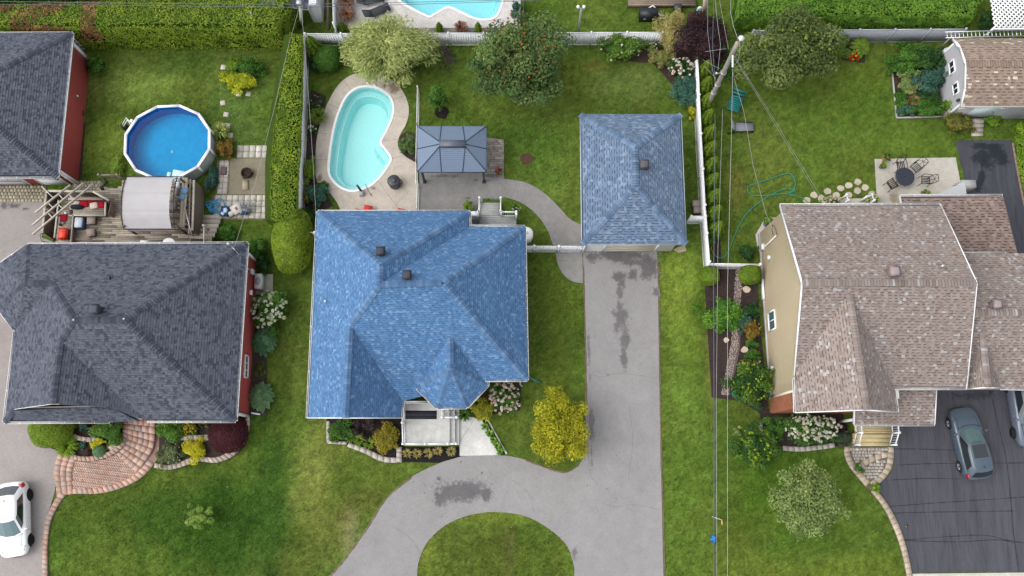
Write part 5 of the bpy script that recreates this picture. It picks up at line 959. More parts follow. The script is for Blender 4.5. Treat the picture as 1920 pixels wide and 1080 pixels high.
for p, q, in ((a, b_), (b_, c), (c, d), (d, a)): fr.beam(p - (0, 0, .06), q - (0, 0, .06), .06, .12, DKM)
fr.build('gutter_frame', 'satin', gz)
for p in (a, b_, c, d): ce = (a + c) / 2; q = p + (ce - p) * .10; k = MB(); k.box((q[0], q[1], .03), (.14, .14, zg - .1), (.05, .06, .075)); k.box((q[0], q[1], .03), (.24, .24, .03), (.05, .06, .075)); k.build('leg', 'satin', gz)

# ------------------------------------------------------------------ round pool above ground
cxy = np.mean([G(231, 262, 1.3)[:2], G(397, 264, 1.3)[:2]], 0); cxy[1] = (G(318, 195, 1.3)[1] + G(318, 338, 1.3)[1]) / 2; rx_ = (G(397, 264, 1.3)[0] - G(229, 262, 1.3)[0]) / 2; ry_ = (G(318, 195, 1.3)[1] - G(318, 340, 1.3)[1]) / 2
ap_ = thing('round_pool', 'raised round pool of deep blue water with a white rim', 'pool', (*cxy, 0)); ang = [2 * math.pi * (k + .62) / 12 for k in range(12)]
C_ = lambda t, f, z: np.array([cxy[0] + rx_ * f * math.cos(t), cxy[1] + ry_ * f * math.sin(t), z])
for i in range(12):
    t0, t1 = ang[i], ang[(i + 1) % 12] + (2 * math.pi if i == 11 else 0); k = MB(); k.hexa([C_(t0, .93, 1.28), C_(t0, 1.0, 1.28), C_(t1, 1.0, 1.28), C_(t1, .93, 1.28)], [C_(t0, .935, 1.32), C_(t0, .995, 1.32), C_(t1, .995, 1.32), C_(t1, .935, 1.32)], WHITE); k.build('rim', 'satin', ap_)
    u = MB(); u.beam(C_(t0, .985, 0), C_(t0, .985, 1.27), .16, .07, (.72, .73, .73), up=(math.cos(t0), math.sin(t0), 0)); u.build('upright', 'satin', ap_)
wl_ = MB(); n = 48; V = []; F = []
for k in range(n): t = 2 * math.pi * k / n; V += [C_(t, .945, 0), C_(t, .945, 1.27), C_(t, .935, 1.27), C_(t, .935, .1)]
wl_.idx(V, [(4 * k, 4 * ((k + 1) % n), 4 * ((k + 1) % n) + 1, 4 * k + 1) for k in range(n)], (.55, .56, .555)); wl_.build('wall', 'satin', ap_, True)
lin = MB(); lin.idx(V, [(4 * k + 2, 4 * ((k + 1) % n) + 2, 4 * ((k + 1) % n) + 3, 4 * k + 3) for k in range(n)], (.002, .21, .52)); lin.prism([C_(2 * math.pi * k / n, .935, .1)[:2] for k in range(n)], .1, .1, (.001, .335, .63)); lin.build('liner', 'matte', ap_)
MB().prism([C_(2 * math.pi * k / n, .93, 1.12)[:2] for k in range(n)], 1.12, 1.12, (.1, .5, .9)).build('water_surface', M['water_blue'], ap_)
q = G(323, 284, .15); MB().lathe((q[0], q[1], .11), [(.11, 0), (.11, .02)], (.55, .72, .85), 10).build('drain', 'satin', ap_)
q = G(232, 236, .6); pu = thing('pool_pump', 'black pump and white hoses beside the rim of the round pool', 'pump', G(230, 240)); MB().lathe((q[0], q[1], 0), [(.2, 0), (.22, .5), (.15, .75)], (.02, .02, .022), 10).build('pump', 'satin', pu); hs_ = MB(); hs_.tube([q + (0, 0, .2), q + (.35, .35, .5), C_(R(150), .97, 1.25)], .03, WHITE, 6); hs_.tube([q + (.1, -.1, .2), q + (.45, .2, .5), C_(R(153), .97, 1.2)], .03, WHITE, 6); hs_.build('hose', 'satin', pu); k = C_(R(147), 1.02, 1.2); MB().lathe(tuple(k), [(.11, 0), (.11, .08), (.05, .12)], WHITE, 10).build('cap', 'satin', pu)
fl_ = MB(); p = G(335, 326, 1.13)
for dx, dy, s in ((0, 0, (.85, .5, .09)), (-.62, -.05, (.25, .35, .08)), (.05, -.42, (.7, .4, .1))): fl_.box((p[0] + dx, p[1] + dy, 1.10), s, (.50, .73, .78), rz=-.15, top=(s[0] * .9, s[1] * .9))
tag(fl_.build('pool_float', 'satin'), 'pale inflatable float drifting beside the canopy in the blue pool', 'pool float')

# ------------------------------------------------------------------ timber deck with benches, screen, stairs
zd = .95; dk = thing('timber_deck', 'weathered timber deck with built-in benches behind the grey-roofed house', 'deck', G(250, 400)); WD = (.36, .315, .25); WD2 = (.21, .165, .125); WL = (.46, .42, .35)
dp_ = [(128, 362), (150, 362), (228, 350), (228, 338), (360, 338), (365, 345), (372, 470), (110, 470), (108, 400)]; DW = [G(x, y, zd)[:2] for x, y in dp_]; PAVED.append(np.array(DW)); DWa = np.array(DW)
bd = MB(); y = DWa[:, 1].min()
while y < DWa[:, 1].max():
    xs = cross_at(DWa, y + .068)
    for i in range(0, len(xs) - 1, 2):
        x = xs[i]
        while x < xs[i + 1] - .05:
            e = min(xs[i + 1], x + random.uniform(1.6, 4)); k = random.uniform(.68, 1.25); bd.box(((x + e) / 2, y + .068, zd - .04), (e - x - .01, .124, .04 + random.uniform(0, .006)), (WD[0] * k, WD[1] * k, WD[2] * k)); x = e
    y += .14
stuff(bd.build('deck_board', 'wood', dk)); MB().prism(DW, 0, zd - .06, (.10, .08, .06)).build('frame', 'wood', dk)
def plank_wall(pts, z0, z1, parent, c=WD2, name='screen', step=.14, cap=WL):
    b = MB()
    for p, q in zip(pts[:-1], pts[1:]):
        p = np.array([*p[:2], 0]); q = np.array([*q[:2], 0]); z = z0
        while z < z1 - .02: b.beam(p + (0, 0, z + step / 2), q + (0, 0, z + step / 2), .03, step - .015, jit(c, .18)); z += step
        if cap: b.beam(p + (0, 0, z1 + .02), q + (0, 0, z1 + .02), .13, .04, jit(cap, .08))
    return b.build(name, 'wood', parent)
zb = 1.9
plank_wall([G(80, 437, zb), G(87, 362, zb), G(91, 358, zb), G(174, 359, zb), G(206, 377, 1.8)], .2, zb, dk); plank_wall([G(80, 437, zb), G(101, 451, 1.6)], .2, 1.75, dk, cap=None)
def bench(parent, poly, z, c=WD, name='bench'):
    b = MB(); P = np.array([G(x, y, z)[:2] for x, y in poly]); y = P[:, 1].min()
    while y < P[:, 1].max() - .02:
        xs = cross_at(P, y + .06)
        for i in range(0, len(xs) - 1, 2): b.box(((xs[i] + xs[i + 1]) / 2, y + .065, z - .04), (xs[i + 1] - xs[i], .12, .04), jit(c, .18))
        y += .135
    o = b.build(name, 'wood', parent); MB().prism([p + (P.mean(0) - p) * .06 for p in P], zd, z - .05, WD2).build('bench_front', 'wood', parent); return o
bench(dk, [(130, 378), (200, 378), (198, 403), (130, 403)], 1.42); bench(dk, [(112, 394), (137, 394), (135, 454), (104, 454)], 1.42)
eb = MB(); eb.beam(G(198, 379, 1.75), G(197, 404, 1.75), .1, .06, WL); eb.beam(G(129, 404, 1.44), G(198, 404, 1.44), .09, .05, WL); eb.beam(G(137, 404, 1.44), G(133, 454, 1.44), .09, .05, WL); eb.beam(G(128, 373, 1.8), G(193, 373, 1.8), .12, .05, WL); eb.beam(G(110, 375, 1.8), G(102, 446, 1.8), .1, .05, WL); eb.build('bench_trim', 'wood', dk); plank_wall([G(206, 377, 1.8), G(205, 404, 1.5)], zd, 1.6, dk, cap=None); plank_wall([G(130, 374, 1.7), G(194, 374, 1.7)], 1.42, 1.75, dk, cap=None)
# steps down to the lawn (north-west) and to the slabs (east)
for i in range(3): b = MB(); A_ = [G(193 + i * -6, 346 + 0, 0)[:2]]; p0, p1 = G(190 + i * 8, 352, .2 + i * .25), G(190 + i * 8, 376, .2 + i * .25); b.box(((p0[0] + p1[0]) / 2, (p0[1] + p1[1]) / 2, 0), (.3, .95, .22 + i * .25), jit((.38, .35, .29), .1)); b.build('step', 'wood', dk)
for i in range(5):
    z = zd - .16 * (i + 1) + .02; p = G(383 + i * 3.5, 441 - i * 8.5, z); MB().box((p[0], p[1], max(0, z - .05)), (1.35, .30, .05 + .0), jit(WL, .12), rz=.02).build('step', 'wood', dk)
ld_ = G(376, 455, zd); MB().box((ld_[0], ld_[1], zd - .05), (1.4, .9, .055), jit(WD, .1)).build('landing', 'wood', dk); PAVED.append(np.array([G(*p)[:2] for p in ((368, 405), (415, 400), (415, 440), (395, 470), (365, 470))]))
railing(dk, [G(392, 463, zd), G(391, 430, zd)], [zd, zd - .1], .9, c=(.42, .38, .31), step=.14, r=.035)
plank_wall([G(364, 338, 1.9), G(361, 432, 1.9)], .1, 1.9, dk, c=(.20, .16, .125)); rl_ = MB()
for i in range(30): p = lerp(G(357, 338, 1.7), G(354, 436, 1.7), i / 29); rl_.box((p[0], p[1], zd), (.03, .03, .75), WD2)
stuff(rl_.build('baluster', 'wood', dk)); rr_ = MB(); rr_.beam(G(357, 336, 1.75), G(354, 438, 1.75), .09, .05, WD); rr_.build('rail', 'wood', dk)
bar = MB(); 
for i, (x0_, x1_) in enumerate(((340, 345), (345.3, 350.5))): bar.hexa([G(x0_ + 2, 333, 2.0), G(x0_ - 4, 426, 2.0), G(x1_ - 4, 426, 2.0), G(x1_ + 2, 333, 2.0)], [G(x0_ + 2, 333, 2.05), G(x0_ - 4, 426, 2.05), G(x1_ - 4, 426, 2.05), G(x1_ + 2, 333, 2.05)], jit((.40, .345, .26), .08))
bt = thing('bar_counter', 'long plank bar counter on the deck rail beside the canopy', 'counter', G(345, 385, zd)); bar.build('top', 'wood', bt); lg = MB(); 
for y in (340, 385, 422): p = G(344, y, 1.5); lg.box((p[0], p[1], zd), (.1, .1, 1.04), WD2)
lg.build('leg', 'wood', bt)
railing(dk, [G(198, 337, zd), G(232, 337, zd)], zd, .9, c=(.22, .18, .14), step=.14, r=.03)
# pergola rafters across the corner
pg = thing('pergola', 'open pergola of pale slanting rafters over the deck bench', 'pergola', G(112, 430)); zp = 2.9
for p, q in (((66, 399), (132, 347)), ((61, 422), (157, 343)), ((61, 440), (175, 345))):
    MB().beam(G(*p, zp), G(*q, zp), .05, .18, (.50, .46, .40)).build('rafter', 'wood', pg)
for p, q in (((79, 350), (101, 372)), ((112, 366), (119, 374)), ((131, 366), (138, 375)), ((92, 382), (100, 390)), ((110, 384), (119, 392)), ((92, 401), (99, 409))): MB().beam(G(*p, zp + .01), G(*q, zp + .01), .05, .12, (.48, .44, .38)).build('cross_piece', 'wood', pg)
for p in ((88, 392), (128, 362)): q = G(*p, 2.8); MB().box((q[0], q[1], 0), (.1, .1, 2.8), (.22, .18, .14)).build('post', 'wood', pg)
# shade canopy: a curved cloth roof on a dark frame
cn = thing('shade_canopy', 'pale curved fabric shade canopy on a dark frame over the deck', 'canopy', G(275, 390, zd)); zt_ = 3.3; xa, xb = G(230, 385, 3.1)[0], G(318, 385, 3.1)[0]; yb_ = G(275, 330, 3.05)[1]; yf_ = G(275, 428, 2.55)[1]; fb = MB(); N_ = 18; pr = []
for i in range(N_ + 1):
    t = i / N_; pr.append((yb_ + (yf_ - yb_) * t, 2.75 + .45 * math.sin(math.pi * min(1, t * .86 + .12)) - (.25 * max(0, t - .80) / .2)))
for i in range(N_):
    for j in range(6):
        xs0 = xa + (xb - xa) * j / 6; xs1 = xa + (xb - xa) * (j + 1) / 6; sg = lambda k: -.02 * math.sin(math.pi * k / 6); (ya, za), (yb2, zb2) = pr[i], pr[i + 1]; k = 1.1 if i % 6 else 1.05
        fb.face([(xs0, yb2, zb2 + sg(j)), (xs1, yb2, zb2 + sg(j + 1)), (xs1, ya, za + sg(j + 1)), (xs0, ya, za + sg(j))], (.38 * k, .365 * k, .37 * k))
vy = G(275, 431, 2.3)[1]; fb.face([(xa + .08, vy - .05, 2.15), (xb + .1, vy - .05, 2.15), (xb, yf_, pr[-1][1]), (xa, yf_, pr[-1][1])], (.40, .37, .37)); fb.build('cloth', 'fabric', cn, True)
cf = MB(); BKM = (.06, .055, .065)
for x in (xa - .06, xb + .25): cf.tube([(x, y, z + .04) for y, z in pr], .035, BKM, 6)
cf.tube([(xa - .1, yb_, pr[0][1] + .02), (xb + .5, yb_, pr[0][1] + .02)], .03, BKM, 6); cf.tube([(xa - .1, yf_ - .05, pr[-1][1] - .05), (xb + .5, yf_ - .05, pr[-1][1] - .05)], .03, BKM, 6); cf.tube([(xb + .25, yf_ + .9, 2.9), (xb + .6, yf_ + .9, 2.9)], .025, BKM, 5); cf.tube([(xb - .1, yb_ - .3, 2.95), (xb + .5, yb_ - .3, 2.95)], .03, BKM, 5); cf.build('frame', 'metal', cn)
for x in (xa, xb + .35):
    for y in (yb_ - .05, yf_ + .1): MB().beam((x, y, zd), (x, y, 2.75), .11, .11, (.13, .105, .095), up=(0, 1, 0)).build('leg', 'wood', cn)
# things lying on the deck
def cushion(px, py, z, s, c, label, rz=0, name='cushion', cat='cushion', h=.14):
    p = G(px, py, z); b = MB(); x, y = s[0] / 2, s[1] / 2; V = []; n = 8
    for lv, (f, zz) in enumerate(((.88, 0), (1, h * .35), (1, h * .6), (.8, h * .95), (.3, h * 1.1))):
        for k in range(16):
            t = 2 * math.pi * k / 16; u, v = math.cos(t), math.sin(t); m = max(abs(u), abs(v)) ** .85; u, v = u / m * x * f, v / m * y * f; V.append((p[0] + u * math.cos(rz) - v * math.sin(rz), p[1] + u * math.sin(rz) + v * math.cos(rz), z + zz))
    F = [(i * 16 + k, i * 16 + (k + 1) % 16, (i + 1) * 16 + (k + 1) % 16, (i + 1) * 16 + k) for i in range(4) for k in range(16)] + [tuple(range(64, 80))]; b.idx(V, F, c); return tag(b.build(name, 'fabric', None, True), label, cat)
RC = (.36, .012, .025); bz = 1.42
cushion(158, 381, bz, (.62, .5), RC, 'large red cushion next to the pale cushion on the deck bench', -.1); cushion(174, 378, bz + .02, (.55, .3), (.30, .010, .02), 'narrow red cushion at the back of the bench row', .05); cushion(190, 384, bz, (.5, .5), RC, 'red cushion at the end of the bench row', .02); cushion(145, 382, bz, (.42, .36), (.52, .45, .38), 'beige cushion behind the dark bag on the bench', -.2); cushion(177, 386, bz + .1, (.5, .42), (.58, .50, .40), 'beige cushion leaning on the red ones', .2); cushion(120, 409, bz, (.46, .46), (.33, .012, .025), 'lone square red cushion on the side bench', .03)
b = MB(); p = G(146, 389, bz); b.lathe((p[0], p[1], bz), [(.3, 0), (.36, .1), (.28, .24), (.1, .28)], (.02, .025, .035), 14, sx=1.25, sy=.5); tag(b.build('duffel_bag', 'fabric', None, True), 'dark duffel bag on the bench in front of the beige cushion', 'bag')
b = MB(); p = G(116, 419, bz); [b.lathe((p[0] + dx, p[1] + dy, bz), [(.09, 0), (.1, .1), (.05, .2)], c, 8) for dx, dy, c in ((0, .1, (.06, .06, .07)), (.12, 0, (.25, .25, .28)), (-.05, -.1, (.05, .05, .05)))]; tag(b.build('bottle_cluster', 'satin'), 'small dark clutter beside the square red cushion', 'clutter'); b = MB(); p = G(124, 400, bz); b.lathe((p[0], p[1], bz), [(.07, 0), (.08, .12), (.06, .14)], WHITE, 10); tag(b.build('mug', 'satin'), 'white mug at the corner of the deck benches', 'mug')
tb_ = thing('gas_grill', 'small bright red lidded grill on the side bench', 'grill', G(121, 440, bz)); p = G(121, 440, bz); MB().box((p[0], p[1], bz + .06), (.54, .72, .17), (.70, .04, .018)).box((p[0], p[1], bz + .23), (.54, .72, .13), (.78, .05, .022), top=(.36, .52)).build('lid', 'satin', tb_); k = MB(); k.box((p[0] + .33, p[1], bz), (.1, .7, .05), (.03, .03, .03)); k.box((p[0], p[1], bz), (.5, .6, .06), (.03, .03, .03)); k.build('tray', 'satin', tb_)
co = thing('cooler', 'blue cooler with a pale grey lid on the deck', 'cooler', G(151, 418, zd)); p = G(151, 419, 1.2); MB().box((p[0], p[1], zd + .005), (.5, .68, .38), (.03, .07, .20), top=(.54, .72)).build('body', 'satin', co); MB().box((p[0] - .05, p[1] + .02, zd + .385), (.52, .70, .09), (.52, .56, .60), top=(.44, .6)).build('lid', 'satin', co)
for px, py, rz, lb in ((171, 413, .02, 'square taupe stool pad nearer the bench end'), (170, 436, .15, 'square taupe stool pad nearer the grey eave')):
    k = thing('stool', lb, 'stool', G(px, py, zd)); p = G(px, py, 1.3); MB().box((p[0], p[1], zd + .33), (.52, .5, .06), (.29, .235, .21), rz=rz).build('seat', 'fabric', k); MB().box((p[0], p[1], zd + .005), (.44, .42, .32), (.12, .10, .09), rz=rz).build('base', 'wood', k)
for px, py, r, lb, c in ((346.5, 358, .21, 'round pale blue stool top on the bar counter edge', (.13, .28, .50)), (342.5, 370, .17, 'blue bucket with a white grip on the bar counter', (.08, .30, .58))):
    p = G(px, py, 2.07); k = MB(); k.lathe((p[0], p[1], 2.055), [(r * .9, 0), (r, .05), (r, .1), (r * .9, .12)], c, 16); tag(k.build('plate' if r > .2 else 'bucket', 'satin'), lb if r < .2 else 'round pale blue plate on the bar counter', 'plate' if r > .2 else 'bucket')
k = MB(); k.tube([G(343, 376, 2.1), G(360, 443, 2.1)], .03, (.55, .56, .58), 6); tag(k.build('skimmer_pole', 'metal'), 'long metal pool pole leaning across the bar counter', 'pole')
for py in (362, 388): p = G(330 + (py - 362) * -.15, py, 1.4); k = thing('deck_chair', {362: 'grey deck chair near the pool end of the bar', 388: 'grey deck chair near the house end of the bar'}[py], 'chair', G(330, py, zd)); MB().box((p[0], p[1], zd + .42), (.42, .45, .04), (.30, .28, .27)).build('seat', 'satin', k); MB().box((p[0] + .22, p[1], zd + .46), (.04, .45, .45), (.33, .31, .30)).build('backrest', 'satin', k); lgm = MB(); [lgm.box((p[0] + dx, p[1] + dy, zd), (.04, .04, .42), (.2, .2, .2)) for dx in (-.18, .18) for dy in (-.2, .2)]; lgm.build('leg', 'metal', k)
p = G(333, 345, 1.2); tag(MB().box((p[0], p[1], zd + .005), (.22, .6, .3), WHITE, rz=.2).build('pool_step', 'satin'), 'white plastic step at the pool end of the deck', 'step')
p = G(371, 452, 1.2); k = MB(); [k.box((p[0] - .35 + i * .13, p[1] - .1, zd), (.1, .45, .45 - .02 * i), jit((.07, .06, .055), .2)) for i in range(7)]; tag(k.build('storage_box', 'wood'), 'dark slatted box on the deck landing at the stairs', 'box')
p = G(194, 353, .8); k = MB(); k.tube([p + (0, -.5, -.7), p + (0, 0, .3), p + (.4, .35, .4)], .12, (.03, .026, .024), 8); tag(k.build('downpipe', 'satin'), 'black bent pipe at the deck steps by the lawn', 'pipe')
k = MB(); k.tube([G(80, 436, .6), G(75, 440, .2), G(78, 452, .1), G(95, 456, .1), G(108, 453, .4)], .02, (.03, .03, .03), 5); tag(k.build('cable_loop', 'matte'), 'black cord looped on the pale drive below the bench screen', 'cord')
# on the slab patio
def hose(name, label, pts, c, r=.035, z=.08, n=7):
    P = smooth(pts, n); return tag(MB().tube([G(x, y, z + .02 * math.sin(i * 1.7)) for i, (x, y) in enumerate(P)], r, c, 6).build(name, 'satin'), label, 'hose')
hp_ = []
for i in range(46): t = i * .62; hp_.append((398 + 9 * math.cos(t) + i * .06 + 3 * math.sin(i * .9), 386 + 10 * math.sin(t) + 4 * math.cos(i * .7)))
hose('pool_hose', 'tangled light blue pool hose heaped on the slabs', hp_ + [(408, 373), (418, 377), (421, 388), (414, 397), (403, 398)], (.045, .28, .50), .04, .12, 4)
fpz = thing('fire_pit', 'round rusty black fire pit on the stained pad', 'fire pit', G(462, 324)); p = G(462, 324, .3); MB().lathe((p[0], p[1], .05), [(.30, 0), (.34, .2), (.36, .32), (.30, .33), (.29, .18)], [(.035, .022, .018)] * 3 + [(.05, .03, .022)], 18).build('bowl', 'matte', fpz); k = MB(); 
for i in range(-3, 4): k.beam((p[0] - .3, p[1] + i * .09, .39), (p[0] + .3, p[1] + i * .09, .39), .015, .015, (.06, .035, .03))
k.build('grate', 'metal', fpz)
for a_ in (0, 2.1, 4.2): MB().box((p[0] + .36 * math.cos(a_), p[1] + .36 * math.sin(a_), .045), (.05, .05, .3), (.03, .02, .02)).build('leg', 'metal', fpz)
p = G(418, 319, .2); tag(MB().box((p[0], p[1], .06), (.42, .58, .09), (.15, .105, .115), top=(.36, .5)).build('foot_mat', 'fabric'), 'dusky purple mat on the slabs near the round pool', 'mat'); p = G(461, 348); tag(MB().box((p[0], p[1], .06), (.4, .66, .05), (.36, .31, .22), rz=.12).build('paving_board', 'concrete'), 'tan board lying below the fire pit', 'board')
def tub(px, py, c, label, fill):
    p = G(px, py); k = thing('plastic_tub', label, 'tub', p); b = MB(); b.box((p[0], p[1], .06), (.44, .56, .3), c, rz=-.1, top=(.52, .66)); b.build('tub', 'satin', k); f = MB(); [f.box((p[0] + random.uniform(-.13, .13), p[1] + random.uniform(-.18, .18), .32), (.2, .25, .08 + random.random() * .06), jit(fill, .15), rz=random.random() * 3, top=(.14, .2)) for _ in range(6)]; f.build('contents', 'fabric', k)
tub(424, 399, (.02, .07, .24), 'blue plastic tub of pale cloths on the slabs', (.50, .62, .70)); tub(459, 396, (.035, .07, .17), 'blue plastic tub crammed with grey rods by the lawn edge', (.35, .38, .42))
k = MB(); [k.tube([G(455 + i * 1.5, 398, .3), G(449 + i * 3.2, 378 + (i % 3), .7)], .03, jit((.22, .23, .26), .3), 5) for i in range(9)]; tag(k.build('rod_bundle', 'satin'), 'bundle of grey rods sticking out of the blue tub', 'rods')
k = MB(); p = G(443, 391, .45); k.box((p[0], p[1], .4), (.62, .66, .05), (.60, .56, .53), rz=.65); k.box((p[0] - .3, p[1] - .25, .06), (.5, .3, .3), (.55, .50, .45), rz=.65); k.box((p[0], p[1], .455), (.16, .22, .01), (.22, .13, .11), rz=.65); k.box((p[0], p[1], .06), (.3, .3, .33), (.45, .42, .4), rz=.65); tag(k.build('folded_chair', 'fabric'), 'pile of white folded chair frames between the two tubs', 'folded chairs')
# stepping stones across the lawn by the round pool
for px, py in ((448, 176), (466, 176), (418, 193), (424, 215), (427, 236), (432, 254), (419, 126)): p = G(px, py); tag(MB().box((p[0], p[1], -.02), (.36, .36, .06), jit((.50, .46, .40), .08), rz=random.uniform(-.2, .2), top=(.33, .33)).build('stepping_stone', 'concrete'), 'square pale stepping stone in the grass near the round pool', 'stepping stone', 'stepping stones by the round pool')
for px, py in ((1526, 366), (1551, 359), (1576, 353), (1591, 348), (1608, 341), (1568, 366), (1607, 358), (1622, 352), (1591, 366), (1634, 364), (1513, 376), (1540, 372)):
    p = G(px, py); W = [(p[0] + .24 * math.cos(t) * random.uniform(.85, 1.15), p[1] + .22 * math.sin(t) * random.uniform(.85, 1.15)) for t in np.linspace(0, 6.28, 10)[:-1]]; tag(MB().prism(W, -.02, .035, jit((.47, .41, .33), .08)).build('stepping_stone', 'concrete'), 'round tan stepping stone in the lawn behind the taupe roof', 'stepping stone', 'stepping stones behind the taupe roof')

# ------------------------------------------------------------------ round the kidney pool
bh = thing('pool_heater', 'black drum on the pool deck near the gazebo', 'barrel', G(741, 344)); p = G(741, 346); MB().lathe((p[0], p[1], .05), [(.36, 0), (.40, .1), (.40, .55), (.42, .6), (.42, .68), (.34, .74), (.1, .77)], (.04, .04, .048), 20).build('drum', 'satin', bh, True); MB().box((p[0] + .02, p[1] + .02, .8), (.3, .3, .05), (.06, .062, .075)).build('lid', 'satin', bh); k = MB(); k.tube([(p[0] + .3, p[1] + .2, .7), (p[0] + .5, p[1] + .1, .4), (p[0] + .48, p[1], .06)], .03, (.05, .05, .05), 6); k.build('pipe', 'satin', bh)
plm = thing('pool_step_ladder', 'dark pool rail on a white base at the pool edge', 'pool ladder', G(679, 362)); p = G(679, 364); MB().box((p[0], p[1], .05), (.3, .38, .3), (.36, .37, .38), top=(.26, .3)).build('base', 'satin', plm); k = MB(); k.beam(p + (0, .1, .4), G(669, 347, .8), .14, .1, (.10, .11, .12)); k.build('rail', 'metal', plm)
k = MB(); k.tube([G(685, 345, .9), G(694, 364, .1), G(697, 367, .1)], .03, (.3, .31, .32), 6); tag(k.build('grab_rail', 'metal'), 'thin steel grab rail beside the pool rail', 'rail')
for px, py, lb, c in ((690, 388, 'bright red chair seat on the pool deck at the blue eave', (.62, .055, .03)), (752, 394, 'red chair edge peeking from the blue eave by the drum', (.55, .07, .04)), (673, 395, 'red chair edge peeking from the eave beside the bright red seat', (.5, .07, .04))):
    p = G(px, py, .4); k = thing('patio_chair', lb, 'chair', G(px, py, .05)); MB().box((p[0], p[1] - .1, .38), (.52, .42, .07), c, rz=-.2, top=(.5, .4)).build('seat', 'fabric', k); k2_ = MB(); k2_.box((p[0] + .02, p[1] - .36, .4), (.52, .07, .5), c, rz=-.2); k2_.build('backrest', 'fabric', k); l_ = MB(); [l_.box((p[0] + dx, p[1] - .1 + dy, .05), (.04, .04, .34), (.3, .3, .3)) for dx in (-.2, .2) for dy in (-.16, .16)]; l_.build('leg', 'metal', k)
def planter(px, py, r, h, c, label, cols, fl=None, leafh=.5, cat='potted plant'):
    p = G(px, py, 0); k = thing('potted_plant', label, cat, p); MB().lathe((p[0], p[1], .05), [(r * .75, 0), (r, h), (r * .9, h), (r * .85, h - .04)], c, 12).build('pot', 'satin', k); return k, p + (0, 0, h)
# ------------------------------------------------------------------ behind the back fence
sb = thing('pool_heater', 'black heat pump box with white hoses beyond the back fence', 'heat pump', G(1212, 33)); p = G(1214, 34); MB().box((p[0], p[1], 0), (1.25, .6, .85), (.012, .014, .018)).build('case', 'satin', sb); k = MB(); [k.box((p[0] + dx, p[1] - .31, .35), (.2, .02, .06), (.5, .5, .5)) for dx in (-.25, .35)]; k.build('badge', 'satin', sb); k = MB(); k.tube([p + (-.1, .35, .6), p + (.3, .6, .6), p + (.6, .3, .5), p + (.75, 0, .45), p + (1.15, 0, .3)], .05, WHITE, 6); k.tube([p + (.7, -.15, .25), p + (1.2, -.15, .25)], .05, WHITE, 6); k.build('hose', 'satin', sb)
nd = thing('neighbour_deck', 'brown plank deck beyond the back fence behind the black box', 'deck', G(1240, 0)); k = MB(); p0, p1 = G(1178, 10, .35), G(1302, -40, .35); y = p0[1]
while y < p1[1]: k.box(((p0[0] + p1[0]) / 2, y + .065, .3), (p1[0] - p0[0], .125, .04), jit((.21, .165, .125), .15)); y += .14
stuff(k.build('deck_board', 'wood', nd)); MB().box(((p0[0] + p1[0]) / 2, p0[1] + .5, 0), (p1[0] - p0[0], .96, .28), (.12, .095, .07)).build('skirt', 'wood', nd); PAVED.append(np.array([p0[:2], (p1[0], p0[1]), p1[:2], (p0[0], p1[1])]))
p = G(1269, 20); tag(MB().box((p[0], p[1], 0), (.5, .5, .5), (.035, .036, .045)).build('storage_box', 'satin'), 'small dark box at the brown deck beyond the back fence', 'box'); p = G(1311, 25); k = MB(); k.box((p[0] - .12, p[1], 0), (.25, .25, .5), (.30, .50, .55)); k.box((p[0] + .2, p[1] + .05, 0), (.14, .14, .4), (.6, .2, .08)); k.lathe((p[0], p[1] + .2, 0), [(.15, 0), (.17, .3), (.1, .4)], (.7, .7, .7), 10); tag(k.build('garden_tools', 'satin'), 'small coloured tools and pots by the purple shrub', 'garden tools')
for px, py, rz, lb in ((692, 6, .25, 'dark folded lounge chair at the wavy pool terrace edge'), (704, 28, .45, 'dark lounge chair with raised back beside the pale willow shrub')):
    p = G(px, py); k = thing('lounge_chair', lb, 'lounge chair', p); cs, sn = math.cos(rz), math.sin(rz)
    f = lambda u, v, z: (p[0] + u * cs - v * sn, p[1] + u * sn + v * cs, z)
    b = MB(); b.hexa([f(-.2, -.3, .32), f(1.1, -.3, .32), f(1.1, .3, .32), f(-.2, .3, .32)], [f(-.2, -.3, .38), f(1.1, -.3, .38), f(1.1, .3, .38), f(-.2, .3, .38)], (.045, .05, .055)); b.build('seat', 'fabric', k); b = MB(); b.hexa([f(-.8, -.3, .75), f(-.2, -.3, .32), f(-.2, .3, .32), f(-.8, .3, .75)], [f(-.8, -.3, .80), f(-.2, -.3, .37), f(-.2, .3, .37), f(-.8, .3, .80)], (.05, .055, .06)); b.build('backrest', 'fabric', k); b = MB(); [b.beam(f(u, v, .05), f(u, v, .34), .05, .05, (.1, .1, .1), up=(0, 1, 0)) for u in (-.1, 1.0) for v in (-.27, .27)]; b.build('leg', 'metal', k)
nb = thing('neighbour_shed', 'pale neighbour shed with a grey roof behind the hedge corner', 'shed', G(600, 30)); p0, p1 = G(588, 42), G(612, -60); MB().prism([(p0[0], p0[1]), (p1[0], p0[1]), (p1[0], p1[1]), (p0[0], p1[1])], 0, 2.2, (.55, .56, .57)).build('wall', 'siding', nb); rfq = [np.array([p0[0] - 2.8, p0[1] - .3, 2.9]), np.array([p1[0] - .55, p0[1] - .3, 2.2]), np.array([p1[0] - .55, p1[1], 2.2]), np.array([p0[0] - 2.8, p1[1], 2.9])]; roof(nb, [rfq], [], 'grey', [(rfq[1], rfq[2], (1, 0))], gut=False)
PAVED.append(np.array([(p0[0], p0[1]), (p1[0], p0[1]), (p1[0], p1[1]), (p0[0], p1[1])])); k = MB(); k.tube([G(615, 56), G(614, 0, 1.2)], .09, (.14, .11, .09), 6); tag(k.build('timber_post', 'wood'), 'dark timber leaning beside the pale neighbour shed', 'timber')

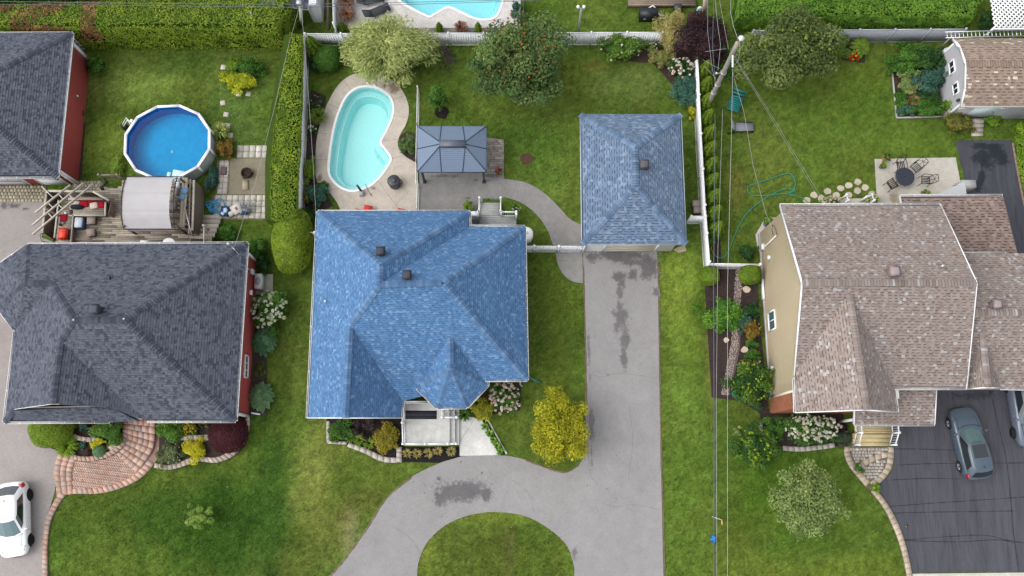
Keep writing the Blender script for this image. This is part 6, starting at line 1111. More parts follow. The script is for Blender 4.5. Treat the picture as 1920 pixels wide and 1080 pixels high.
# ------------------------------------------------------------------ right-hand yard
tl = thing('garden_bench', 'teal plastic slatted lounger on the grass by the pole', 'lounger', G(1377, 195)); p = G(1377, 194); rz = -.38
for i in range(9):
    v = -.68 + i * .165; MB().box((p[0] - v * math.sin(-rz) * -1 * 0 + (v * math.sin(-rz)), p[1] + v * math.cos(rz), .38 + (.35 * max(0, i - 6) / 2)), (.82, .14, .03), jit((.005, .17, .17), .12), rz=rz).build('slat', 'satin', tl)
k = MB(); [k.box((p[0] + u * math.cos(rz) + v * math.sin(-rz), p[1] + u * math.sin(rz) + v * math.cos(rz), 0), (.06, .06, .37), (.004, .13, .13), rz=rz) for u in (-.36, .36) for v in (-.55, .55)]; k.build('leg', 'satin', tl)
k = MB(); [k.beam((p[0] + u * math.cos(rz) + .76 * math.sin(rz), p[1] + u * math.sin(rz) - .76 * math.cos(rz), .345), (p[0] + u * math.cos(rz) - .76 * math.sin(rz), p[1] + u * math.sin(rz) + .76 * math.cos(rz), .345), .06, .06, (.004, .15, .15)) for u in (-.36, .36)]; k.build('frame', 'satin', tl)
sl = thing('sun_lounger', 'grey mesh sun lounger with a raised back on the lawn', 'lounger', G(1386, 241)); p = G(1386, 242); k = MB(); k.hexa([p + (-.35, -.3, .32), p + (.85, -.27, .32), p + (.85, .27, .32), p + (-.35, .3, .32)], [p + (-.35, -.3, .36), p + (.85, -.27, .36), p + (.85, .27, .36), p + (-.35, .3, .36)], (.22, .225, .25)); k.build('seat', 'fabric', sl); k = MB(); k.hexa([p + (-.75, -.3, .85), p + (-.35, -.3, .33), p + (-.35, .3, .33), p + (-.75, .3, .85)], [p + (-.72, -.3, .89), p + (-.33, -.3, .37), p + (-.33, .3, .37), p + (-.72, .3, .89)], (.24, .245, .27)); k.build('backrest', 'fabric', sl); k = MB(); [k.beam(p + (-.35, v, .33), p + (.87, v, .33), .04, .06, (.04, .04, .045)) for v in (-.32, .32)]; [k.box((p[0] + u, p[1] + v, 0), (.05, .05, .33), (.03, .03, .035)) for u in (-.45, .8) for v in (-.3, .3)]; k.beam(p + (-.85, -.35, .05), p + (-.4, -.35, .3), .05, .05, (.02, .02, .02)); k.build('frame', 'metal', sl)
hose('garden_hose', 'green garden hose looping across the lawn to the beige house', [(1516, 381), (1505, 372), (1490, 366), (1470, 363), (1440, 366), (1412, 366), (1402, 358), (1405, 348), (1430, 340), (1465, 328), (1482, 326), (1491, 340), (1488, 356), (1478, 362), (1490, 358), (1480, 354), (1460, 358), (1435, 372), (1410, 390), (1393, 410), (1378, 440), (1366, 470), (1358, 482), (1345, 482), (1336, 474)], (.03, .26, .19), .028, .1)
k = MB(); k.tube([G(x, y, .1) for x, y in smooth([(1330, 452), (1336, 458), (1333, 466), (1340, 476)], 5)], .025, (.5, .2, .03), 5); tag(k.build('extension_cord', 'matte'), 'short orange cord at the fence near the hose end', 'cord')
hose('garden_hose', 'coil of bright blue hose under the big glossy shrub', [(1382 + 9 * math.cos(t), 738 + 6 * math.sin(t)) for t in np.linspace(.3, 9, 22)], (.005, .26, .40), .04, .1, 3)
# wrought-iron table and four chairs
BKI = (.045, .038, .036); tbp = G(1697, 331, .75); ti = thing('patio_table', 'round dark metal patio table on the pale patio', 'table', G(1698, 333, .05)); TBX = (tbp[0], tbp[1])
k = MB()
for i in range(9): r_ = .06 + i * .065; k.lathe((TBX[0], TBX[1], .70), [(max(.001, r_ - .026), .03), (r_ + .026, .03)], (.075, .085, .11), 28)
for i in range(20): t = i * math.pi / 10; k.beam((TBX[0] + .05 * math.cos(t), TBX[1] + .05 * math.sin(t), .715), (TBX[0] + .6 * math.cos(t), TBX[1] + .6 * math.sin(t), .715), .03, .012, (.07, .08, .10))
k.lathe((TBX[0], TBX[1], .69), [(.58, 0), (.62, .0), (.62, .05), (.58, .05)], (.07, .078, .10), 28); k.lathe((TBX[0], TBX[1], .69), [(.56, 0), (.56, .004)], (.05, .056, .072), 24); k.build('tabletop', 'metal', ti)
for t in (.5, 2.1, 3.6, 5.2): MB().tube([(TBX[0] + .2 * math.cos(t), TBX[1] + .2 * math.sin(t), .69), (TBX[0] + .3 * math.cos(t), TBX[1] + .3 * math.sin(t), .4), (TBX[0] + .5 * math.cos(t), TBX[1] + .5 * math.sin(t), .05)], .025, BKI, 6).build('leg', 'metal', ti)
MB().lathe((TBX[0], TBX[1], .74), [(.03, 0), (.03, .04)], (.02, .02, .02), 8).build('umbrella_ring', 'metal', ti)
def iron_chair():
    r = thing('patio_chair', 'x', 'chair', (0, 0, 0), 'iron chairs round the patio table')       # faces +y, seat centre at the origin
    s = MB(); [s.beam((-.2 + i * .1, -.21, .43), (-.2 + i * .1, .22, .43), .045, .015, BKI) for i in range(5)]; [s.beam((-.24, y, .425), (.24, y, .425), .03, .03, BKI) for y in (-.22, .23)]; s.build('seat', 'metal', r)
    b = MB(); [b.tube([(x, -.22, .43), (x * 1.05, -.34, .72), (x * .9, -.44, .95)], .018, BKI, 5) for x in (-.23, .23)]; b.tube([(-.21, -.44, .95), (-.1, -.46, 1.0), (.1, -.46, 1.0), (.21, -.44, .95)], .018, BKI, 5); b.tube([(-.22, -.28, .58), (0, -.38, .82), (.22, -.28, .58)], .014, BKI, 5); b.tube([(-.2, -.43, .92), (0, -.32, .68), (.2, -.43, .92)], .014, BKI, 5); b.tube([(0, -.24, .45), (0, -.46, 1.0)], .012, BKI, 5); b.build('backrest', 'metal', r)
    for x in (-.25, .25): MB().tube([(x, -.30, .66), (x * 1.1, 0, .66), (x * 1.1, .2, .62), (x, .22, .43)], .018, BKI, 5).build('armrest', 'metal', r)
    for x in (-.23, .23):
        for y in (-.22, .23): MB().tube([(x, y, .43), (x * 1.05, y * 1.25, 0)], .017, BKI, 5).build('leg', 'metal', r)
    return r
ch0 = iron_chair(); first = True
for px, py, lb in ((1688, 311, 'iron chair at the top of the round table near the potted plants'), (1717, 314, 'iron chair at the round table toward the dark driveway corner'), (1735, 338, 'iron chair beside the round table facing away from the lawn'), (1672, 346, 'iron chair at the round table nearest the stained spot')):
    p = G(px, py, .45); d = np.array(TBX) - p[:2]; rz = math.atan2(d[1], d[0]) - math.pi / 2
    c = ch0 if first else copy_tree(ch0); first = False; c.location = (p[0], p[1], .05); c.rotation_euler = (0, 0, rz); c.scale = (1.15, 1.15, 1.08); c['label'] = lb
# front lawn bits
k = MB(); p = G(1338, 1011, .1)
for i in range(14): a_ = random.random() * 6.28; k.box((p[0] + .13 * random.random() * math.cos(a_), p[1] + .16 * random.random() * math.sin(a_), .02), (.22, .16, .1 + random.random() * .1), jit((.01, .20, .55), .3), rz=a_, top=(.08, .05))
tag(k.build('plastic_bag', 'satin'), 'crumpled bright blue bag lying on the front lawn under the wires', 'bag')
k = MB(); k.tube([G(1336, 969, .05), G(1354, 975, .25)], .022, (.55, .58, .6), 5); q = G(1354, 979, .1); k.box((q[0], q[1], .02), (.09, .28, .07), (.55, .36, .05)); tag(k.build('marker_stake', 'satin'), 'thin stake with a yellow tip on the front lawn under the wires', 'stake')
q = G(1701, 987, .03); k = MB(); k.lathe((q[0], q[1], .026), [(.09, 0), (.09, .012)], (.20, .12, .10), 14); k.lathe((q[0], q[1], .038), [(.05, 0), (.05, .006)], (.09, .085, .09), 12); tag(k.build('drain_cover', 'metal'), 'small round rusty cover in the sealed driveway', 'cover')
q = G(444, 780, .2); k = MB(); k.beam(G(471, 774, .25), G(488, 777, .1), .1, .08, WHITE); tag(k.build('drain_spout', 'satin'), 'white drain spout at the corner of the red-walled house', 'drain pipe')

# ------------------------------------------------------------------ cars
def make_car(label, loc, rz, L, Wd, H, paint, kind='hatch', sunroof=False, wheel=(.03, .03, .033), rimc=(.45, .46, .48), glassm='glass', screenm='teal_glass'):
    r = thing('parked_car', label, 'car', (0, 0, 0)); hl = L / 2; hw = Wd / 2
    # body: rings along the length; +y is the nose
    st = [(-1, .62, .52, .30, .78), (-.975, .80, .40, .62, .90), (-.90, .92, .30, .74, .97), (-.72, .985, .22, .80, .98), (-.45, 1.0, .20, .82, .96), (0, 1.0, .20, .82, .95), (.35, .995, .20, .80, .93), (.60, .98, .22, .76, .88), (.80, .93, .26, .70, .80), (.92, .84, .32, .60, .70), (.975, .72, .38, .52, .62), (1, .52, .44, .46, .55)]
    V = []; F = []; n = 14
    for f, wf, zb, zs, zt in st:
        y = f * hl; w_ = hw * wf; zs *= H / 1.48; zt *= H / 1.48
        V += [(-w_ * .86, y, zb), (-w_ * .98, y, zb + .1), (-w_, y, (zb + zs) / 2), (-w_ * .985, y, zs), (-w_ * .93, y, (zs + zt * 2) / 3), (-w_ * .80, y, zt), (-w_ * .4, y, zt + .025), (w_ * .4, y, zt + .025), (w_ * .80, y, zt), (w_ * .93, y, (zs + zt * 2) / 3), (w_ * .985, y, zs), (w_, y, (zb + zs) / 2), (w_ * .98, y, zb + .1), (w_ * .86, y, zb)]
    m = len(st)
    for i in range(m - 1):
        for k in range(n): F.append((i * n + k, i * n + (k + 1) % n, (i + 1) * n + (k + 1) % n, (i + 1) * n + k))
    F += [tuple(range(n)), tuple(range(m * n - 1, (m - 1) * n - 1, -1))]; b = MB(); b.idx(V, F, paint); body = b.build('body', 'gloss', r, True)
    z0 = .95 * H / 1.48; zr = H
    yb0, yb1, yt0, yt1 = (-.90 * hl, .40 * hl, -.62 * hl, .02 * hl) if kind == 'hatch' else (-.93 * hl, .36 * hl, -.78 * hl, .0)
    wb, wt = hw * .90, hw * .70
    lo = []; hi = []
    def ring(y0, y1, w_, z, bow): return [(-w_ * .86, y0, z), (-w_ * .3, y0 - bow * .6, z), (w_ * .3, y0 - bow * .6, z), (w_ * .86, y0, z), (w_, y0 + .35, z), (w_, (y0 + y1) / 2, z), (w_ * .97, y1 - .4, z), (w_ * .80, y1, z), (w_ * .3, y1 + bow, z), (-w_ * .3, y1 + bow, z), (-w_ * .80, y1, z), (-w_ * .97, y1 - .4, z), (-w_, (y0 + y1) / 2, z), (-w_, y0 + .35, z)]
    lo = ring(yb0, yb1, wb, z0 - .03, .16); hi = ring(yt0, yt1, wt, zr - .06, .07); top = ring(yt0 + .12, yt1 - .1, wt * .84, zr, .03); N = len(lo)
    b = MB(); b.idx(lo + hi + top, [(i, (i + 1) % N, N + (i + 1) % N, N + i) for i in range(N)] + [(N + i, N + (i + 1) % N, 2 * N + (i + 1) % N, 2 * N + i) for i in range(N)] + [tuple(range(2 * N, 3 * N))], paint); b.build('roof', 'gloss', r, True)
    lo_, hi_ = np.array(lo), np.array(hi)
    def pane(ids, nm, mm, f0=.10, f1=.93, e0=.04, e1=.04):
        k = MB(); A = [lo_[i] + (hi_[i] - lo_[i]) * f0 for i in ids]; B = [lo_[i] + (hi_[i] - lo_[i]) * f1 for i in ids]
        A[0] = A[0] + (A[1] - A[0]) * e0; A[-1] = A[-1] + (A[-2] - A[-1]) * e1; B[0] = B[0] + (B[1] - B[0]) * e0; B[-1] = B[-1] + (B[-2] - B[-1]) * e1
        nn = np.cross(A[-1] - A[0], B[0] - A[0]); nn /= np.linalg.norm(nn); ctr = sum(lo_) / N
        if (A[0] - ctr) @ nn < 0: nn = -nn
        for i in range(len(ids) - 1): k.face([A[i] + nn * .012, A[i + 1] + nn * .012, B[i + 1] + nn * .012, B[i] + nn * .012], (.02, .02, .02))
        return k.build(nm, mm, r)
    pane([7, 8, 9, 10], 'windshield', screenm, .06, .97, .05, .05); pane([0, 1, 2, 3], 'rear_window', glassm, .18, .95, .05, .05)
    pane([4, 5, 6, 7], 'side_window', glassm, .12, .88, .1, .35); pane([10, 11, 12, 13], 'side_window', glassm, .12, .88, .35, .1)
    if sunroof: b = MB(); b.face([(-wt * .68, (yt0 + yt1) / 2 - .05, zr + .012), (wt * .68, (yt0 + yt1) / 2 - .05, zr + .012), (wt * .66, yt1 - .1, zr + .010), (-wt * .66, yt1 - .1, zr + .010)], (.02, .02, .02)); b.build('sunroof', glassm, r)
    for sx in (-1, 1):
        for y in (-.60 * hl, .62 * hl):
            x = sx * (hw - .11); wv = []; k = MB(); rr = .33
            prof = [(-.11, rr * .8), (-.1, rr), (.08, rr), (.115, rr * .9), (.12, rr * .66)]; V = []
            for o, q_ in prof:
                for t in range(20): a_ = 2 * math.pi * t / 20; V.append((x + sx * o, y + q_ * math.cos(a_), rr + q_ * math.sin(a_)))
            k.idx(V, [(i * 20 + t, i * 20 + (t + 1) % 20, (i + 1) * 20 + (t + 1) % 20, (i + 1) * 20 + t) for i in range(4) for t in range(20)], (.014, .014, .015)); tyre = k.build('wheel', 'matte', r)
            k = MB(); k.idx([(x + sx * .11, y + .2 * math.cos(a_), rr + .2 * math.sin(a_)) for a_ in np.linspace(0, 2 * math.pi, 21)[:-1]], [tuple(range(20))], (.02, .02, .022))
            for s_ in range(7): a_ = s_ * 2 * math.pi / 7; k.beam((x + sx * .125, y, rr), (x + sx * .125, y + .215 * math.cos(a_), rr + .215 * math.sin(a_)), .05, .03, rimc, up=(1, 0, 0))
            k.build('rim', 'metal', tyre)
            k = MB(); V = []
            for o, q_ in ((hw * .975 + .004, .40), (hw * 1.0 + .004, .40)):
                for t in range(13): a_ = math.pi * t / 12; V.append((sx * o, y + q_ * math.cos(a_), rr + q_ * math.sin(a_) * .98))
            k.idx(V, [(t, t + 1, 14 + t, 13 + t) for t in range(12)] + [tuple(range(13, 26))], (.012, .012, .013)); k.build('wheel_arch', 'matte', r)
        k = MB(); k.box((sx * (hw + .06), .30 * hl, z0 - .02), (.2, .13, .13), paint, top=(.16, .09)); k.build('mirror', 'gloss', r)
        k = MB(); y0_ = .80 * hl; k.hexa([(sx * hw * .55, y0_ + .32, .58), (sx * hw * .80, y0_ + .2, .58), (sx * hw * .90, y0_ - .05, .60), (sx * hw * .6, y0_ + .15, .60)][::sx], [(sx * hw * .55, y0_ + .27, .70), (sx * hw * .80, y0_ + .14, .72), (sx * hw * .90, y0_ - .15, .80), (sx * hw * .62, y0_ + .05, .80)][::sx], (.55, .57, .6)); k.build('headlight', 'gloss', r)
        k = MB(); k.hexa([(sx * hw * .60, -.985 * hl, .74), (sx * hw * .86, -.955 * hl, .74), (sx * hw * .95, -.86 * hl, .78), (sx * hw * .7, -.9 * hl, .78)][::sx], [(sx * hw * .60, -.93 * hl, .96), (sx * hw * .82, -.90 * hl, .97), (sx * hw * .90, -.80 * hl, .99), (sx * hw * .7, -.86 * hl, .99)][::sx], (.42, .015, .015)); k.build('taillight', 'gloss', r)
        for y in (-.18 * hl, .18 * hl): k = MB(); k.box((sx * (hw + .005), y, .72), (.03, .2, .03), tuple(min(.8, x * 1.2) for x in paint)); k.build('door_handle', 'gloss', r)
    k = MB(); k.tube([(-hw * .6, .985 * hl, .40), (0, 1.01 * hl, .40), (hw * .6, .985 * hl, .40)], .04, (.02, .02, .022), 6); k.build('grille', 'satin', r); k = MB(); k.tube([(0, yt0 + .3, zr), (0, yt0 + .2, zr + .1)], .02, (.02, .02, .02), 5); k.build('antenna', 'matte', r)
    k = MB(); k.box((0, -.995 * hl, .62), (.5, .02, .13), (.6, .6, .6)); k.build('licence_plate', 'satin', r)
    k = MB(); DKG = tuple(x * .25 for x in paint)
    k.tube([(-hw * .8, .37 * hl + .12, z0 + .012), (-hw * .3, .43 * hl + .16, z0 + .02), (hw * .3, .43 * hl + .16, z0 + .02), (hw * .8, .37 * hl + .12, z0 + .012)], .012, DKG, 4)
    for sx in (-1, 1):
        for y in (-.36 * hl, .02 * hl, .34 * hl): k.beam((sx * (hw + .002), y, .3), (sx * (hw - .03), y, .88), .012, .012, DKG, up=(0, 1, 0))
        k.tube([(sx * hw * .76, .40 * hl, z0), (sx * hw * .66, .7 * hl, z0 - .08), (sx * hw * .55, .93 * hl, .68)], .010, DKG, 4)
    k.build('panel_gap', 'matte', r)
    r.location = loc; r.rotation_euler = (0, 0, rz); return r
pa, pb_ = G(1805, 766, .8), G(1838, 897, .8); cc = (pa + pb_) / 2; d = pa - pb_
make_car('silver grey hatchback with a sunroof on the sealed driveway', (cc[0], cc[1], .026), math.atan2(d[1], d[0]) - math.pi / 2, 4.3, 1.8, 1.5, (.06, .085, .115), 'suv', True)
pa, pb_ = G(25, 1046, .7), G(22, 903, .7); cc = (pa + pb_) / 2; d = pa - pb_
make_car('white hatchback parked on the pale drive by the block kerb', (cc[0], cc[1], .026), math.atan2(d[1], d[0]) - math.pi / 2, 4.35, 1.82, 1.46, (.82, .83, .84), 'hatch', rimc=(.03, .03, .033))
q0 = G(1921, 836, .6); make_car('pale blue grey car half out of view by the garage wing', (q0[0] + .38, q0[1] + 2.25, .026), math.pi + .03, 4.6, 1.85, 1.62, (.11, .135, .18), 'suv', rimc=(.06, .06, .065))

k = MB(); pts = [G(x, y, .05) for x, y in smooth([(1899, 268), (1908, 320), (1920, 380), (1936, 440)], 5)]
for p, q in zip(pts[:-1], pts[1:]): k.beam(p, q, .12, .14, (.23, .18, .13))
tag(k.build('timber_edging', 'wood'), 'brown timber edging along the far sealed driveway', 'edging')
# ------------------------------------------------------------------ foliage
PAL = {
    'green': [(.022, .060, .010), (.040, .100, .014), (.070, .150, .022)], 'deep': [(.012, .036, .010), (.024, .062, .015), (.040, .092, .022)], 'olive': [(.045, .062, .014), (.080, .098, .022), (.125, .140, .036)],
    'rowan': [(.030, .055, .018), (.055, .092, .026), (.095, .130, .040)], 'lime': [(.07, .13, .012), (.12, .20, .018), (.19, .27, .03)], 'gold': [(.14, .15, .010), (.25, .245, .014), (.38, .355, .03)],
    'yellow': [(.26, .25, .012), (.42, .40, .02), (.58, .54, .06)], 'wine': [(.028, .008, .011), (.055, .014, .018), (.09, .024, .026)], 'plum': [(.022, .012, .016), (.042, .022, .026), (.075, .034, .036)], 'willow': [(.15, .19, .055), (.27, .305, .10), (.40, .42, .17)],
    'blue': [(.020, .055, .040), (.038, .095, .065), (.065, .14, .10)], 'cedar': [(.045, .085, .008), (.085, .135, .012), (.14, .19, .018)], 'hedge': [(.055, .098, .010), (.105, .155, .014), (.17, .215, .022)], 'sage': [(.06, .092, .028), (.12, .165, .05), (.205, .25, .088)], 'rust': [(.09, .05, .012), (.16, .10, .018), (.22, .17, .03)],
    'straw': [(.22, .19, .06), (.34, .29, .10), (.44, .40, .17)], 'hosta': [(.03, .09, .045), (.055, .13, .06), (.085, .17, .08)], 'brown': [(.11, .06, .03), (.24, .13, .05), (.38, .22, .10)], 'bare': [(.03, .022, .022), (.05, .036, .036), (.07, .05, .05)], 'fern': [(.06, .11, .012), (.11, .17, .02), (.16, .23, .035)],
}
def unit(v): return v / (np.linalg.norm(v, axis=1, keepdims=True) + 1e-9)
def leafquads(c, nrm, size, asp=.55, fold=.12, along=None):
    n = len(c); d = along if along is not None else unit(rng.normal(size=(n, 3))); d = d - nrm * np.sum(d * nrm, 1, keepdims=True); d = unit(d); t = np.cross(nrm, d); s = size[:, None]
    return np.stack([c - d * s * .5, c + t * s * asp * .5 + nrm * s * fold, c + d * s * .5, c - t * s * asp * .5 + nrm * s * fold], 1)
GAIN = {'hedge': 1.9, 'cedar': 1.75, 'willow': 1.4, 'gold': 1.45, 'yellow': 1.35, 'rowan': 1.95, 'straw': 1.2, 'hosta': 1.5, 'brown': 1.2, 'wine': 1.35, 'plum': 1.05, 'sage': 1.7, 'deep': 1.7, 'green': 1.75, 'blue': 1.6}
def pick(pal, k, jt=.14):
    P = np.array(PAL[pal]) * GAIN.get(pal, 1.5) if isinstance(pal, str) else np.array(pal) * 1.6; k = np.clip(k, 0, 1.999); i = k.astype(int); f = (k - i)[:, None]
    return (P[i] * (1 - f) + P[i + 1] * f) * rng.uniform(1 - jt, 1 + jt, (len(k), 1))
def foliage(n, R3, pal, leaf, clumps=26, up=.5, droop=0., shell=.6, asp=.55, spread=.30, core=.62, flat=0., pow_=.5, lobes=.16, tv=1.):
    """leaves gathered in clumps filling an ellipsoid of radii R3 about the origin"""
    rx, ry, rz = R3; d = unit(rng.normal(size=(clumps, 3))); d[:, 2] = np.where(d[:, 2] < -.35, -d[:, 2], d[:, 2]); rad = shell + (1 - shell) * rng.random(clumps) ** pow_
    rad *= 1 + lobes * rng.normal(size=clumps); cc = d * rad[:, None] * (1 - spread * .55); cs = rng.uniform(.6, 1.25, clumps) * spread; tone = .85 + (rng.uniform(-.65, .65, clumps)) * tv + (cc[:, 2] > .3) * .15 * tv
    w = cs ** 2; k = rng.choice(clumps, n, p=w / w.sum()); o = unit(rng.normal(size=(n, 3))) * (rng.random((n, 1)) ** .45); p = cc[k] + o * cs[k][:, None]
    nr = unit(o * .8 + np.array([0, 0, up * 1.6]) + rng.normal(size=(n, 3)) * .42); P = p * np.array([rx, ry, rz]); sz = leaf * rng.uniform(.6, 1.35, n)
    al = None
    if droop: al = unit(unit(p * [1, 1, .2]) * .7 + np.array([0, 0, -droop]) + rng.normal(size=(n, 3)) * .35)
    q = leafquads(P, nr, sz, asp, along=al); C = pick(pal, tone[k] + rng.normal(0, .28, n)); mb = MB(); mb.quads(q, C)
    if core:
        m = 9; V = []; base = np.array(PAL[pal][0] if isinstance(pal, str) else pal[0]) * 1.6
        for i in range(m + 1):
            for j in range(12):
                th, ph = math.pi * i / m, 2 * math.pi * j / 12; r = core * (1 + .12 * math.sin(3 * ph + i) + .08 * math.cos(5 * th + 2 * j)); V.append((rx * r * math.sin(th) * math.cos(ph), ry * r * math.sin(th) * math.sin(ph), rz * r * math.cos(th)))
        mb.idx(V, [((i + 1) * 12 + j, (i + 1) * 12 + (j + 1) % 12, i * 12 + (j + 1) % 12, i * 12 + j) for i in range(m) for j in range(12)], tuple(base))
    return mb
def shift(mb, v):
    v = np.array(v, float); mb.v = [x + v for x in mb.v]; mb.q = [(a + v, c) for a, c in mb.q]; return mb
def place(px, py, h):                       # ground point under a plant whose visible middle is at the pixel
    return G(px, py, h * .5) * [1, 1, 0]
def heads(mb, n, R3, size, cols, top=.25, k=7):
    d = unit(rng.normal(size=(n, 3))); d[:, 2] = np.abs(d[:, 2]) * .9 + top * .5 + rng.random(n) * .7; d = unit(d); P = d * np.array(R3) * rng.uniform(.88, 1.04, (n, 1)); Q = []; C = []
    for p in P:
        s = size * rng.uniform(.7, 1.25); c = np.array(cols[rng.integers(len(cols))]); o = unit(rng.normal(size=(k, 3))); o[:, 2] = np.abs(o[:, 2])
        Q.append(leafquads(p + o * s * .32, unit(o + [0, 0, .4]), np.full(k, s * .62), .9, .05)); C.append(c * rng.uniform(.82, 1.12, (k, 1)))
    mb.quads(np.concatenate(Q), np.concatenate(C)); return mb
def bush(name, label, cat, px, py, rx, ry, h, pal, n=900, leaf=.11, clumps=22, flowers=None, group=None, base=.0, **kw):
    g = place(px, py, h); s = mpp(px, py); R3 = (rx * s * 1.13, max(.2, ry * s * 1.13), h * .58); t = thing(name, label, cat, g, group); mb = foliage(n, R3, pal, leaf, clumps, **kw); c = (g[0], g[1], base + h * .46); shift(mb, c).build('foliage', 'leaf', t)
    st = MB(); [st.tube([g, g + (R3[0] * .3 * math.cos(a), R3[1] * .3 * math.sin(a), h * .45)], .025, (.10, .075, .05), 5) for a in (0, 2.1, 4.2)]; st.build('stem', 'wood', t)
    if flowers: k, sz, cols = flowers; stuff(shift(heads(MB(), k, R3, sz, cols), c).build('blossom', 'leaf', t))
    return t
def ball(name, label, cat, px, py, rx, ry, h, pal, n=6000, leaf=.08, z0=.5, gain=1.):
    g = place(px, py, h); s = mpp(px, py); R3 = np.array([rx * s, ry * s, h * .56]); t = thing(name, label, cat, g); d = unit(rng.normal(size=(n, 3))); d[:, 2] = np.where(d[:, 2] < -.45, -d[:, 2], d[:, 2])
    wv = 1 + .05 * np.sin(d[:, 0] * 5 + 1) * np.cos(d[:, 1] * 4) + rng.normal(0, .018, n); P = d * R3 * wv[:, None] + (g[0], g[1], h * .45); nr = unit(d / R3 * R3.mean() + np.array([0, 0, .35]) + rng.normal(size=(n, 3)) * .3)
    C = pick(pal, .95 + (fbm(P[:, 0], P[:, 1] + P[:, 2], .3, 27) - .5) * 1.6 + rng.normal(0, .3, n)) * gain; mb = MB().quads(leafquads(P, nr, leaf * rng.uniform(.6, 1.4, n), .65), C); m = 10; cc = PAL[pal][1] if isinstance(pal, str) else pal[1]
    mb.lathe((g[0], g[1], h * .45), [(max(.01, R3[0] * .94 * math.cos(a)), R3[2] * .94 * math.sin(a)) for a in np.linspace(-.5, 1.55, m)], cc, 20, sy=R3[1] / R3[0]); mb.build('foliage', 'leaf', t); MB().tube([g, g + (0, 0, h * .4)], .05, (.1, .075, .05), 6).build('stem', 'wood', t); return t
def tree(label, px, py, rx, ry, h, pal, n, leaf, clumps=60, berries=None, trunk=.13, cr=.42, cat='tree', name='tree', lean=None, **kw):
    g = G(px, py, h * .62) * [1, 1, 0]; s = mpp(px, py) * .94; R3 = (rx * s, ry * s, h * cr); c = np.array([g[0], g[1], h - R3[2] * .95]); base = g if lean is None else G(*lean)
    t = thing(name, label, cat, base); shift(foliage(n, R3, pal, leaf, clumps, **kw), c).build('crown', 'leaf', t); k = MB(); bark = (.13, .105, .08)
    k.tube([base, base + (c - base) * .35 + (.04, .02, 0), c - (0, 0, R3[2] * .2)], trunk, bark, 10, r2=trunk * .55)
    for i in range(9): a = i * 2.4; f = .35 + .05 * i; p = base + (c - base) * f; q = c + np.array([R3[0] * .62 * math.cos(a), R3[1] * .62 * math.sin(a), R3[2] * random.uniform(-.1, .5)]); k.tube([p, (p + q) / 2 + (0, 0, .15), q], trunk * .4, bark, 6, r2=.015)
    k.build('trunk', 'wood', t)
    if berries: m, sz, cols = berries; stuff(shift(heads(MB(), m, R3, sz, cols, k=6), c).build('berries' if 'berr' in label else 'blossom', 'leaf', t))
    return t
def cone(label, px, py, r, h, pal, n=1400, group=None, name='cedar', cat='cedar', leaf=.09, lean=(0, 0)):
    g = G(px, py); R0 = r * mpp(px, py); t = thing(name, label, cat, g, group); u = rng.random(n) ** .62; a = rng.random(n) * 6.283; rr = R0 * (1 - u) ** .62 * (1 + .13 * np.sin(a * 7 + u * 9)) * rng.uniform(.82, 1.05, n) * np.minimum(1, .55 + u * 6)
    P = np.stack([g[0] + rr * np.cos(a) + lean[0] * u, g[1] + rr * np.sin(a) + lean[1] * u, .05 + u * h], 1); nr = unit(np.stack([np.cos(a), np.sin(a), np.full(n, .55)], 1) + rng.normal(size=(n, 3)) * .35); al = unit(np.stack([np.cos(a) * .5, np.sin(a) * .5, np.ones(n)], 1) + rng.normal(size=(n, 3)) * .3)
    mb = MB().quads(leafquads(P, nr, leaf * rng.uniform(.7, 1.4, n), .6, along=al), pick(pal, .7 + .5 * np.sin(a * 7 + u * 9) + rng.normal(0, .3, n))); m = 8
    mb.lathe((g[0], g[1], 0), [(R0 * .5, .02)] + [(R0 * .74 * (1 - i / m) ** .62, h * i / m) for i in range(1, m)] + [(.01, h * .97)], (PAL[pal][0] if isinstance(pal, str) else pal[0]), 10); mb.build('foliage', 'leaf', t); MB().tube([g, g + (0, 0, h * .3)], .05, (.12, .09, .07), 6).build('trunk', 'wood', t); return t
def blades(label, px, py, r, h, pal, n=160, name='ornamental_grass', cat='grass plant', w_=.03, group=None, flat=1.):
    g = G(px, py) if h < .5 else place(px, py, h); R0 = r * mpp(px, py); t = thing(name, label, cat, g, group); a = rng.random(n) * 6.283; L = R0 * rng.uniform(.5, 1.08, n); hh = h * rng.uniform(.6, 1.1, n); d = np.stack([np.cos(a), np.sin(a), 0 * a], 1); s = np.stack([-np.sin(a), np.cos(a), 0 * a], 1); Q = []; C = []
    kk = rng.normal(1, .4, n); col = pick(pal, kk, .2); pts = []
    for f, zf, ww in ((0.02, 0, .5), (.35, .8, 1), (.75, 1., .8), (1.02, .72 * flat, .12)): c = g + d * (L * f)[:, None] + np.array([0, 0, 1]) * (hh * zf + .04)[:, None]; pts.append((c - s * w_ * ww, c + s * w_ * ww))
    for i in range(3): Q.append(np.stack([pts[i][0], pts[i][1], pts[i + 1][1], pts[i + 1][0]], 1)); C.append(col)
    MB().quads(np.concatenate(Q), np.concatenate(C)).build('blades', 'leaf', t); return t
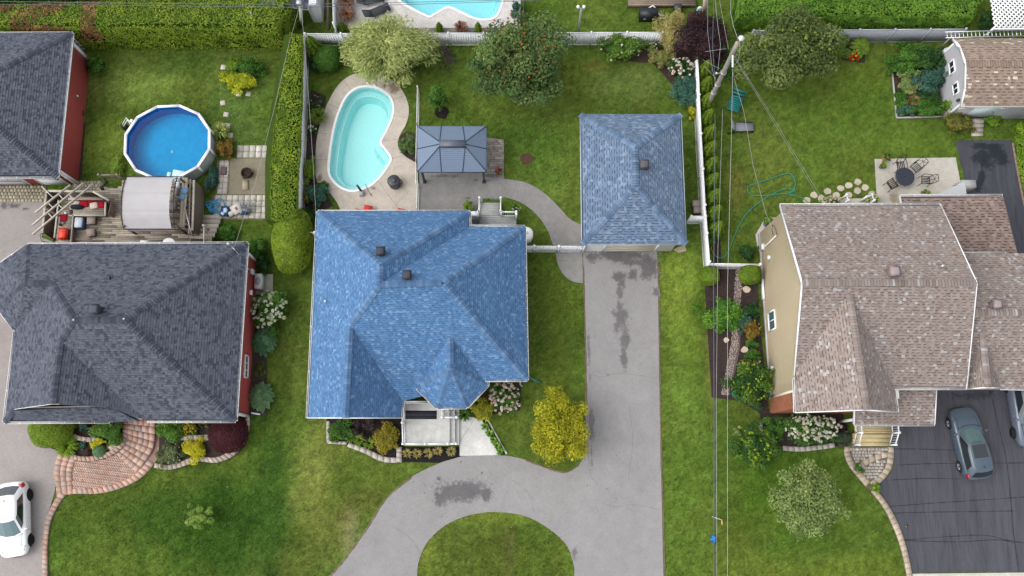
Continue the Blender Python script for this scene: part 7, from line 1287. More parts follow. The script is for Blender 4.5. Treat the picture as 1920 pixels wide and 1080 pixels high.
def hosta(label, px, py, rx, ry, h, pal='hosta', n=46, leaf=.34):
    g = place(px, py, h); s = mpp(px, py); t = thing('hosta', label, 'hosta', g); k = 0
    for i in range(n):
        f = ((i + .5) / n) ** .5; a = i * 2.39996; d = np.array([math.cos(a), math.sin(a), 0]); c = g + np.array([d[0] * rx * s * f * .85, d[1] * ry * s * f * .85, h * (1 - .55 * f * f)]); sz = leaf * random.uniform(.75, 1.15); e = np.array([-d[1], d[0], 0]); tip = c + d * sz * .62 - (0, 0, sz * .28 * f); col = tuple(pick(pal, np.array([random.uniform(.2, 1.9)]))[0]); dk = tuple(x * .82 for x in col)
        b = MB(); root = c - d * sz * .4; mid = c + (0, 0, -.03); l1, r1 = c - d * sz * .1 + e * sz * .36 + (0, 0, .03), c - d * sz * .1 - e * sz * .36 + (0, 0, .03); l2, r2 = c + d * sz * .3 + e * sz * .26, c + d * sz * .3 - e * sz * .26
        b.idx([root, r1, r2, tip, l2, l1, mid], [(0, 1, 6), (1, 2, 6), (2, 3, 6), (3, 4, 6), (4, 5, 6), (5, 0, 6)], [col, col, dk, dk, col, col]); b.build('leaf', 'leaf', t)
    return t
def hedge(label, poly, h, pal, n, leaf=.11, round_=.35, name='hedge', brown=None, tone=0., wob=.16, lean=0.):
    """clipped hedge over a ground outline (xy loop): leaves on its top and flanks round a solid heart"""
    W = np.array(poly)[:, :2]; ar = np.sum(np.roll(W, 1, 0)[:, 0] * W[:, 1] - W[:, 0] * np.roll(W, 1, 0)[:, 1]); W = W if ar > 0 else W[::-1]; t = thing(name, label, 'hedge', (*W.mean(0), 0))
    lo, hi = W.min(0), W.max(0); area = abs(ar) / 2 if False else None; E = np.roll(W, -1, 0) - W; per = np.linalg.norm(E, axis=1); A_top = abs(np.sum(W[:, 0] * np.roll(W, -1, 0)[:, 1] - np.roll(W, -1, 0)[:, 0] * W[:, 1])) / 2; A_side = per.sum() * h; n_t = int(n * A_top / (A_top + A_side)); n_s = n - n_t
    X = rng.uniform(lo, hi, (int(n_t * 3.2 * max(1, (hi - lo).prod() / A_top / 1.2)), 2)); X = X[inpoly(X[:, 0], X[:, 1], W)][:n_t]
    # distance to outline for the rounded shoulder
    dist = np.full(len(X), 9.); nd = np.zeros((len(X), 2))
    for p, e in zip(W, E):
        u = np.clip(((X - p) @ e) / (e @ e), 0, 1); v = X - (p + u[:, None] * e); dd = np.linalg.norm(v, axis=1); m = dd < dist; dist = np.where(m, dd, dist); nd[m] = -v[m] / (dd[m][:, None] + 1e-9)
    sh = np.clip(1 - dist / round_, 0, 1); lump = (fbm(X[:, 0], X[:, 1], .8, 21) - .5) * wob * 2; T = np.c_[X, h - round_ * .8 * sh ** 2 + lump + rng.normal(0, .03, len(X))]; nT = unit(np.c_[nd * sh[:, None], 1 - .4 * sh] + rng.normal(size=(len(X), 3)) * .33)
    k = rng.choice(len(W), n_s, p=per / per.sum()); u = rng.random(n_s)[:, None]; P2 = W[k] + E[k] * u; No = np.stack([E[k][:, 1], -E[k][:, 0]], 1) / per[k][:, None]; z = rng.random(n_s) ** .8 * (h - round_ * .3); lump = (fbm(P2[:, 0] + z, P2[:, 1] - z, .7, 22) - .5) * wob * 2; Sd = np.c_[P2 + No * (lump - round_ * .25 * (z / h) ** 4)[:, None], z]; nS = unit(np.c_[No, np.full(n_s, .6)] + rng.normal(size=(n_s, 3)) * .35)
    P = np.r_[T, Sd]; P[:, 0] += lean * np.clip(P[:, 2] / h, 0, 1) ** 2; N_ = np.r_[nT, nS]; kk = .95 + tone + (fbm(P[:, 0], P[:, 1] + P[:, 2], .55, 23) - .5) * 2.6 + rng.normal(0, .3, len(P)); C = pick(pal, kk)
    if brown is not None:
        bp, thr = brown; f = fbm(P[:, 0], P[:, 1] + P[:, 2], 1.1, 31); m = (f > thr) & bp(P); C[m] = pick('brown', kk[m])
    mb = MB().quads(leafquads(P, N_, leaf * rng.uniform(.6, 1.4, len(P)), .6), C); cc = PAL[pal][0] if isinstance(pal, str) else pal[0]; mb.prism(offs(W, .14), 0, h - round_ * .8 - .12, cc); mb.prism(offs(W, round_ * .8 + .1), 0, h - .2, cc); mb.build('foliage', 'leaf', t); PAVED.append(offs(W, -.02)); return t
# hedges
hb = lambda P: P[:, 0] < G(225, 40)[0]
hedge('tall clipped hedge across the back, brown with dead patches at one end', [G(-40, 92), G(540, 94), G(560, 60, 0), G(566, 45), G(560, 22), G(215, 42), G(-40, 50)], 2.9, 'hedge', 34000, .11, .4, brown=(lambda P: (P[:, 0] < G(222, 40)[0]) & (P[:, 2] > 1.2), .43))
hedge('dark green hedge beyond the tall back hedge', [G(-40, 16), G(300, 14), G(310, -8), G(-40, -8)], 2.4, 'green', 9000, .13, .5)
hedge('long clipped hedge running down beside the kidney pool', [G(547, 96), G(572, 98), G(570, 230), G(566, 330), G(562, 425), G(540, 440), G(512, 432), G(512, 330), G(522, 230)], 2.7, 'hedge', 24000, .11, .35, tone=-.12, lean=.6)
ball('round_cedar', 'big rounded cedar bush ending the long clipped hedge', 'bush', 548, 450, 36, 62, 2.6, 'hedge', 11000, .10)
hedge('bright green leafy hedge behind the bluish grey fence', [G(1372, 60), G(1800, 58), G(1815, 30), G(1812, -10), G(1372, -20)], 2.0, [(.040, .095, .012), (.080, .160, .018), (.135, .225, .03)], 30000, .15, .45, wob=.22)
hedge('row of rounded shrubs along the far driveway edge', [G(1898, 238), G(1926, 238), G(1955, 330), G(1960, 420), G(1932, 420), G(1912, 330)], 1.1, 'lime', 5200, .12, .5)
# trees
tree('rowan tree with orange berries in the middle of the back yard', 966, 112, 90, 88, 5.6, 'rowan', 19000, .20, 60, (120, .15, [(.36, .13, .03), (.30, .15, .04), (.24, .13, .05)]), spread=.30, core=.5, tv=1.5, lobes=.2, shell=.5, lean=(975, 165)) 
tree('pale feathery willow shrub overhanging the kidney pool', 727, 93, 85, 72, 3.2, 'willow', 15000, .34, 80, asp=.17, droop=.3, spread=.32, core=.55, name='willow_shrub', cat='shrub', trunk=.07, cr=.48)
tree('dense dark green tree behind the teal lounger', 1474, 103, 92, 74, 5.2, [(.040, .060, .018), (.070, .098, .026), (.115, .142, .042)], 20000, .21, 56, (40, .2, [(.30, .30, .03), (.22, .24, .04)]), spread=.30, core=.55, tv=1.4, lobes=.3, shell=.5, lean=(1462, 160))
tree('golden yellow-green tree between the lawn and the driveway', 1048, 804, 62, 76, 3.3, 'gold', 11500, .14, 76, spread=.26, core=.3, shell=.45, lobes=.13, trunk=.07)
tree('pale green young tree on the front lawn by the sealed driveway', 1511, 938, 70, 70, 4.0, 'sage', 12000, .14, 80, spread=.27, core=.40, shell=.5, trunk=.07)
tree('thin little conifer sapling alone on the front lawn', 372, 968, 32, 25, 1.5, [(.08, .15, .025), (.14, .23, .04), (.22, .30, .07)], 2800, .15, 26, spread=.24, core=0, shell=.3, trunk=.03, lean=(392, 958), asp=.25, droop=.2, cat='sapling', name='sapling')
tree('small round-headed tree in a black mulch ring', 820, 184, 19, 26, 1.9, 'green', 2600, .11, 26, spread=.36, core=.5, trunk=.04, lean=(827, 208), cat='tree')
tree('dark purple smoke bush beneath the wires', 1316, 72, 56, 52, 3.4, 'plum', 9000, .15, 60, spread=.3, core=.6, name='smoke_bush', cat='shrub', trunk=.06)
tree('bare dark lilac twigs next to the willow shrub', 832, 112, 26, 24, 1.6, 'bare', 1500, .09, 24, spread=.3, core=0, name='lilac_shrub', cat='shrub', trunk=.03)
# conifers
cone('dark green cone cedar against the white fence corner', 597, 108, 20, 2.6, 'cedar', 2600, lean=(-.05, .1)); ball('shrub', 'rounded dark evergreen shrub at the white fence corner', 'shrub', 612, 108, 25, 26, 1.4, 'green', 4000, .09); bush('shrub', 'dark evergreen mound under the white fence corner cone', 'shrub', 594, 124, 16, 12, 1.0, 'deep', 1400, .08, 14, core=.75)
for i in range(11):
    f = i / 10; px, py = 1313 + 22 * f, 150 + 290 * f
    cone('young bright green cedar in the row along the white fence', px, py, 18, 2.7, 'cedar', 1900, 'young cedars along the white fence', leaf=.10)
for px, lb in ((825, 'small cone cedar at the terrace edge left of the brown grass'), (897, 'small cone cedar at the terrace edge beside the rowan crown'), (645, 'small cone cedar at the brown planting by the white fence corner')): cone(lb.replace(' left of', ' beside'), px, 60, 9 if px > 700 else 12, 1.2, 'cedar', 700)
ball('clipped_bush', 'clipped round cedar bush beside the beige wall and white fence', 'bush', 1407, 514, 20, 19, 1.4, 'cedar', 3600, .08); ball('clipped_bush', 'clipped round cedar bush under the overhead wires at the white fence', 'bush', 1331, 517, 18, 18, 1.3, 'cedar', 3200, .08)
# shrubs and flowers: label, middle pixel, radii in pixels, height, palette
WHT = [(.62, .62, .52), (.52, .55, .40), (.45, .52, .32)]; PNK = [(.62, .50, .42), (.58, .42, .36), (.66, .60, .52), (.5, .4, .3)]
bush('hydrangea', 'white-flowered hydrangea against the red wall', 'hydrangea', 507, 582, 34, 35, 1.4, 'green', 2600, .13, 26, (70, .25, WHT))
bush('hydrangea', 'pink and cream hydrangea beside the blue turret', 'hydrangea', 944, 745, 29, 30, 1.2, 'green', 2000, .12, 22, (80, .21, PNK)); bush('shrub', 'golden green shrub between the turret and the concrete walk', 'shrub', 904, 767, 22, 20, 1.0, [(.12, .13, .012), (.22, .22, .02), (.32, .30, .03)], 2000, .10, 20)
bush('hydrangea', 'wide white hydrangea bank in front of the brick wall', 'hydrangea', 1522, 804, 52, 26, 1.2, 'green', 3600, .13, 36, (120, .22, [(.66, .65, .58), (.60, .60, .46), (.55, .5, .4)])); bush('shrub', 'dark green airy shrub at the brick corner', 'shrub', 1448, 802, 24, 22, .9, 'green', 1500, .09, 18, core=.4); bush('barberry', 'dark speckled shrub at the wooden step rails', 'shrub', 1577, 822, 15, 18, .8, [(.02, .035, .02), (.045, .065, .035), (.09, .07, .06)], 1100, .09, 16); bush('barberry', 'small wine red shrub by the brick porch post', 'shrub', 1580, 800, 8, 8, .7, 'plum', 400, .09, 8)
bush('shrub', 'glossy green shrub on the front lawn near the brick corner', 'shrub', 1417, 838, 38, 33, 1.5, [(.018, .045, .012), (.035, .085, .016), (.13, .20, .02)], 3400, .14, 34, (26, .18, [(.26, .34, .02), (.18, .28, .03)])); bush('shrub', 'small pale leafy shrub beside the glossy green shrub', 'shrub', 1382, 808, 12, 9, .5, 'sage', 300, .1, 8, core=0)
bush('shrub', 'big glossy dark shrub with lime tips leaning on the beige wall', 'shrub', 1410, 714, 41, 37, 1.8, [(.016, .042, .012), (.034, .080, .016), (.12, .19, .018)], 4200, .14, 36, (40, .16, [(.30, .36, .02), (.2, .3, .03)])); bush('shrub', 'pale green spill of leaves under the big glossy shrub', 'shrub', 1416, 752, 14, 8, .5, 'sage', 500, .11, 8, core=.3)
bush('shrub', 'bright green spreading shrub under the overhead wires', 'shrub', 1357, 590, 33, 38, 1.1, [(.03, .085, .010), (.065, .155, .016), (.12, .23, .03)], 3000, .14, 30); bush('shrub', 'bluish green feathery shrub beside the bright green one', 'shrub', 1390, 604, 16, 20, .8, 'blue', 1000, .1, 14); bush('shrub', 'dark needle shrub close to the beige wall window', 'shrub', 1408, 583, 17, 15, .8, 'deep', 1100, .1, 14, asp=.3); bush('shrub', 'yellow and bronze shrub close to the beige wall', 'shrub', 1407, 617, 19, 18, .8, 'rust', 1100, .1, 16, (30, .12, [(.3, .26, .04)])); bush('shrub', 'mid green shrub below the bronze one by the beige wall', 'shrub', 1412, 643, 12, 10, .6, 'green', 600, .11, 10); bush('shrub', 'low green plant above the big glossy shrub', 'shrub', 1410, 666, 17, 12, .6, 'green', 800, .11, 12); bush('shrub', 'dark strip of ivy leaves at the corner of the beige wall', 'shrub', 1402, 476, 16, 17, .6, 'deep', 1000, .11, 14)
bush('shrub', 'leafy green shrub with white blossoms at the back fence', 'shrub', 1164, 91, 38, 27, 1.7, [(.03, .07, .012), (.065, .125, .018), (.13, .20, .03)], 2600, .14, 26, (26, .15, WHT)); bush('shrub', 'low white-flecked plant at the back fence corner bed', 'shrub', 1222, 88, 16, 12, .9, 'sage', 500, .1, 8, (12, .1, [(.6, .55, .55)]), core=.3); bush('golden_cypress', 'feathery golden shrub rising over the back fence', 'shrub', 1252, 62, 22, 38, 2.6, 'straw', 3000, .13, 26, asp=.3, core=.45); bush('golden_cypress', 'tall yellow plume shrub at the end of the back fence', 'shrub', 1270, 44, 14, 22, 2.4, 'straw', 1400, .13, 16, asp=.3, core=.4); bush('golden_cypress', 'pale tan feathery shrub below the golden ones', 'shrub', 1240, 108, 22, 18, 1.3, [(.12, .13, .035), (.20, .20, .06), (.30, .28, .10)], 1600, .12, 18, asp=.3)
bush('hydrangea', 'hydrangea with pink-white cones at the cedar fence end', 'hydrangea', 1276, 130, 23, 22, 1.3, 'deep', 1300, .12, 18, (38, .24, [(.66, .58, .50), (.62, .46, .38), (.66, .64, .56)])); bush('shrub', 'dark bluish green shrub along the cedar fence', 'shrub', 1286, 172, 24, 28, 1.3, 'blue', 2200, .13, 24); bush('shrub', 'small golden shrub squeezed against the cedar fence', 'shrub', 1298, 207, 10, 16, .8, 'gold', 700, .11, 10)
bush('shrub', 'bright leafy shrub behind the utility pole', 'shrub', 1370, 122, 22, 26, 1.6, 'green', 1600, .13, 18); bush('shrub', 'green shrub between the dark tree and the red flowers', 'shrub', 1572, 82, 20, 24, 1.5, [(.05, .095, .018), (.09, .15, .025), (.14, .20, .035)], 1700, .13, 18); hosta('broad-leaved green plant behind the red flowers', 1612, 86, 17, 22, 1.0, 'fern', 40, .40)
t = bush('flower_clump', 'clump of red and yellow flowers below the bluish fence', 'flowers', 1600, 107, 11, 9, .45, 'green', 260, .1, 8, (46, .16, [(.60, .02, .01), (.55, .03, .01), (.62, .50, .02)]))
for px, py, rx, ry, h, pal, lb in ((1705, 108, 30, 20, 1.3, 'green', 'tall bean plants at the back of the vegetable plot'), (1742, 112, 26, 20, 1.5, 'deep', 'dark tomato plants by the grey shed in the vegetable plot'), (1695, 132, 20, 14, 1.0, 'green', 'leafy green row in the vegetable plot corner'), (1742, 150, 30, 18, 1.1, 'blue', 'bluish green cabbage bed beside the grey shed'), (1706, 152, 22, 16, 1.0, 'sage', 'pale green herbs along the middle of the plot'), (1690, 186, 12, 14, .6, 'green', 'sparse green plants at the timber edge of the plot'), (1740, 183, 20, 10, .6, 'deep', 'low dark plants around the straw heap'), (1735, 203, 34, 13, .8, 'green', 'wide green vines along the lower timber edge'), (1700, 208, 16, 9, .6, 'blue', 'small bluish plants in the plot corner')): bush('vegetable_plant', lb, 'vegetables', px, py, rx * 1.2, ry * 1.25, h, pal, int(rx * ry * 5) + 400, .14, 20, core=.5)
k = MB(); gk = G(1714, 186); a = rng.random(700) * 6.283; rr = rng.random(700) ** .5; P = np.stack([gk[0] + rr * np.cos(a) * .5, gk[1] + rr * np.sin(a) * .55, .08 + .3 * (1 - rr ** 2)], 1); k.quads(leafquads(P, unit(np.c_[rng.normal(0, .4, (700, 2)), np.ones(700)]), np.full(700, .2), .1), pick([(.16, .09, .04), (.26, .16, .075), (.36, .25, .13)], rng.random(700) * 2)); tag(k.build('straw_heap', 'leaf'), 'heap of brown straw in the vegetable plot', 'straw')
bush('shrub', 'reddish green round shrub below the vegetable plot', 'shrub', 1796, 230, 27, 22, 1.3, [(.06, .07, .014), (.11, .115, .022), (.19, .15, .03)], 2400, .12, 24); bush('shrub', 'green climbing shrub against the grey shed front corner', 'shrub', 1784, 196, 14, 26, 1.4, 'fern', 1500, .12, 16); bush('shrub', 'small bright shrub right of the shed steps'.replace(' right of', ' beside'), 'shrub', 1861, 227, 15, 11, .7, 'lime', 800, .11, 12); bush('shrub', 'tiny pale shrub under the shed window', 'shrub', 1873, 219, 8, 7, .6, 'sage', 300, .1, 8); bush('shrub', 'dark shrub at the lattice shelter behind the hedge', 'shrub', 1850, 42, 14, 18, 1.4, 'deep', 1100, .13, 14)
# left lot
bush('shrub', 'small green shrub at the red garage corner', 'shrub', 180, 122, 20, 17, 1.0, 'green', 1300, .11, 16); hosta('yellow-green hosta between the red garage and the round pool', 219, 312, 14, 26, .6, 'fern', 46, .32); bush('groundcover', 'dull green foliage at the foot of the red garage', 'shrub', 152, 215, 5, 14, .4, 'deep', 300, .1, 8)
bush('shrub', 'bright yellow shrub on the back lawn', 'shrub', 449, 152, 31, 20, .9, [(.16, .19, .01), (.28, .30, .012), (.42, .42, .03)], 2200, .11, 22); bush('shrub', 'green shrub behind the bright yellow one', 'shrub', 470, 122, 34, 20, 1.1, 'green', 2000, .11, 22, core=.4); bush('shrub', 'light green low shrub beside the bright yellow one', 'shrub', 437, 122, 16, 16, .8, 'lime', 700, .1, 12)
blades('spiky variegated yucca beside the round pool', 413, 247, 19, .7, [(.10, .15, .03), (.2, .24, .06), (.38, .38, .16)], 110, 'yucca', 'yucca', .045); bush('shrub', 'bronze round shrub beside the round pool', 'shrub', 424, 280, 18, 20, 1.0, 'rust', 1600, .1, 18); bush('shrub', 'bluish climbing foliage on the pool wall by the slabs', 'shrub', 396, 338, 10, 28, .8, 'blue', 1500, .11, 18); bush('shrub', 'dark green leafy shrub by the deck stairs', 'shrub', 424, 436, 20, 16, .7, 'green', 1300, .12, 16); bush('shrub', 'bright leafy shrub at the red house corner under the hedge', 'shrub', 478, 472, 19, 22, 1.3, 'green', 1900, .12, 20); bush('shrub', 'dark shrub under the round hedge end', 'shrub', 494, 494, 12, 16, 1.0, 'deep', 900, .11, 12)
hosta('large blue-green hosta against the red wall', 496, 640, 25, 28, .8, 'hosta', 60, .42); hosta('round grey-green hosta at the foot of the red wall', 490, 744, 24, 28, .7, [(.05, .11, .05), (.085, .16, .075), (.14, .22, .10)], 60, .38); bush('groundcover', 'sparse yellowish plants along the red wall', 'shrub', 489, 692, 10, 16, .3, 'olive', 400, .1, 10, core=0)
# front bed of the red house
ball('clipped_bush', 'big clipped yellow-green mound by the pale drive', 'bush', 95, 803, 40, 36, 1.3, 'cedar', 8000, .07, gain=1.25); blades('spiky lime grass clump at the brick walkway entry', 127, 836, 23, .5, 'lime', 260, w_=.025); bush('shrub', 'green broad shrub near the front door of the red house', 'shrub', 206, 806, 29, 27, 1.0, [(.035, .085, .014), (.065, .14, .022), (.11, .21, .04)], 2600, .17, 24, asp=.4); bush('shrub', 'small bluish tufts under the grey eave', 'shrub', 160, 800, 12, 9, .5, 'blue', 500, .1, 8); bush('shrub', 'orange tinted little shrub in the curved bed', 'shrub', 177, 803, 8, 9, .5, 'rust', 350, .09, 8); bush('shrub', 'pale lime tuft under the grey eave by the clipped mound', 'shrub', 137, 799, 11, 7, .5, 'lime', 300, .09, 8)
bush('shrub', 'yellow little shrub in the curved bed', 'shrub', 181, 831, 15, 9, .5, 'yellow', 800, .09, 10); ball('shrub', 'round mint green ball in the curved bed', 'bush', 186, 846, 12, 11, .55, [(.06, .12, .05), (.10, .18, .08), (.16, .25, .13)], 1300, .06); bush('shrub', 'silvery tuft in the curved bed', 'shrub', 157, 838, 9, 10, .4, 'blue', 300, .1, 8, core=0); bush('barberry', 'tiny wine red plant in the curved bed', 'shrub', 168, 849, 7, 6, .3, 'wine', 250, .08, 6); bush('shrub', 'tiny orange plant beside the mint ball', 'shrub', 203, 838, 6, 6, .3, 'rust', 200, .08, 6)
bush('shrub', 'broad bright green lily clump beside the brick steps', 'shrub', 319, 806, 25, 26, .9, [(.04, .10, .014), (.075, .16, .022), (.13, .24, .04)], 2200, .2, 22, asp=.25); bush('flower_clump', 'orange-yellow daisies under the grey eave', 'flowers', 355, 803, 14, 15, .7, 'green', 500, .11, 10, (60, .10, [(.62, .36, .01), (.66, .42, .02)])); bush('shrub', 'dull olive shrub with white specks at the brick path', 'shrub', 319, 852, 23, 24, .7, [(.05, .07, .025), (.09, .115, .045), (.14, .17, .08)], 1900, .1, 20, (24, .07, [(.6, .6, .55)])); bush('shrub', 'vivid yellow threadleaf shrub in the front bed', 'shrub', 366, 843, 27, 20, .7, 'yellow', 2600, .11, 24, asp=.3); ball('barberry', 'large round wine red barberry at the bed corner', 'shrub', 428, 813, 36, 36, 1.2, 'wine', 7000, .08); bush('shrub', 'brownish tuft between the daisies and the barberry', 'shrub', 385, 797, 9, 7, .4, 'olive', 300, .09, 8, core=0)
# beds of the blue house
bush('shrub', 'dark green spreading shrub at the blue house front corner', 'shrub', 641, 808, 27, 24, .9, [(.02, .055, .012), (.04, .095, .016), (.075, .14, .025)], 1900, .12, 22); bush('shrub', 'dead purple-brown twiggy shrub in the black mulch', 'shrub', 683, 805, 22, 22, .7, [(.03, .02, .022), (.05, .034, .036), (.07, .05, .052)], 900, .1, 16, core=0); bush('shrub', 'bronze gold shrub beside the porch railing', 'shrub', 726, 822, 23, 32, .9, [(.12, .12, .014), (.20, .17, .02), (.28, .20, .03)], 2600, .1, 26)
for px, lb in ((661, 'first'), (676, 'second'), (694, 'third')): blades({'first': 'yellow-green daylily tuft nearest the dark green corner shrub', 'second': 'middle yellow-green daylily tuft in the black mulch bed', 'third': 'yellow-green daylily tuft nearest the bronze shrub'}[lb], px, 820 + (px - 661) * .35, 13, .45, 'fern', 70, 'daylily', 'daylily', .035, 'daylilies along the front bed')
for i, px in enumerate((765, 784, 804, 822, 847)): blades('tan ornamental grass tuft in the black strip below the porch railing', px, 850 - (4 if i > 2 else 0), 10.5, .45, 'straw', 90, group='grass tufts below the porch', w_=.02)
for px, py in ((910, 800), (918, 812), (925, 824), (932, 836), (938, 846)): blades('small bright green tuft beside the white concrete walk', px, py, 9, .3, [(.06, .13, .02), (.1, .19, .03), (.16, .26, .05)], 40, 'bedding_plant', 'plant', .04, 'tufts beside the concrete walk')
blades('arching green fern under the turret eave', 872, 778, 14, .5, 'green', 90, 'fern', 'fern', .03); bush('shrub', 'low dark plant between the porch and the turret wall', 'shrub', 845, 770, 14, 4, .4, 'deep', 300, .09, 8)
# pool bed and yard of the blue house
blades('arching green grass clump beside the kidney pool', 598, 219, 19, .9, [(.05, .085, .014), (.09, .13, .02), (.15, .19, .03)], 260, w_=.022); bush('hydrangea', 'small white flower head by the pool bed', 'flowers', 586, 242, 8, 7, .6, 'green', 200, .1, 6, (14, .16, WHT)); bush('shrub', 'sparse rose plant in the pool bed', 'shrub', 594, 192, 13, 14, .8, 'deep', 300, .1, 9, (6, .09, [(.6, .5, .45)]), core=0); bush('shrub', 'bright green shrub in the pool bed below the hedge', 'shrub', 583, 320, 12, 24, .9, 'lime', 1300, .11, 16); bush('shrub', 'dark bluish shrub in the pool bed', 'shrub', 593, 363, 20, 24, 1.1, 'blue', 1900, .12, 20); bush('flower_clump', 'yellow black-eyed flowers in the pool bed', 'flowers', 575, 368, 8, 16, .7, 'green', 400, .1, 8, (40, .09, [(.6, .38, .01), (.55, .30, .01)])); bush('shrub', 'dark green tall shrub at the blue roof corner by the hedge', 'shrub', 580, 412, 14, 26, 1.1, 'deep', 1400, .12, 16); bush('shrub', 'round dark shrub at the pool edge of the blue roof', 'shrub', 604, 352, 12, 14, .8, 'green', 800, .11, 12)
bush('shrub', 'round grey-green shrub between the pool and the gazebo', 'shrub', 767, 270, 17, 19, 1.0, [(.04, .075, .02), (.075, .12, .035), (.12, .17, .06)], 1800, .1, 20); blades('brown-red fountain grass at the terrace edge', 864, 55, 15, .9, [(.10, .05, .035), (.17, .09, .06), (.24, .14, .1)], 160); blades('tall brown-red grass strip beside the white terrace fence', 652, 30, 16, .9, [(.12, .055, .035), (.19, .10, .06), (.26, .16, .1)], 260); blades('second tuft of brown-red grass by the white terrace fence', 650, 6, 16, .9, [(.12, .055, .035), (.19, .10, .06), (.26, .16, .1)], 220); blades('green and brown grass below the lounge chairs', 690, 56, 10, .7, 'olive', 100)
def pot(label, px, py, r, ph, pc, pal, n, leaf, R_, fl=None, lh=.45):
    p = G(px, py); t = thing('potted_plant', label, 'potted plant', p); rr = r * mpp(px, py); z = .06; MB().lathe((p[0], p[1], z), [(rr * .75, 0), (rr, ph), (rr * .88, ph), (rr * .85, ph - .05)], pc, 14).build('pot', 'satin', t); s = mpp(px, py) * R_; c = (p[0], p[1], z + ph + lh * .35); shift(foliage(n, (s, s, lh * .6), pal, leaf, 12, core=.5), c).build('foliage', 'leaf', t)
    if fl: stuff(shift(heads(MB(), fl[0], (s, s, lh * .6), fl[1], fl[2]), c).build('blossom', 'leaf', t))
    return t
pot('potted plant with pink flowers at the gazebo pad corner', 936, 328, 5, .3, (.30, .15, .12), 'green', 350, .1, 8, (16, .12, [(.55, .06, .12), (.6, .12, .15), (.3, .03, .05)])); pot('potted grass in a dark pot at the blue eave', 880, 391, 6, .35, (.02, .02, .02), 'fern', 400, .14, 12); pot('round green pot plant on the concrete pad by the beige house', 1437, 420, 9, .4, (.10, .10, .11), [(.05, .10, .012), (.09, .16, .02), (.15, .23, .03)], 700, .1, 9); pot('potted plant with orange flowers at the patio corner', 1657, 299, 6, .3, (.3, .14, .08), 'green', 420, .1, 9, (6, .1, [(.55, .15, .02)])); pot('small green pot plant on the patio edge', 1651, 314, 5, .25, (.12, .1, .09), 'lime', 300, .09, 7); pot('potted red flowers with silver leaves on the curved paver walk', 1604, 878, 7, .3, (.18, .16, .15), 'green', 380, .11, 10, (10, .1, [(.5, .05, .03), (.35, .42, .40)])); pot('spiky green pot plant at the tip of the curved paver walk', 1634, 915, 6, .3, (.2, .18, .16), 'fern', 380, .16, 10); pot('dark green potted plant on the terrace beyond the back fence', 967, 18, 7, .4, (.02, .02, .02), 'blue', 400, .12, 9); pot('blue-green leafy pot at the terrace corner beyond the fence', 963, 32, 6, .3, (.1, .1, .1), 'blue', 300, .12, 9)
bush('shrub', 'white daisies on the small lawn by the back landing', 'flowers', 967, 391, 8, 7, .4, 'green', 160, .09, 6, (9, .08, [(.7, .7, .68)]), core=0); bush('hydrangea', 'cream and pink hydrangea at the taupe eave by the rear stoop', 'hydrangea', 1558, 378, 18, 8, .9, 'sage', 600, .12, 10, (36, .18, [(.62, .55, .44), (.6, .42, .34), (.5, .48, .3)])); bush('hydrangea', 'pale yellow hydrangea beside the rear stoop', 'hydrangea', 1634, 374, 13, 8, .9, 'lime', 500, .12, 10, (30, .18, [(.62, .58, .40), (.5, .52, .25)])); bush('shrub', 'small leafy sprig at the grey bulkhead cover', 'shrub', 1735, 360, 8, 7, .4, 'fern', 200, .1, 6, core=0); hosta('broad-leaved plant at the foot of the cedar fence', 1334, 446, 9, 16, .5, 'green', 26, .3); bush('shrub', 'low leafy plants along the cedar fence near the hose end', 'shrub', 1333, 430, 7, 9, .4, 'fern', 220, .1, 6)
bush('shrub', 'tiny flowering yellow weed on the back lawn', 'weed', 1175, 170, 4, 4, .25, 'lime', 60, .07, 4, (6, .07, [(.6, .5, .02)]), core=0)

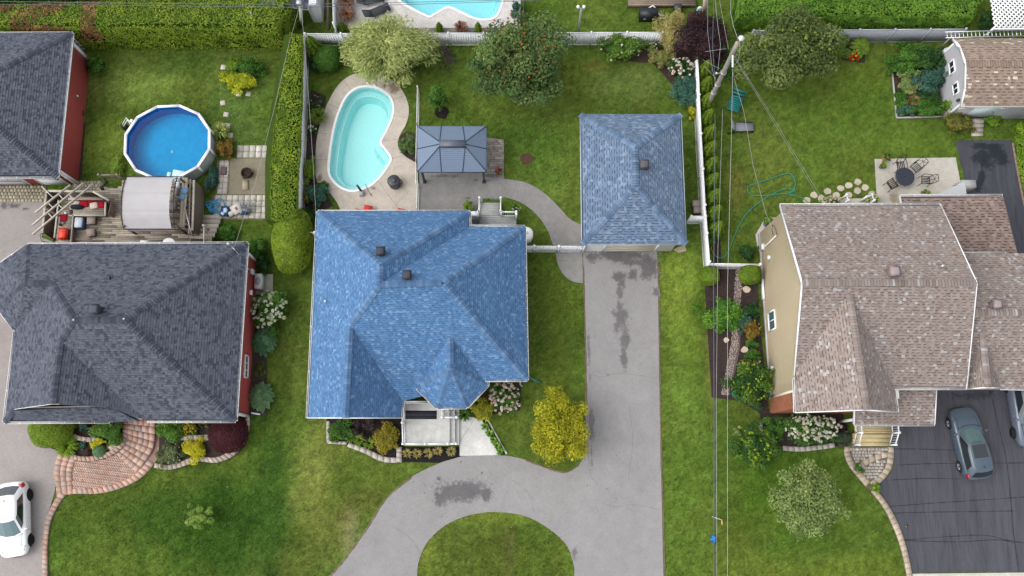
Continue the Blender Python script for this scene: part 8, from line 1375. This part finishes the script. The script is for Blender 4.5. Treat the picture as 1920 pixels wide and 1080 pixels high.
# ------------------------------------------------------------------ the turf itself: short blades everywhere nothing is paved
Nb = 620000
X = rng.uniform(-38, 40, Nb * 2); Y = rng.uniform(-9.5, 34, Nb * 2)
dep = Y * ST + CH * CT; vis = np.abs(X / dep) < .66; X, Y = X[vis][:Nb], Y[vis][:Nb]
m = np.zeros(len(X), bool)
JX, JY = X + rng.normal(0, .045, len(X)), Y + rng.normal(0, .045, len(X))
for P in PAVED: m |= inpoly(JX, JY, np.array(P)[:, :2])
X, Y = X[~m], Y[~m]; n = len(X); hgt = rng.uniform(.025, .07, n); a = rng.random(n) * 6.283; wd = rng.uniform(.012, .026, n); ln = rng.uniform(.02, .08, n); b2 = rng.random(n) * 6.283
base = np.stack([X, Y, np.full(n, .005)], 1); s = np.stack([np.cos(a), np.sin(a), 0 * a], 1) * wd[:, None]; tip = base + np.stack([np.cos(b2) * ln, np.sin(b2) * ln, hgt], 1); C = turf(X, Y) * rng.uniform(.55, 1.5, (n, 1)) * (1 + rng.normal(0, .10, (n, 3)))
bl = rng.random(n) < .012; C[bl] = np.array((.24, .24, .09)) * rng.uniform(.6, 1.3, (bl.sum(), 1))
V = np.stack([base - s, base + s, tip], 1).reshape(-1, 3); me = bpy.data.meshes.new('grass'); me.vertices.add(3 * n); me.vertices.foreach_set('co', V.astype(np.float32).ravel()); me.loops.add(3 * n); me.loops.foreach_set('vertex_index', np.arange(3 * n, dtype=np.int32)); me.polygons.add(n); me.polygons.foreach_set('loop_start', (np.arange(n) * 3).astype(np.int32))
at = me.attributes.new('col', 'FLOAT_COLOR', 'FACE'); at.data.foreach_set('color', np.c_[np.clip(C, 0, 1), np.ones(n)].astype(np.float32).ravel()); me.update(calc_edges=True); me.materials.append(M['grass']); gr = bpy.data.objects.new('grass', me); COL.objects.link(gr); gr['kind'] = 'stuff'

# fallen leaves and litter
Q = []; C = []
for px, py, rr, k_, z_ in ((1050, 815, 85, 90, .04), (1110, 820, 30, 26, .045), (970, 180, 110, 120, .04), (730, 150, 70, 40, .07), (1480, 170, 110, 60, .04), (900, 1030, 110, 40, .04), (1290, 800, 60, 40, .04), (300, 960, 180, 50, .04), (1500, 960, 120, 50, .04), (830, 930, 120, 22, .045), (1160, 900, 70, 22, .045), (1180, 650, 50, 14, .045)):
    a = rng.random(k_) * 6.283; d = np.sqrt(rng.random(k_)) * rr
    for t_, d_ in zip(a, d):
        p = G(px + d_ * math.cos(t_), py + d_ * .8 * math.sin(t_), z_); s_ = random.uniform(.05, .11); u = random.random() * 6.28; e = np.array([math.cos(u), math.sin(u), .1]); f = np.array([-math.sin(u), math.cos(u), .15]); Q.append([p - e * s_ * .5, p - f * s_ * .3, p + e * s_ * .5, p + f * s_ * .3]); C.append(random.choice(((.30, .24, .05), (.22, .13, .05), (.36, .30, .08), (.16, .10, .05), (.33, .33, .2))))
k = MB().quads(np.array(Q), np.array(C)).build('fallen_leaves', 'leaf'); k['kind'] = 'stuff'
